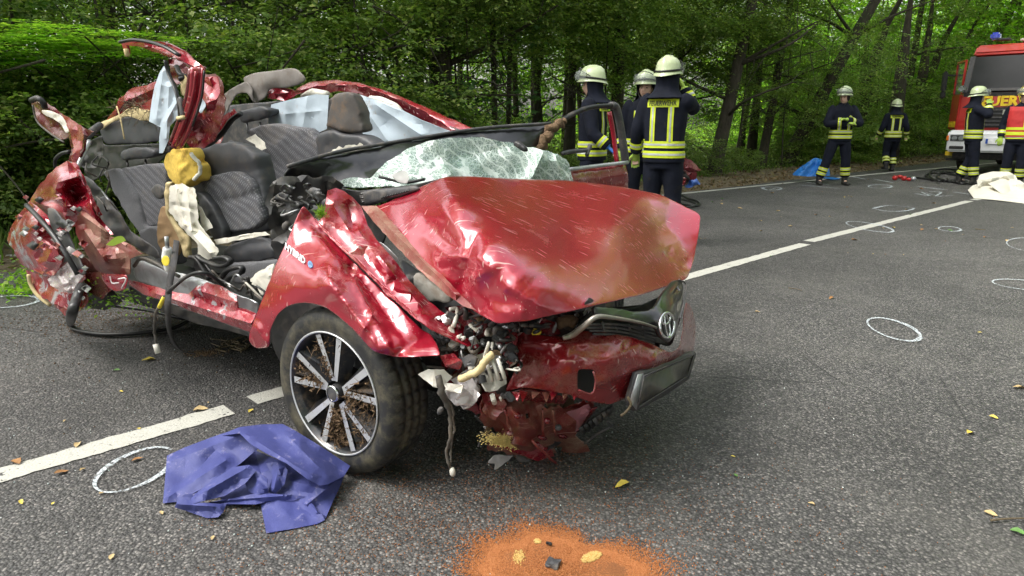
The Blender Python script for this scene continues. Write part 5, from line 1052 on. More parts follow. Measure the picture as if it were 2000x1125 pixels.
ct_('plate_rim', [(1258, 734, 'f', .98), (1354, 693, 'f', .948), (1342, 735, 'f', .938), (1246, 796, 'f', .974), (1258, 734, 'f', .98)], .003, GREYPL, n=1, seg=5)
ct_('caught_twig', [(1226, 775, 'f', .96), (1232, 790, 'f', .97), (1222, 805, 'f', .96), (1212, 812, 'f', .95)], .004, SOIL)
# --- hood
ho = [(868, 344, 'z', 1.05), (905, 343, 'l', .62), (1000, 348, 'l', .95), (1060, 350, 'l', 1.12), (1115, 352, 'l', 1.29), (1210, 363, 'l', 1.5), (1292, 379, 'l', 1.7), (1370, 418, 'l', 1.7), (1366, 450, 'l', 1.6), (1358, 500, 'l', 1.48), (1344, 545, 'f', .8), (1310, 556, 'f', .83), (1250, 577, 'f', .87), (1160, 597, 'f', .87), (1100, 612, 'f', .84), (1030, 628, 'f', .78), (968, 633, 'f', .68), (930, 612, 'f', .56), (880, 575, 'l', .12), (845, 535, 'l', .15), (800, 492, 'l', .19), (750, 445, 'l', .26), (705, 406, 'l', .33), (740, 400, 'l', .37), (775, 386, 'l', .41), (815, 366, 'l', .44)]
HOOD = cs('hood', ho, RED, sp=17, jit=.0012, jag=.3, th=.004, sub=2,
   inner=[(885, 385, 'z', 1.005), (908, 408, 'z', .975), (925, 430, 'z', .945), (945, 460, 'z', .91), (958, 488, 'z', .885), (985, 515, 'z', .85), (1015, 540, 'z', .82), (1060, 565, 'z', .78), (1110, 585, 'z', .735), (1120, 470, 'z', .835), (1200, 440, 'z', .85), (1230, 520, 'z', .735), (1300, 440, 'l', 1.5), (1300, 520, 'f', .75)],
   folds=[((830, 430), (880, 480), -.02, 9), ((860, 400), (900, 450), .012, 8), ((870, 500), (935, 505), .03, 11), ((900, 560), (925, 470), -.025, 9), ((925, 545), (960, 520), .02, 8), ((990, 560), (1060, 600), .018, 10), ((950, 610), (1020, 610), .015, 10), ((1100, 350), (1300, 395), .008, 6), ((1290, 395), (1330, 530), .012, 10), ((1300, 500), (1340, 520), -.02, 8), ((900, 345), (1180, 372), .012, 6)])
cs('hood_curled_edge', [(706, 402, 'l', .27), (735, 402, 'l', .3), (765, 432, 'l', .26), (805, 478, 'l', .2), (850, 522, 'l', .14), (885, 560, 'l', .1), (930, 606, 'f', .62), (905, 598, 'l', .06), (868, 572, 'l', .08), (822, 530, 'l', .13), (772, 480, 'l', .2), (736, 440, 'l', .25)], RED_MUD, sp=9, jit=.008, jag=.6, th=.004, folds=[((730, 415), (890, 575), .025, 6)])
# --- right front fender and the strip torn from its top
cs('wheel_liner', line([(524, 655), (532, 620), (556, 596), (590, 586), (640, 598), (690, 640), (735, 690), (780, 700), (760, 760), (690, 700), (640, 625), (600, 640), (575, 690), (570, 738), (548, 712), (534, 685)], 'l', .2), BLACK, sp=14, jit=.003, th=.006, folds=[((545, 640), (555, 710), .02, 5), ((562, 620), (565, 690), .02, 5)])
fo = [(592, 400, .14), (578, 426, .11), (562, 465, .07), (540, 510, .03), (516, 573, .0), (487, 646, -.02), (485, 668, -.02), (498, 682, -.0), (526, 680, -.01), (528, 643, -.02), (540, 616, -.03), (559, 599, -.03), (583, 592, -.03), (610, 593, -.03), (637, 602, -.035), (661, 619, -.04), (686, 641, -.04), (704, 661, -.04), (722, 682, -.04), (737, 691, -.03), (764, 697, -.02), (812, 697, .0), (861, 694, .05), (855, 673, .08), (840, 650, .1), (826, 645, .1), (800, 619, .1), (746, 567, .12), (692, 513, .13), (661, 480, .14), (631, 450, .16), (608, 418, .16)]
FEN = cs('front_fender', [(x, y, 'l', l) for x, y, l in fo], RED_CLEAN, sp=13, jit=.0015, jag=.2, th=.004, sub=2, inner=[(600, 520, 'l', .0), (580, 560, 'l', -.03), (640, 560, 'l', -.05), (680, 590, 'l', -.02), (560, 620, 'l', -.02) if False else (540, 560, 'l', -.01), (720, 620, 'l', .0), (780, 670, 'l', -.01)],
   folds=[((600, 425), (690, 530), -.02, 9), ((640, 540), (740, 680), .035, 11), ((690, 530), (790, 660), -.03, 12), ((690, 545), (765, 690), .03, 7), ((765, 695), (840, 655), -.025, 9), ((500, 640), (520, 670), .03, 8), ((610, 450), (660, 510), .02, 7), ((735, 600), (700, 660), .015, 8)])
so_ = [(640, 372, .2), (656, 367, .24), (672, 373, .26), (690, 386, .28), (706, 404, .3), (718, 440, .27), (737, 470, .24), (770, 507, .22), (800, 549, .2), (837, 588, .2), (870, 613, .2), (912, 643, .2), (939, 680, .19), (921, 679, .16), (888, 664, .12), (843, 643, .09), (812, 622, .08), (752, 567, .1), (698, 513, .12), (661, 480, .13), (631, 450, .14), (612, 428, .15), (622, 433, .16), (634, 412, .18)]
cs('fender_top_strip', [(x, y, 'l', l) for x, y, l in so_], RED_PALE, sp=12, jit=.008, jag=.5, th=.004, sub=2, folds=[((650, 400), (700, 480), .03, 10), ((700, 450), (760, 540), .025, 9), ((740, 500), (840, 620), .02, 10), ((830, 600), (900, 660), -.02, 8), ((680, 400), (690, 440), -.02, 7), ((770, 560), (800, 570), .025, 7)])
cs('fender_edge_bare', [(612, 424, 'l', .14), (640, 452, 'l', .13), (700, 508, 'l', .11), (752, 560, 'l', .09), (815, 618, 'l', .07), (812, 624, 'l', .075), (748, 568, 'l', .1), (696, 514, 'l', .12), (636, 456, 'l', .14)], RED_BARE, sp=7, jit=.004, jag=1)
vs, fs = [], []
for k in range(160):
    p = P(626+rng.normal(0, 4), 419+rng.normal(0, 4), 'l', .14); d = rng.normal(0, .012, 3)+[0, 0, .008]; i0 = len(vs); vs += [p, p+d, p+d*.5+[.004, 0, 0]]; fs.append((i0, i0+1, i0+2))
tag(link('caught_grass', mesh(vs, fs, False), LEAF_LIGHT, CAR), kind='stuff')
cs('inner_arch', line([(600, 430), (640, 440), (720, 520), (830, 640), (780, 690), (700, 640), (600, 580), (560, 560)], 'l', .3), BLACK, sp=26, jit=.01)
# HYBRID lettering, fixed on the fender where the sight line through each letter meets it
def on_surface(me, target, c, ux, uy, off=.004, depth=.003):
    b = bvh(target); eye = Vector((0, 0, EYE)); vs = []
    for v in me.vertices:
        px = c[0]+ux[0]*v.co.x+uy[0]*v.co.y; py = c[1]+ux[1]*v.co.x+uy[1]*v.co.y
        d = Vector(ray(px, py)).normalized(); h = b.ray_cast(eye, d)
        if h[0] is None: h = b.find_nearest(eye+d*2.4)
        n = h[1] if h[1].dot(d) < 0 else -h[1]; vs.append(h[0]+n*(off+v.co.z*depth))
    for v, w in zip(me.vertices, vs): v.co = w
    return me
tm = text_mesh('HYBRID', 1, .5, .03); on_surface(tm, FEN, (578, 497), (11.2, 9), (1.5, -17.5), .003, .004); link('lettering', tm, basic('bright_lettering', (.75, .76, .78), .3, .3, bump=0, var=.03), CAR)
bm = bmesh.new(); bmesh.ops.create_cone(bm, cap_ends=True, segments=20, radius1=1, radius2=1, depth=1); me = bm_mesh(bm, False); on_surface(me, FEN, (607, 518), (4.5, 3), (1, -6), .003, .004); link('round_badge', me, basic('blue_chrome', (.25, .4, .75), .15, .8), CAR)
# scars, clods and glass crumbs on the asphalt belong to the road; a patch of soil thrown under the sill
# ---------------------------------------------------------------- firefighters
NAVY = basic('navy_turnout_cloth', (.007, .009, .018), .9, var=.3, scale=7, bump=.3, bscale=120, bd=.002, dirt=.15, dcol=(.03, .027, .024), spec=.25)
LIME = basic('lime_reflective_tape', (.62, .72, .03), .55, var=.08, bump=.1); SILVERTAPE = basic('silver_reflective_tape', (.5, .52, .5), .4, .1, bump=.05)
HELMET = basic('luminous_helmet', (.5, .57, .34), .35, var=.08, coat=.5, dirt=.15, dcol=(.3, .3, .2), bump=.03); HELMET_GOLD = basic('gold_helmet', (.42, .36, .08), .3, .4, coat=.5)
SKIN = basic('skin', (.6, .38, .29), .55, var=.1, bump=.05); HAIR = basic('dark_hair', (.03, .02, .015), .8); LIP = basic('lips', (.36, .14, .12), .5); EYE_M = basic('eye', (.03, .02, .02), .2)
GLOVE_L = basic('lime_glove', (.35, .5, .08), .8, dirt=.3, dcol=(.05, .06, .03)); GLOVE_B = basic('blue_nitrile_glove', (.03, .12, .42), .35); BOOT = basic('boot_leather', (.015, .015, .016), .5, dirt=.4, dcol=(.12, .1, .08))
REDVEST = basic('red_command_vest', (.5, .03, .03), .7, var=.15); VISOR = clearglass('helmet_visor', (.35, .38, .36), .45, .08); BLACKSTRAP = BLACK
def loft(vs, fs, rings, seg=20, pw=2.4):
    """rings: (cx, cy, cz, rx, ry)"""
    b = len(vs)
    for cx, cy, cz, rx, ry in rings:
        for k in range(seg):
            t = 2*math.pi*k/seg; c, s = math.cos(t), math.sin(t)
            vs.append(np.array([cx+rx*math.copysign(abs(c)**(2/pw), c), cy+ry*math.copysign(abs(s)**(2/pw), s), cz]))
    for i in range(len(rings)-1):
        for k in range(seg): j = (k+1) % seg; fs.append((b+i*seg+k, b+i*seg+j, b+(i+1)*seg+j, b+(i+1)*seg+k))
    fs.append(tuple(b+k for k in range(seg))[::-1]); fs.append(tuple(b+(len(rings)-1)*seg+k for k in range(seg)))
def ball(vs, fs, c, r, seg=16, rg=10):
    b = len(vs); c = np.array(c, float); r = np.array(r, float)
    for i in range(rg+1):
        a = math.pi*i/rg
        for k in range(seg): t = 2*math.pi*k/seg; vs.append(c+r*np.array([math.sin(a)*math.cos(t), math.sin(a)*math.sin(t), math.cos(a)]))
    for i in range(rg):
        for k in range(seg): j = (k+1) % seg; fs.append((b+i*seg+k, b+(i+1)*seg+k, b+(i+1)*seg+j, b+i*seg+j))
def limb(vs, fs, pts, rad, seg=14, n=5): sweep(vs, fs, catmull(pts, n), list(np.interp(np.linspace(0, 1, (len(pts)-1)*n+1), np.linspace(0, 1, len(rad)), rad)), seg)
def fuse(vs, fs, vox=.012, it=4, wr=0, fac=.5):
    me = evalm(mesh(vs, fs), [('REMESH', dict(mode='VOXEL', voxel_size=vox, use_smooth_shade=True)), ('SMOOTH', dict(iterations=it, factor=fac))])
    if wr:                                                     # cloth wrinkles
        n = len(me.vertices); co = np.empty(n*3); nr = np.empty(n*3); me.vertices.foreach_get('co', co); me.vertices.foreach_get('normal', nr); co = co.reshape(-1, 3); nr = nr.reshape(-1, 3)
        h = np.zeros(n)
        for _ in range(9):
            d = rng.normal(0, 1, 3)*[1, 1, 1.9]; d /= np.linalg.norm(d); f = rng.uniform(28, 60); h += (1-np.abs(np.sin(co@d*f/2+rng.uniform(0, 6)+np.sin(co@rng.normal(0, 7, 3)))))**3*rng.uniform(.3, 1)
        co = co+nr*((h-h.mean())*wr)[:, None]; me.vertices.foreach_set('co', co.ravel()); me.update()
    me.polygons.foreach_set('use_smooth', [True]*len(me.polygons)); return me
def slab(me, planes, keep=None, off=.006):
    """strip of the garment between planes [(point, normal)] (kept where normal . (p - point) > 0), lifted off the cloth"""
    bm = bmesh.new(); bm.from_mesh(me); bm.normal_update()
    for p, n in planes: bmesh.ops.bisect_plane(bm, geom=bm.verts[:]+bm.edges[:]+bm.faces[:], plane_co=p, plane_no=n, clear_inner=True)
    if keep: bmesh.ops.delete(bm, geom=[f for f in bm.faces if not keep(f.calc_center_median(), f.normal)], context='FACES')
    bm.normal_update()
    for v in bm.verts: v.co += v.normal*off
    return bm_mesh(bm)
def head_mesh(vs, fs, c, yaw=0, pitch=0):
    b = len(vs); seg, rg = 40, 30; cy, sy = math.cos(yaw), math.sin(yaw)
    for i in range(rg+1):
        a = math.pi*i/rg
        for k in range(seg):
            t = 2*math.pi*k/seg; x, y, z = math.sin(a)*math.cos(t), math.sin(a)*math.sin(t), math.cos(a)
            X, Y, Z = x*.076, y*.095, z*.118
            if Z < 0: X *= 1-.28*(-z)**1.5; Y *= 1-.12*(-z)
            if y < 0:                                              # face on -y
                Y -= .022*math.exp(-((X/.011)**2+((Z+.018)/.02)**2)); Y -= .009*math.exp(-((X/.009)**2+((Z-.008)/.022)**2))
                Y += .010*(math.exp(-(((X-.031)/.014)**2+((Z-.016)/.011)**2))+math.exp(-(((X+.031)/.014)**2+((Z-.016)/.011)**2)))
                Y -= .006*math.exp(-((X/.05)**2+((Z-.036)/.009)**2)); Y -= .006*math.exp(-((X/.022)**2+((Z+.052)/.008)**2)); Y -= .008*math.exp(-((X/.02)**2+((Z+.09)/.014)**2))
            p = np.array([X*cy-Y*sy, X*sy+Y*cy, Z]); vs.append(np.array(c)+p)
    for i in range(rg):
        for k in range(seg): j = (k+1) % seg; fs.append((b+i*seg+k, b+(i+1)*seg+k, b+(i+1)*seg+j, b+i*seg+j))
    for s in (-1, 1):
        e = np.array([s*.076, .012, -.005]); e = np.array([e[0]*cy-e[1]*sy, e[0]*sy+e[1]*cy, e[2]]); ball(vs, fs, np.array(c)+e, (.012, .018, .03), 8, 6)
def hand(vs, fs, w, d, side, curl=.5, sc=1.0, up=(0, 0, 1)):
    """five-fingered hand from wrist w pointing along d"""
    w = np.array(w, float); d = np.array(d, float); d /= np.linalg.norm(d); up = np.array(up, float); s = np.cross(d, up); s /= np.linalg.norm(s)+1e-9; n = np.cross(s, d); s *= side
    sweep(vs, fs, [w-d*.03, w+d*.01, w+d*.05*sc, w+d*.09*sc], [.027*sc, .03*sc, .04*sc, .038*sc], 10, [.022*sc, .018*sc, .017*sc, .014*sc], up=tuple(n))
    for k, (o, L) in enumerate(((-.03, .07), (-.01, .08), (.01, .075), (.03, .06))):
        b = w+d*.085*sc+s*o*sc; m = b+d*L*.45*sc-n*curl*.02*sc; e = m+d*L*.4*(1-curl*.6)*sc-n*curl*.045*sc; sweep(vs, fs, [b-d*.02, b, m, e], [.011*sc, .011*sc, .010*sc, .008*sc], 8)
    b = w+d*.03*sc-s*.03*sc; m = b-s*.028*sc+d*.03*sc-n*.01*sc; e = m+d*.035*sc-s*.004*sc-n*.012*sc; sweep(vs, fs, [b+s*.015*sc, b, m, e], [.013*sc, .013*sc, .012*sc, .009*sc], 8)
def firefighter(px, D, z0, rz, label, pose, scale=1.02, helmet=HELMET, vest=False, glove=GLOVE_L, visor='up', nape=True, number=None, back=True, group='firefighters in navy turnout gear'):
    """pose: joints in the person's frame (faces -y, own left is +x)"""
    X = (px-1000)/FPX*D; Y = (D-(EYE-z0)*st)/ct
    root = empty('person', (X, Y, z0), R(rz), label, 'person', group); root.scale = (scale,)*3
    def part(nm, me, mat, par=root, world=False): o = link(nm, me, mat, par, world=False); return o
    v3 = lambda *a: np.array(a, float)
    lean = pose.get('lean', (0, 0)); hy = pose.get('head', 0)
    sh = {s: v3(s*.19+lean[0], lean[1], 1.455) for s in (-1, 1)}; hip = {s: v3(s*.095, 0, .9) for s in (-1, 1)}
    el, wr = pose['elbow'], pose['wrist']; kn = pose.get('knee', {1: (.11, -.02, .5), -1: (-.11, -.02, .5)}); an = pose.get('ankle', {1: (.12, .02, .1), -1: (-.12, .02, .1)}); toe = pose.get('toe', {1: (.1, -1), -1: (-.1, -1)})
    H = v3(lean[0]*1.15, lean[1]*1.25-.02, 1.635)
    # body: one continuous surface
    vs, fs = [], []
    loft(vs, fs, [(0, 0, .84, .12, .09), (0, 0, 1.0, .13, .09), (lean[0]*.6, lean[1]*.6, 1.25, .15, .1), (lean[0], lean[1], 1.42, .15, .08), (lean[0], lean[1], 1.5, .06, .055), (H[0], H[1]+.01, 1.6, .052, .055)])
    head_mesh(vs, fs, H, hy)
    for s in (-1, 1):
        limb(vs, fs, [sh[s]*[.9, 1, 1], v3(*el[s]), v3(*wr[s])], [.05, .04, .028]); limb(vs, fs, [hip[s], v3(*kn[s]), v3(*an[s])], [.075, .052, .04])
        d = v3(*wr[s])-v3(*el[s]); hand(vs, fs, wr[s], d, s, .6, .9)
        sweep(vs, fs, [v3(*an[s]), v3(an[s][0], an[s][1]-.06, an[s][2]-.04), v3(an[s][0], an[s][1]-.14, an[s][2]-.06)], [.035, .035, .02], 8)
    part('body', fuse(vs, fs, .0085, 2, fac=.4), SKIN)
    cy, sy = math.cos(hy), math.sin(hy); rot = lambda p: H+np.array([p[0]*cy-p[1]*sy, p[0]*sy+p[1]*cy, p[2]])
    for s in (-1, 1):
        vs, fs = [], []; ball(vs, fs, rot((s*.03, -.083, .014)), (.011, .006, .006), 10, 6); part('eye', mesh(vs, fs), EYE_M)
        vs, fs = [], []; sweep(vs, fs, [rot((s*.018, -.093, .034)), rot((s*.034, -.09, .038)), rot((s*.048, -.078, .033))], .003, 5); part('eyebrow', mesh(vs, fs), HAIR)
    vs, fs = [], []; sweep(vs, fs, [rot((-.02, -.089, -.053)), rot((0, -.097, -.051)), rot((.02, -.089, -.053))], [.002, .0045, .002], 6); part('mouth', mesh(vs, fs), LIP)
    # jacket
    vs, fs = [], []
    loft(vs, fs, [(0, 0, .84, .205, .15), (0, 0, .92, .205, .152), (lean[0]*.2, lean[1]*.2, 1.05, .195, .145), (lean[0]*.6, lean[1]*.6, 1.25, .212, .148), (lean[0]*.9, lean[1]*.9, 1.41, .215, .135), (lean[0], lean[1], 1.485, .15, .105), (lean[0], lean[1], 1.53, .085, .08), (lean[0], lean[1], 1.56, .078, .075)])
    for s in (-1, 1):
        limb(vs, fs, [sh[s]*[.8, 1, 1]+[0, 0, -.01], sh[s]+[0, 0, -.03], v3(*el[s])*.55+sh[s]*.45, v3(*el[s]), v3(*el[s])*.4+v3(*wr[s])*.6, v3(*wr[s])], [.08, .085, .078, .07, .066, .06])
    JK = fuse(vs, fs, .013, 5, .0016); jk = part('jacket', JK, NAVY)
    # trousers
    vs, fs = [], []
    loft(vs, fs, [(0, 0, .78, .17, .125), (0, 0, .86, .178, .13), (0, 0, .95, .17, .125)])
    for s in (-1, 1): limb(vs, fs, [hip[s]+[0, 0, -.02], hip[s]*.5+v3(*kn[s])*.5, v3(*kn[s]), v3(*kn[s])*.5+v3(*an[s])*.5, v3(*an[s])+[0, 0, .06]], [.105, .105, .086, .086, .085])
    TR = fuse(vs, fs, .014, 5, .0022); part('trousers', TR, NAVY)
    for s in (-1, 1):
        a = v3(*an[s]); t = v3(toe[s][0], toe[s][1], 0); t /= np.linalg.norm(t); vs, fs = [], []
        sweep(vs, fs, [a+[0, 0, .1], a+[0, 0, -.01], a+[0, 0, -.055]-t*.01], [.062, .058, .05], 12)
        sweep(vs, fs, [a-t*.055+[0, 0, -.06], a+t*.05+[0, 0, -.05], a+t*.13+[0, 0, -.062], a+t*.19+[0, 0, -.07]], [.045, .05, .048, .035], 12, [.035, .042, .036, .024])
        me = fuse(vs, fs, .009, 3); part('boot', me, BOOT)
        vs, fs = [], []; d = v3(*wr[s])-v3(*el[s]); hand(vs, fs, wr[s], d, s, .6, 1.12); sweep(vs, fs, [v3(*wr[s])-d/np.linalg.norm(d)*.05, v3(*wr[s])+d/np.linalg.norm(d)*.01], [.05, .04], 12)
        part('glove', fuse(vs, fs, .0065, 1), glove)
    # reflective tape
    up = Vector((0, 0, 1)); tp = LIME
    def hband(me, z, hw, mat, x=None, nm='reflective_band', off=.006, rad=9, c=None):
        c = c or (0, 0); r = slab(me, [((0, 0, z-hw), (0, 0, 1)), ((0, 0, z+hw), (0, 0, -1))], (lambda q, n: abs(q.x-c[0]) < rad and math.hypot(q.x-c[0], q.y-c[1]) < rad), off)
        if len(r.polygons): part(nm, r, mat)
    wl = lean
    arm_clear = .235
    for z in (.925, 1.02): hband(JK, z, .033, tp, rad=arm_clear); hband(JK, z, .010, SILVERTAPE, nm='silver_band', off=.0085, rad=arm_clear)
    for s in (-1, 1):
        e, w = v3(*el[s]), v3(*wr[s]); d = (w-e)/np.linalg.norm(w-e); c = e+(w-e)*.62
        for hw, m_, o_ in ((.032, tp, .006), (.010, SILVERTAPE, .0085)):
            r = slab(JK, [(tuple(c-d*hw), tuple(d)), (tuple(c+d*hw), tuple(-d))], (lambda q, n, c=c: (q-Vector(c)).length < .115), o_)
            if len(r.polygons): part('sleeve_band', r, m_)
        k_, a_ = v3(*kn[s]), v3(*an[s]); d = (a_-k_)/np.linalg.norm(a_-k_)
        for c in (a_-d*.13, a_-d*.22):
            for hw, m_, o_ in ((.03, tp, .006), (.009, SILVERTAPE, .0085)):
                r = slab(TR, [(tuple(c-d*hw), tuple(d)), (tuple(c+d*hw), tuple(-d))], (lambda q, n, c=c: (q-Vector(c)).length < .13), o_)
                if len(r.polygons): part('ankle_band', r, m_)
        for side in (-1, 1):                                        # braces down chest and back
            x0 = s*.088
            for hw, m_, o_ in ((.026, tp, .006), (.008, SILVERTAPE, .0085)):
                if side < 0 and pose.get('crossed'): ztop = 1.2
                else: ztop = 1.385
                r = slab(JK, [((x0-hw+lean[0]*.6, 0, 0), (1, 0, 0)), ((x0+hw+lean[0]*.6, 0, 0), (-1, 0, 0)), ((0, 0, 1.045), (0, 0, 1)), ((0, 0, ztop), (0, 0, -1))], (lambda q, n, side=side: n.y*side > .15 and abs(q.y) < .2), o_)
                if len(r.polygons): part('brace_band', r, m_)
    # FEUERWEHR panel on the back
    if back:
        r = slab(JK, [((-.15+lean[0], 0, 0), (1, 0, 0)), ((.15+lean[0], 0, 0), (-1, 0, 0)), ((0, 0, 1.375), (0, 0, 1)), ((0, 0, 1.45), (0, 0, -1))], (lambda q, n: n.y > .25 and q.y > .03), .009)
        if len(r.polygons): part('back_panel', r, LIME)
        tm = text_mesh('FEUERWEHR', .066, .0, .0015); xs_ = [v.co.x for v in tm.vertices]; sc_ = .27/(max(xs_)-min(xs_))
        b = BVHTree.FromPolygons([v.co for v in JK.vertices], [tuple(p.vertices) for p in JK.polygons])
        for v in tm.vertices:
            x = -v.co.x*sc_; z = 1.4125+v.co.y*.98; h = b.ray_cast(Vector((x+lean[0], 1, z)), Vector((0, -1, 0))); v.co = (x+lean[0], (h[0].y if h[0] else .14)+.014, z)
        part('lettering', tm, BLACK)
    if vest:
        VJ = slab(JK, [((0, 0, .93), (0, 0, 1)), ((0, 0, 1.47), (0, 0, -1))], (lambda q, n: abs(q.x-lean[0]) < .2 and math.hypot(q.x-lean[0], q.y) < .225), .016); part('command_vest', VJ, REDVEST)
        for z, hw in ((.99, .03), (1.08, .025)): r = slab(VJ, [((0, 0, z-hw), (0, 0, 1)), ((0, 0, z+hw), (0, 0, -1))], None, .004); part('vest_band', r, LIME)
        r = slab(VJ, [((.05, 0, 0), (1, 0, 0)), ((.11, 0, 0), (-1, 0, 0)), ((0, 0, 1.1), (0, 0, 1)), ((0, 0, 1.36), (0, 0, -1))], (lambda q, n: n.y < -.1), .004); part('vest_band', r, LIME)
    # helmet
    pr = [(0, .135), (.04, .132), (.08, .117), (.108, .088), (.124, .05), (.131, .012), (.134, -.012), (.148, -.03), (.15, -.036), (.14, -.034), (.126, -.02)]
    seg = 44; vs, fs = [], []
    for i in range(seg):
        t = 2*math.pi*i/seg
        for r, z in pr:
            x, y = r*math.cos(t)*.92, r*math.sin(t)*1.12
            drop = -.028*max(0, math.sin(t))**2 if z < .02 else 0
            if z < 0: y *= 1.06
            q = rot((x, y+.005, z+.088+drop+(.012 if abs(x) < .02 and z > .05 else 0))); vs.append(q)
    m = len(pr)
    for i in range(seg):
        for j in range(m-1): fs.append((i*m+j, i*m+j+1, ((i+1) % seg)*m+j+1, ((i+1) % seg)*m+j))
    hm = part('helmet', mesh(vs, fs), helmet)
    vs, fs = [], []; sweep(vs, fs, [rot((.128*math.cos(t), .155*math.sin(t)+.005, .094-.02*math.sin(t))) for t in np.linspace(0, 2*math.pi, 33)], .006, 6, .011, cap=False); part('helmet_band', mesh(vs, fs), BLACK)
    vs, fs = [], []; sweep(vs, fs, [rot((.125*math.cos(t), -.15*abs(math.sin(t))*1.02+.0, .111+.085*math.sin(t))) for t in np.linspace(0, math.pi, 20)], .0045, 6, cap=False); part('visor_strap', mesh(vs, fs), BLACK)
    vs, fs = [], []                                                 # visor: a curved clear shield
    z0_, z1_ = (.075, .17) if visor == 'up' else (-.05, .04)
    for j in range(6):
        for i in range(17):
            t = math.pi+math.pi*(i/16)*.86+.22; rr = .165+.012*math.sin(j/5*math.pi); vs.append(rot((rr*math.cos(t)*.84, rr*math.sin(t)*1.08-.012*(5-j)/5, z0_+(z1_-z0_)*j/5)))
    for j in range(5):
        for i in range(16): a = j*17+i; fs.append((a, a+1, a+18, a+17))
    part('visor', mesh(vs, fs), VISOR)
    for s in (-1, 1):
        vs, fs = [], []; sweep(vs, fs, catmull([rot((s*.1, .0, .03)), rot((s*.082, -.03, -.05)), rot((s*.03, -.06, -.125)), rot((0, -.06, -.13))], 4), .005, 6); part('chin_strap', mesh(vs, fs), BLACK)
    vs, fs = [], []; ball(vs, fs, rot((0, .02, .01)), (.083, .098, .09), 16, 10); part('hair', mesh(vs, fs), HAIR)
    if nape:                                                        # neck cloth hanging from the helmet
        vs, fs = [], []; seg = 24
        for z, r, f in ((.07, .116, 0), (-.0, .118, 0), (-.06, .112, .01), (-.11, .13, .02), (-.15, .17, .03), (-.175, .205, .035)):
            for i in range(seg+1):
                t = -.35+(math.pi+.7)*i/seg; w = r+(.004+.05*max(0, r-.115))*math.sin(i*1.3+z*9); vs.append(rot((w*math.cos(t)*.92, w*math.sin(t)*1.02+f, z)))
        for j in range(5):
            for i in range(seg): a = j*(seg+1)+i; fs.append((a, a+1, a+seg+2, a+seg+1))
        me = evalm(mesh(vs, fs), [('SOLIDIFY', dict(thickness=.006)), ('SUBSURF', dict(levels=1, render_levels=1))]); me.polygons.foreach_set('use_smooth', [True]*len(me.polygons)); part('neck_cloth', me, NAVY)
    if number:
        tm = text_mesh(number, .055, .0, .001)
        for v in tm.vertices: x, z = v.co.x, v.co.y; v.co = Vector(rot((x, -.150+.5*x*x*12+.25*max(0, z+.01), .114+z)))
        part('helmet_number', tm, BLACK)
    return root
DOWN = {'elbow': {1: (.27, .03, 1.14), -1: (-.27, .03, 1.14)}, 'wrist': {1: (.27, -.06, .92), -1: (-.27, -.06, .92)}}
firefighter(1287, 7.05, 0, 152, 'firefighter seen from behind right of the open door, FEUERWEHR across the back, arm raised',
    {'elbow': {1: (.27, .03, 1.16), -1: (-.2, -.27, 1.37)}, 'wrist': {1: (.31, -.07, .93), -1: (-.1, -.27, 1.56)}, 'head': -.15, 'ankle': {1: (.14, .0, .1), -1: (-.13, .03, .1)}}, scale=1.0)
firefighter(1250, 8.5, 0, -18, 'firefighter facing the camera half hidden behind a colleague, helmet marked 62', {**DOWN, 'head': -.1}, number='62', nape=True, back=False, scale=.985)
firefighter(1152, 7.75, 0, -112, 'firefighter in profile facing left behind the open car door, blue disposable glove', {'elbow': {1: (.26, .08, 1.14), -1: (-.26, .0, 1.14)}, 'wrist': {1: (.24, .24, 1.0), -1: (-.24, -.15, 1.0)}, 'head': .1}, glove=GLOVE_B, scale=.98)
firefighter(1630, 13.6, 0, -4, 'firefighter standing with crossed arms and legs apart in front of the blue sheet, looking left',
    {'elbow': {1: (.3, -.1, 1.17), -1: (-.3, -.1, 1.17)}, 'wrist': {1: (.0, -.24, 1.24), -1: (.02, -.22, 1.18)}, 'head': -.75, 'knee': {1: (.14, -.04, .5), -1: (-.2, -.02, .5)}, 'ankle': {1: (.17, -.02, .1), -1: (-.3, .02, .1)}, 'crossed': 1}, nape=False, back=False)
firefighter(1735, 17.2, 0, 172, 'firefighter walking away along the edge of the road, one foot lifted', {'elbow': {1: (.29, .03, 1.15), -1: (-.29, .05, 1.15)}, 'wrist': {1: (.34, -.08, .95), -1: (-.34, -.04, .95)}, 'knee': {1: (.1, -.06, .5), -1: (-.12, -.2, .52)}, 'ankle': {1: (.14, .16, .16), -1: (-.12, -.1, .1)}}, scale=.95)
firefighter(1886, 13.7, 0, 70, 'firefighter in profile before the fire engine, hand at the neck, facing the red vest',
    {'elbow': {1: (.27, .02, 1.14), -1: (-.3, -.12, 1.32)}, 'wrist': {1: (.25, -.12, .95), -1: (-.14, -.14, 1.52)}, 'lean': (0, .03), 'knee': {1: (.1, -.03, .5), -1: (-.1, -.05, .5)}, 'ankle': {1: (.12, .1, .1), -1: (-.12, -.08, .1)}, 'head': .1}, nape=True)
firefighter(1973, 13.3, 0, -40, 'incident commander in red vest and gold helmet beside the fire engine', {**DOWN, 'head': -.15}, helmet=HELMET_GOLD, vest=True, nape=False, group='firefighters in navy turnout gear', back=False)
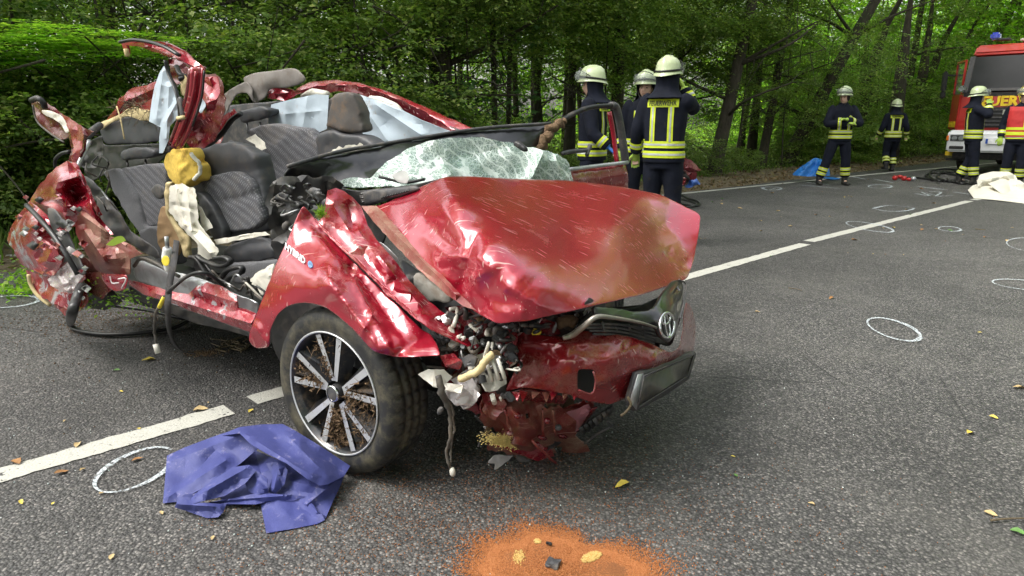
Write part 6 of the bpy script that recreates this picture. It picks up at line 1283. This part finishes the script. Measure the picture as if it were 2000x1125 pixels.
# ---------------------------------------------------------------- fire engine
ENGINE_RED = basic('fire_engine_red', (.42, .018, .012), .35, coat=.4, var=.08, bump=.03); TWHITE = basic('white_bumper_paint', (.7, .71, .72), .4, var=.06, dirt=.12, dcol=(.3, .28, .25)); DGLASS = basic('cab_glass', (.02, .025, .03), .04, coat=1, bump=0, var=.1)
TYEL = basic('yellow_lettering', (.8, .55, .02), .45, bump=0); ORANGE = basic('indicator_orange', (.8, .2, .02), .3, bump=0); BEACON = basic('blue_beacon', (.02, .05, .5), .15, coat=1, bump=0); EUBLUE = basic('plate_blue', (.02, .08, .4), .4, bump=0)
LAMPG = basic('lamp_glass', (.5, .52, .55), .08, .6, bump=0); CAMEL = basic('cab_interior', (.08, .08, .08), .8, bump=0)
TX, TY = .639*16.7, 17.0
TK = empty('fire_engine', (TX, TY, 0), R(-46), 'red and white fire engine facing the camera at the right edge, cab door open', 'fire engine')
def tb(nm, c, s, mat, bev=.02, parent=TK, rot=None): return box(nm, c, s, mat, parent, rot, bev)
def prism(nm, prof, x0, x1, mat, bev=.03, parent=TK):
    """profile in (y, z) extruded from x0 to x1"""
    bm = bmesh.new(); a = [bm.verts.new((x0, y, z)) for y, z in prof]; b = [bm.verts.new((x1, y, z)) for y, z in prof]; n = len(prof)
    bm.faces.new(a); bm.faces.new(b[::-1])
    for i in range(n): bm.faces.new((a[i], b[i], b[(i+1) % n], a[(i+1) % n])) if False else bm.faces.new((a[(i+1) % n], b[(i+1) % n], b[i], a[i]))
    bmesh.ops.recalc_face_normals(bm, faces=bm.faces[:])
    if bev: bmesh.ops.bevel(bm, geom=bm.edges[:], offset=bev, segments=3, affect='EDGES')
    return link(nm, bm_mesh(bm, False), mat, parent, False)
prism('cab_body', [(.05, .95), (.0, 1.2), (.02, 1.86), (.1, 1.9), (2.2, 1.9), (2.2, .95)], .08, 2.42, ENGINE_RED, .05)
prism('cab_roof', [(.42, 2.72), (.38, 2.8), (.6, 3.0), (2.2, 3.08), (2.2, 2.7)], .14, 2.36, ENGINE_RED, .05)
prism('windscreen', [(.06, 1.9), (.36, 2.72), (.42, 2.72), (.14, 1.9)], .2, 2.3, basic('truck_windscreen', (.01, .012, .013), .12, bump=0, spec=.15), 0)
for x in (.16, 2.34): prism('corner_pillar', [(.05, 1.88), (.34, 2.74), (.46, 2.74), (.2, 1.88)], x-.06, x+.06, BLACK, .01)
for x in (.13, 2.37): tb('rear_pillar', (x, 1.5, 2.3), (.06, .5, .85), ENGINE_RED)
tb('cab_back_wall', (1.25, 2.1, 2.3), (2.2, .1, .85), CAMEL); tb('cab_dashboard', (1.25, .45, 1.92), (2.0, .4, .16), CAMEL, .04)
for x in (.7, 1.8): tb('cab_seat', (x, 1.2, 2.1), (.5, .2, .6), CAMEL, .06)
tb('cab_lamp', (1.15, .7, 2.62), (.7, .1, .03), WHITEPL, .01); tb('dash_screen', (.45, .42, 2.1), (.22, .04, .2), basic('pale_blue_screen', (.15, .35, .7), .3, bump=0), .01)
tb('windscreen_base', (1.25, .04, 1.84), (2.2, .05, .1), BLACK, .01)
for x0 in (.5, 1.5): prism('wiper', [(.03, 1.92), (.05, 1.98), (.035, 1.985), (.015, 1.925)], x0, x0+.75, BLACK, 0)
tb('grille', (1.27, -.005, 1.32), (1.5, .06, .46), BLACK, .02)
for k in range(5): tb('grille_slat', (1.27, -.045, 1.15+k*.085), (1.42, .03, .03), GREYPL, .005)
def ttext(s, x, z, size, mat, wid=None, y=-.02, nm='lettering', bold=.004):
    tm = text_mesh(s, size, .006, bold); xs = [v.co.x for v in tm.vertices]; k = (wid/(max(xs)-min(xs))) if wid else 1
    for v in tm.vertices: v.co = (x+v.co.x*k, y-v.co.z, z+v.co.y)
    link(nm, tm, mat, TK, world=False)
ttext('FEUERWEHR', 1.27, 1.68, .3, TYEL, 1.75, -.012, bold=.012); ttext('MAN', 1.27, 1.43, .15, CHROME, .52, -.075, 'maker_letters', .006)
vs, fs = [], []; sweep(vs, fs, [np.array([1.27+.12*math.cos(t), -.07, 1.3+.06*math.sin(t)]) for t in np.linspace(0, math.pi, 14)], .009, 6); sweep(vs, fs, [np.array([1.15, -.07, 1.27]), np.array([1.39, -.07, 1.27])], .009, 6); link('maker_badge', mesh(vs, fs), CHROME, TK, world=False)
prism('bumper', [(-.12, .98), (-.15, .9), (-.12, .52), (.3, .5), (.3, 1.02), (-.02, 1.03)], -.02, 2.52, TWHITE, .04)
for x in (.2, 2.3):
    tb('headlamp_recess', (x, -.13, .84), (.32, .05, .15), BLACK, .015); s = 1 if x < 1 else -1
    for dx in (-.06, .08): tb('headlamp', (x+dx*s, -.155, .84), (.11, .03, .11), LAMPG, .02)
    tb('indicator', (x-.2*s, -.12, .84), (.07, .05, .12), ORANGE, .015); tb('step_grille', (x, -.135, .62), (.3, .03, .07), BLACK, .01); tb('fog_lamp', (x+.25*s, -.14, .62), (.1, .03, .07), LAMPG, .01)
tb('number_plate', (1.05, -.16, .78), (.52, .015, .12), WHITEPAPER, .003); tb('plate_band', (.81, -.17, .78), (.045, .01, .11), EUBLUE, .001)
prism('lower_valance', [(-.02, .5), (.2, .5), (.2, .34), (.05, .34)], .1, 2.4, BLACK, .02)
tb('roof_light_bar', (.62, .8, 3.12), (.3, .28, .05), GREYPL); tb('beacon', (.46, .75, 3.2), (.2, .2, .17), BEACON, .04); tb('beacon', (2.1, .75, 3.2), (.2, .2, .17), BEACON, .04)
tb('roof_hatch', (1.3, 1.0, 3.09), (.7, .5, .06), WHITEPL, .02); tb('front_spot', (.13, -.06, 1.98), (.16, .14, .16), CHROME, .05); tb('spot_glass', (.13, -.14, 1.98), (.12, .02, .12), LAMPG, .03)
tb('body_superstructure', (1.25, 4.6, 1.95), (2.5, 4.6, 2.3), ENGINE_RED, .04); tb('chassis', (1.25, 3.2, .7), (1.0, 6.6, .3), BLACK, .03)
for k in range(3): tb('shutter', (-.012, 3.2+k*1.35, 1.95), (.02, 1.15, 1.7), SILVER, .005)
for x in (.2, 2.3):
    for y in (1.1, 5.2):
        bm = bmesh.new(); r = bmesh.ops.create_cone(bm, cap_ends=True, segments=32, radius1=.5, radius2=.5, depth=.3); bmesh.ops.rotate(bm, verts=bm.verts, matrix=Matrix.Rotation(math.pi/2, 3, 'Y')); bmesh.ops.translate(bm, verts=bm.verts, vec=(x, y, .5)); bmesh.ops.bevel(bm, geom=[e for e in bm.edges if e.calc_length() < .2], offset=.03, segments=2, affect='EDGES'); w = link('wheel', bm_mesh(bm, False), TYRE, TK, world=False)
# open cab door with its window, mirror and warning stripe (swings outward at the left)
DE = bpy.data.objects.new('cab_door', None); C.objects.link(DE); DE.parent = TK; DE.location = (.06, .25, 0); DE.rotation_euler = (0, 0, R(-64))
def dbox(nm, c, s, mat, bev=.01): return box(nm, c, s, mat, DE, None, bev)
dbox('door_lower', (-.4, 0, 1.45), (.78, .06, .85), ENGINE_RED, .025)
for x, w in ((-.77, .05), (-.03, .05)): dbox('window_post', (x, 0, 2.25), (w, .05, .75), ENGINE_RED)
dbox('window_head', (-.4, 0, 2.64), (.78, .05, .06), ENGINE_RED); dbox('door_window', (-.4, 0, 2.24), (.7, .015, .74), clearglass('door_glass', (.2, .25, .25), .5, .03), 0)
dbox('warning_stripe', (-.4, -.034, 1.16), (.6, .008, .14), TYEL, .002)
dbox('mirror_arm', (-.72, -.14, 2.35), (.03, .25, .04), BLACK); dbox('mirror', (-.74, -.26, 2.2), (.2, .1, .5), BLACK, .03); dbox('mirror', (-.72, -.26, 1.88), (.2, .1, .18), BLACK, .03)
# lower step with a lime stripe under the bumper end
tb('step', (.1, .35, .46), (.4, .3, .1), TYEL, .01); tb('step', (.1, .35, .32), (.36, .26, .06), BLACK, .01)
# ---------------------------------------------------------------- things lying on the road
def joined(name, objs, label, cat, group=None, mat=None):
    bm = bmesh.new()
    for o in objs:
        me = o.data.copy(); me.transform(Matrix.Translation(o.location)); bm.from_mesh(me); bpy.data.objects.remove(o)
    return tag(link(name, bm_mesh(bm), mat), label, cat, group)
PURPLE = basic('purple_nonwoven', (.046, .055, .2), .6, var=.1, scale=12, bump=.35, bscale=60, bd=.004, dirt=.12, dcol=(.3, .28, .4), spec=.4)
zz = lambda pts: [(x, y, 'z', z) for x, y, z in pts]
ps = []
kw = dict(mat=PURPLE, parent=None, soft=False, sp=8, jit=.0, th=.002, crisp=.0065)
ps.append(sheet('c', zz([(318, 983, .005), (322, 940, .03), (326, 890, .05), (360, 874, .07), (424, 850, .11), (468, 836, .14), (500, 850, .14), (505, 875, .1), (470, 905, .06), (420, 940, .05), (380, 962, .02), (345, 980, .006)]), folds=[((335, 900), (470, 850), .02, 10), ((330, 970), (440, 900), .022, 8), ((345, 960), (420, 880), -.012, 7)], **kw))
ps.append(sheet('c', zz([(424, 852, .1), (468, 834, .15), (510, 829, .16), (552, 828, .16), (575, 840, .17), (624, 870, .14), (684, 910, .06), (672, 930, .05), (640, 946, .08), (625, 948, .1), (600, 935, .13), (560, 905, .16), (520, 885, .17), (490, 868, .17), (468, 846, .165)]), folds=[((470, 842), (610, 930), .02, 9), ((560, 850), (640, 930), .02, 12), ((600, 870), (660, 915), -.015, 8), ((520, 835), (570, 870), -.012, 8)], **kw))
ps.append(sheet('c', zz([(440, 905, .04), (500, 880, .05), (560, 905, .07), (600, 932, .08), (640, 946, .06), (672, 930, .04), (662, 955, .02), (652, 975, .02), (636, 1012, .006), (600, 990, .02), (570, 966, .03), (500, 985, .02), (440, 984, .02), (420, 960, .03)]), folds=[((500, 890), (520, 960), -.02, 12), ((570, 940), (650, 960), .02, 9), ((600, 985), (655, 940), .02, 7), ((500, 925), (550, 915), .02, 9)], **kw))
ps.append(sheet('c', zz([(352, 976, .02), (384, 962, .04), (420, 935, .08), (455, 912, .1), (488, 908, .12), (500, 920, .11), (478, 945, .08), (440, 968, .05), (400, 978, .05), (372, 985, .03)]), folds=[((380, 972), (480, 915), .03, 9)], **kw))
ps.append(sheet('c', zz([(478, 940, .06), (500, 918, .1), (522, 935, .09), (524, 962, .05), (500, 966, .04), (485, 960, .04)]), folds=[((495, 925), (515, 955), .02, 6)], **kw))
ps.append(sheet('c', zz([(520, 905, .1), (548, 900, .12), (562, 918, .11), (556, 945, .07), (536, 966, .03), (524, 960, .04), (532, 930, .08)]), folds=[((545, 908), (535, 955), .02, 7)], **kw))
ps.append(sheet('c', zz([(348, 974, .05), (362, 965, .06), (385, 964, .06), (394, 974, .05), (388, 981, .04), (430, 984, .03), (443, 982, .03), (436, 1000, .012), (426, 1010, .005), (404, 1012, .005), (370, 1000, .012), (341, 991, .02)]), folds=[((350, 985), (430, 990), .018, 6)], **kw))
ps.append(sheet('c', zz([(508, 979, .02), (540, 970, .03), (572, 966, .03), (600, 978, .03), (612, 985, .03), (620, 1000, .02), (636, 1008, .006), (634, 1016, .004), (620, 1023, .004), (570, 1033, .004), (520, 1041, .004), (514, 1010, .006)]), folds=[((590, 972), (632, 1010), .012, 6)], **kw))
ps.append(sheet('c', zz([(400, 984, .02), (508, 962, .05), (600, 970, .04), (572, 976, .03), (510, 980, .02), (440, 988, .012)]), folds=[((400, 980), (560, 968), .012, 4)], **kw))
joined('disposable_sheet', ps, 'crumpled purple-blue disposable sheet lying beside the front wheel', 'plastic sheet', mat=PURPLE)
TARP = basic('white_tarpaulin', (.66, .63, .54), .75, var=.08, scale=6, bump=.3, bscale=30, bd=.01, dirt=.12, dcol=(.4, .34, .24))
ps = []
kw = dict(mat=TARP, parent=None, soft=False, sp=5, jit=.0, th=.004, crisp=.05)
ps.append(sheet('c', zz([(1890, 371, .03), (1900, 362, .07), (1912, 359, .12), (1930, 356, .16), (1960, 355, .18), (1990, 356, .17), (2030, 364, .12), (2090, 378, .03), (2090, 402, .004), (2000, 397, .004), (1940, 390, .004), (1902, 387, .004)]), folds=[((1900, 375), (2040, 378), .10, 8), ((1930, 386), (2060, 392), .08, 5), ((1915, 364), (1950, 380), .1, 6), ((1985, 362), (2020, 388), .1, 8)], **kw))
ps.append(sheet('c', zz([(1908, 354, .2), (1914, 341, .3), (1938, 335, .35), (1970, 335, .35), (1984, 343, .3), (1990, 358, .18), (2000, 374, .06), (1975, 376, .05), (1950, 372, .08), (1925, 368, .1), (1910, 364, .13)]), folds=[((1918, 352), (1970, 342), .16, 7), ((1925, 366), (1982, 352), -.14, 6), ((1962, 340), (1992, 372), .12, 6), ((1935, 340), (1942, 370), .1, 6)], **kw))
ps.append(sheet('c', zz([(1930, 358, .2), (1960, 348, .26), (1992, 352, .24), (2015, 368, .12), (1995, 380, .05), (1955, 378, .08)]), folds=[((1940, 362), (2000, 360), .14, 6), ((1970, 352), (1975, 378), -.1, 5)], **kw))
joined('tarpaulin', ps, 'crumpled white tarpaulin heaped on the road beside the centre line at right', 'tarpaulin', mat=TARP)
BLUET = basic('blue_sheet', (.02, .16, .5), .45, var=.15, bump=.3, bscale=15, bd=.02)
ps = []
ps.append(sheet('c', [(1545, 342, 'y', 14.4), (1560, 328, 'y', 14.5), (1580, 315, 'y', 14.6), (1592, 307, 'y', 14.7), (1612, 313, 'y', 14.6), (1620, 330, 'y', 14.4), (1622, 344, 'y', 14.2), (1580, 345, 'y', 14.2)], BLUET, None, sp=6, jit=.05, th=.004, sub=2, folds=[((1590, 310), (1560, 342), .2, 5), ((1600, 315), (1610, 342), .2, 5)]))
ps.append(sheet('c', [(1600, 346, 'z', .02), (1625, 345, 'z', .02), (1645, 349, 'z', .02), (1625, 351, 'z', .02)], BLUET, None, sp=6, jit=.02, th=.004, sub=1))
joined('sheet_bundle', ps, 'bright blue plastic sheet bunched at the foot of the trees behind the arms-crossed firefighter', 'plastic sheet', mat=BLUET)
sc1 = sheet('white_wrap', [(1601, 330, 'y', 14.0), (1609, 318, 'y', 14.1), (1616, 335, 'y', 14.0), (1612, 344, 'y', 13.95), (1602, 343, 'y', 13.95)], WHITEPAPER, None, sp=6, jit=.03, th=.004); tag(sc1, 'small white wrapping lying against the blue sheet', 'wrapping')
# hoses: coils, each line a thing
def gtube(name, pts, r, mat, label, cat, group=None, z=.03, n=6): return tag(tube(name, [P(x, y, 'z', z+.0*i) for i, (x, y) in enumerate(pts)], r, mat, None, n=n), label, cat, group)
gtube('rescue_hose', [(1745, 344), (1765, 346), (1790, 347), (1815, 350), (1850, 354), (1890, 356), (1903, 352), (1880, 345), (1850, 339), (1820, 338), (1808, 344), (1830, 351), (1870, 352)], .022, RUBBER, 'black rescue tool hose running along the road into the coils', 'hose', 'rescue tool hoses')
gtube('rescue_hose', [(1835, 354), (1818, 347), (1818, 335), (1840, 330), (1870, 332), (1880, 340), (1866, 349), (1845, 352), (1830, 345), (1840, 336), (1862, 337)], .022, RUBBER, 'black hose coiled in loops behind the profile firefighter\'s feet', 'hose', 'rescue tool hoses', .05)
gtube('rescue_hose', [(1862, 350), (1885, 344), (1900, 348), (1898, 356), (1875, 358), (1850, 350)], .022, RUBBER, 'black hose loop at the heel of the profile firefighter', 'hose', 'rescue tool hoses', .03)
HC_ = empty('hose_coupling', tuple(P(1765, 349, 'z', 0)), 0, 'red and silver hose couplings at the free end of the black hose', 'hose coupling')
CREDM = basic('coupling_red', (.5, .03, .03), .35)
for x, y, s_, m_ in ((1748, 347, .05, CREDM), (1758, 345, .04, CREDM), (1766, 348, .05, CREDM), (1775, 350, .035, CREDM), (1784, 349, .05, SILVER)):
    a = P(x-4, y, 'z', .05); b = P(x+4, y+.6, 'z', .05); vs, fs = [], []; sweep(vs, fs, [a, a*.8+b*.2, a*.2+b*.8, b], [s_*.6, s_, s_, s_*.6], 12); link('coupling', mesh(vs, fs), m_, HC_)
gtube('rescue_cable', [(1316, 378), (1330, 380), (1345, 388), (1362, 393), (1366, 400), (1350, 402), (1325, 396)], .016, RUBBER, 'black cable loop on the asphalt right of the close pair\'s legs', 'cable', None, .02)
gtube('rescue_cable', [(1310, 384), (1335, 390), (1360, 398), (1348, 404), (1318, 400)], .012, RUBBER, 'thin black cable lying under the loop right of the close pair\'s legs', 'cable', None, .02)
# piece of the wreck set down by the trees
WP = empty('wreckage', tuple(P(1340, 372, 'y', 9.6)*[1, 1, 0]), 0, 'dark crumpled piece of wreckage with blue plastic lying by the verge behind the close pair', 'wreckage')
def wz(x, y): return (x, y, 'y', 9.8)
for pts, m_ in (([(1312, 312), (1335, 306), (1355, 318), (1370, 332), (1352, 336), (1330, 328), (1315, 330)], RED_DARK), ([(1316, 330), (1340, 325), (1362, 338), (1358, 352), (1332, 350), (1318, 345)], RED_DARK), ([(1318, 335), (1330, 330), (1352, 345), (1340, 362), (1320, 365)], BLACK), ([(1338, 352), (1360, 345), (1370, 360), (1352, 366), (1336, 366)], BLUEPL), ([(1320, 348), (1340, 352), (1335, 364), (1318, 364)], MAROON)):
    sheet('crumpled_panel', [wz(*p) for p in pts], m_, WP, sp=7, jit=.08, jag=1, th=.01)
# absorbent granules
ORANGEG = leafmat('orange_granules', [(.2, .07, .022), (.28, .1, .03), (.36, .15, .06), (.24, .08, .025)], 0, .9)
YG = leafmat('pale_grain', [(.62, .42, .14), (.7, .52, .2), (.6, .36, .1)], 0, .9)
def grains(name, pts, r, mat, label, cat):
    pts = np.asarray(pts); n = len(pts); r = np.broadcast_to(r, n)[:, None]; q = rng.normal(0, 1, (n, 3)); q /= np.linalg.norm(q, axis=1)[:, None]; w = np.cross(q, rng.normal(0, 1, (n, 3))); w /= np.linalg.norm(w, axis=1)[:, None]; u = np.cross(q, w)
    V = np.stack([pts+q*r, pts-q*r, pts+w*r, pts-w*r, pts+u*r, pts-u*r], 1).reshape(-1, 3); T = np.array([(0, 2, 4), (2, 1, 4), (1, 3, 4), (3, 0, 4), (2, 0, 5), (1, 2, 5), (3, 1, 5), (0, 3, 5)])
    F = (np.arange(n)[:, None, None]*6+T[None]).reshape(-1, 3); me = bpy.data.meshes.new('g'); me.vertices.add(len(V)); me.vertices.foreach_set('co', V.astype('f').ravel()); me.loops.add(F.size); me.loops.foreach_set('vertex_index', F.astype('i').ravel())
    me.polygons.add(len(F)); me.polygons.foreach_set('loop_start', np.arange(len(F), dtype='i')*3); me.update(calc_edges=True)
    return tag(link(name, me, mat), label, cat, kind='stuff')
cg = P(1085, 1105, 'z', 0)
N = 85000; a = rng.uniform(0, 2*math.pi, N); rad = np.abs(rng.normal(0, 1, N)); edge = 1+.16*np.sin(a*3+1)+.1*np.sin(a*5)+.06*np.sin(a*11)
core = rng.uniform(0, 1, N)**.5; isc = rng.uniform(0, 1, N) < .62; rr = np.where(isc, core, .85+rad*.26)*edge
x = cg[0]+rr*np.cos(a)*.205; y = cg[1]-.06+rr*np.sin(a)*.20
keep = y > .9; x, y, rr = x[keep], y[keep], rr[keep]; h = np.maximum(.002, .012*(1-rr**2)); z = h*rng.uniform(.4, 1.05, len(x))
pale = (((x-P(1155, 1092, 'z', 0)[0])*1.0+(y-P(1155, 1092, 'z', 0)[1])*.9)**2/.0012+((x-P(1155, 1092, 'z', 0)[0])*.9-(y-P(1155, 1092, 'z', 0)[1]))**2/.00028 < rng.uniform(1.2, 2.6, len(x)))
p2 = P(1014, 1092, 'z', 0); pale |= ((x-p2[0])**2/.0002+(y-p2[1])**2/.0009 < rng.uniform(0, 1.3, len(x))**3); p3 = P(1050, 1060, 'z', 0); pale |= ((x-p3[0])**2/.0001+(y-p3[1])**2/.00015 < rng.uniform(.3, 1.6, len(x)))
r_ = rng.uniform(.0013, .0026, len(x))
grains('absorbent_granules', np.c_[x, y, z+.0][~pale], r_[~pale], ORANGEG, 'orange-brown oil absorbent granules poured on the asphalt at the lower edge of the photo', 'granules')
grains('pale_granules', np.c_[x, y, z+.003][pale], r_[pale]*1.1, YG, 'pale yellow granules in patches on top of the orange ones', 'granules')
N = 5500; q = np.c_[rng.normal(-.1, .5, N), rng.normal(1.95, .28, N)]; q = q[(q[:, 1] > .9) & (q[:, 0] > -1.1)]
grains('scattered_granules', np.c_[q, np.full(len(q), .0025)], rng.uniform(.0012, .0024, len(q)), ORANGEG, 'orange granules thinly strewn over the asphalt in front of the wreck', 'granules')
vs, fs = [], []; nb = 64; vs.append(np.array([cg[0], cg[1]-.06, .010]))
for j, (f_, z_) in enumerate(((.45, .0075), (.7, .004), (.84, .0002))):
    for i in range(nb): t = 2*math.pi*i/nb; e = 1+.16*math.sin(t*3+1)+.1*math.sin(t*5)+.06*math.sin(t*11); vs.append(np.array([cg[0]+f_*e*math.cos(t)*.205, cg[1]-.06+f_*e*math.sin(t)*.20, z_+.001]))
for i in range(nb):
    k = (i+1) % nb; fs.append((0, 1+i, 1+k))
    for j in range(2): fs.append((1+j*nb+i, 1+(j+1)*nb+i, 1+(j+1)*nb+k, 1+j*nb+k))
ORB = basic('orange_granule_bed', (.22, .08, .025), .95, var=.3, scale=220, bump=1, bscale=350, bd=.003)
tag(link('granule_bed', mesh(vs, fs), ORB), 'packed bed under the poured orange granules', 'granules', kind='stuff')
def chunk(px, py, s, mat, label, cat, name):
    bm = bmesh.new(); bmesh.ops.create_cube(bm, size=1); bmesh.ops.subdivide_edges(bm, edges=bm.edges[:], cuts=3, use_grid_fill=True)
    for v in bm.verts: v.co = Vector((v.co.x*s[0], v.co.y*s[1], (v.co.z+.5)*s[2]))+Vector(rng.normal(0, min(s)*.12, 3))
    bmesh.ops.rotate(bm, verts=bm.verts, matrix=Matrix.Rotation(rng.uniform(-.6, .2), 3, 'Z')); o = link(name, bm_mesh(bm, False), mat, None, False); o.location = P(px, py, 'z', .012); tag(o, label, cat); return o
chunk(1080, 1104, (.036, .034, .012), GREYPL, 'square dark grey plastic piece resting on the orange granules', 'plastic piece', 'plastic_piece')
chunk(1072, 1063, (.016, .008, .006), BLACK, 'tiny black splinter on the orange granules above the grey piece', 'splinter', 'splinter')
# fallen leaves and twigs
def leaf_me(L, W, curl):
    vs = [(0, -L/2, 0), (W*.4, -L*.2, curl*.5), (W*.5, L*.1, curl), (W*.3, L*.35, curl*.6), (0, L/2, .001), (-W*.3, L*.35, curl*.5), (-W*.5, L*.1, curl*.8), (-W*.4, -L*.2, curl*.3), (0, L*.1, .0)]
    return mesh(vs, [(8, 0, 1), (8, 1, 2), (8, 2, 3), (8, 3, 4), (8, 4, 5), (8, 5, 6), (8, 6, 7), (8, 7, 0)])
LYEL = basic('yellow_leaf', (.62, .48, .08), .7, bump=0); LBRN = basic('brown_leaf', (.28, .14, .05), .8, bump=0); LGRN = basic('green_leaf', (.1, .22, .05), .6, bump=0); LTAN = basic('tan_leaf', (.45, .33, .16), .8, bump=0)
LM = [leaf_me(.045, .024, .008), leaf_me(.06, .03, .014), leaf_me(.035, .022, .005)]
def fallen(px, py, mat, sc=1.0, label=None, group=None):
    me = pick(LM).copy() if False else pick(LM); key = (me.name, mat.name)
    if key not in fallen.c: m2 = me.copy(); m2.materials.clear(); m2.materials.append(mat); fallen.c[key] = m2
    o = bpy.data.objects.new('fallen_leaf', fallen.c[key]); C.objects.link(o); o.location = P(px, py, 'z', .006); o.rotation_euler = (rng.uniform(-.15, .15), rng.uniform(-.15, .15), rng.uniform(0, 6.28)); o.scale = (sc, sc, sc)
    tag(o, label, 'leaf', group)
fallen.c = {}
for px, py, m_, sc, lb in ((1215, 947, LYEL, 1.0, 'single yellow leaf on the dark asphalt below the number plate'), (290, 703, LYEL, 1.2, 'bright yellow leaf below the hanging white plug'), (1895, 845, LYEL, .8, 'small yellow leaf alone on the open asphalt at right'),
        (1935, 1003, LTAN, .9, 'curled tan leaf next to the twig at the lower right'), (1990, 757, LTAN, 1.0, 'pale leaf at the right edge on the open asphalt'), (1990, 1040, LGRN, .8, 'green leaf at the lower right corner'),
        (32, 902, LBRN, 1.1, 'brown leaf lying on the upper edge of the dashed line'), (120, 922, LBRN, 1.4, 'brown curled leaf just below the dashed line'), (268, 897, LBRN, .9, 'brown leaf inside the sprayed loop near the purple sheet'),
        (392, 800, LTAN, 1.1, 'tan leaf on the dashed line near its end'), (152, 869, LTAN, .9, 'tan leaf above the dashed line'), (1624, 582, LBRN, 1.0, 'brown leaf standing on the asphalt right of the wreck'), (490, 802, LYEL, .8, 'small yellow leaf near the gap of the dashed line'), (228, 723, LGRN, .9, 'green leaf below the lying door seal')):
    fallen(px, py, m_, sc, lb)
for k in range(92):
    if k < 70: px, py = rng.uniform(1330, 2000), rng.uniform(345, 470)+rng.uniform(0, 1)**2*60
    elif k < 78: px, py = rng.uniform(1330, 2000), rng.uniform(470, 1100)
    else: px, py = rng.uniform(0, 560), rng.uniform(640, 1110)
    if k % 3 == 0: py = 340+abs(rng.normal(0, 35)) if px > 1330 and k < 90 else py
    w = P(px, py, 'z', 0)
    if w@np.array([*RN, 0]) > 6.9 or w[1] > 22: continue
    fallen(px, py, pick([LYEL, LTAN, LTAN, LBRN, LGRN, LTAN]), rng.uniform(.5, 1.1)*(1.3 if py < 470 else .7), 'small dry leaf among those scattered over the road', 'dry leaves scattered over the road')
def twig(pts, r, label, grp=None): tag(tube('twig', [P(x, y, 'z', .01) for x, y in pts], [r, r*.8, r*.5], SOIL, None, seg=6), label, 'twig', grp)
twig([(1935, 1016), (1970, 1013), (2010, 1012)], .004, 'straight pale twig at the lower right edge'); twig([(1540, 562), (1560, 565), (1566, 568)], .003, 'short bent twig on the asphalt right of the wreck'); twig([(1905, 447), (1925, 449)], .006, 'thin twig beyond the small flat oval')
for k in range(16):
    x, y = rng.uniform(420, 480), 688-rng.uniform(0, 22); twig([(x, y), (x+rng.uniform(-20, 20), y-6), (x+rng.uniform(-25, 35), y-rng.uniform(4, 16))], .005, 'dry twig in the little heap under the sill', 'twigs heaped under the sill')
scm = P(400, 690, 'z', 0); N = 1500
def clods(name, c, sx, sy, N, label, rmax=.007): q = np.c_[rng.normal(c[0], sx, N), rng.normal(c[1], sy, N), np.full(N, .002)]; grains(name, q, rng.uniform(.001, rmax, N)*rng.uniform(.2, 1, N), SOILG, label, 'soil')
SOILG = leafmat('soil_crumbs', [(.1, .06, .035), (.18, .12, .07), (.07, .05, .03)], 0, .95)
clods('soil_crumbs', P(400, 690, 'z', 0), .05, .03, 500, 'reddish soil crumbs under the sill of the wreck'); clods('soil_crumbs', P(230, 620, 'z', 0), .35, .2, 2600, 'brown soil crumbs strewn inside the loop of the door seal'); clods('soil_crumbs', P(120, 640, 'z', 0), .8, .5, 2500, 'soil crumbs scattered behind the wreck')
CR = leafmat('glass_crumbs', [(.5, .6, .58), (.7, .72, .7)], 0, .3)
q = np.c_[rng.normal(-.9, 1.2, 700), rng.normal(2.9, .9, 700), np.full(700, .003)]; q = q[q[:, 1] > 1.2]; grains('glass_crumbs', q, rng.uniform(.0015, .004, len(q)), CR, 'tiny crumbs of broken glass around the wreck', 'glass crumbs')
# torn greenery hanging under the sill and heaped at the rear
def weeds(name, pts, k, v, N, spread, L, label):
    o_, d_ = [], []
    for _ in range(N): c = pts[int(rng.integers(0, len(pts)))]; p = P(c[0]+rng.normal(0, spread[0]), c[1]+rng.normal(0, spread[1]), k, v+rng.normal(0, .05)); o_.append(p); d_.append(rng.normal(0, 1, 3)*[1, 1, .6]-[0, 0, .5])
    o = link(name, quadmesh(sprays(np.array(o_), np.array(d_), 7, .07, L)), LEAF_LIGHT); tag(o, label, 'greenery', kind='stuff')
weeds('torn_greenery', [(180, 555), (200, 575), (215, 582), (175, 570)], 'l', .1, 34, (8, 8), .022, 'torn green shoots hanging between the crushed rear wing and the sill')
weeds('torn_greenery', [(255, 575), (285, 578), (270, 585)], 'l', .08, 14, (6, 5), .018, 'small green shoots hanging below the sill')
weeds('torn_greenery', [(20, 530), (45, 545), (15, 550), (40, 560)], 'z', .03, 70, (22, 10), .045, 'heap of torn leaves on the asphalt behind the rear corner')
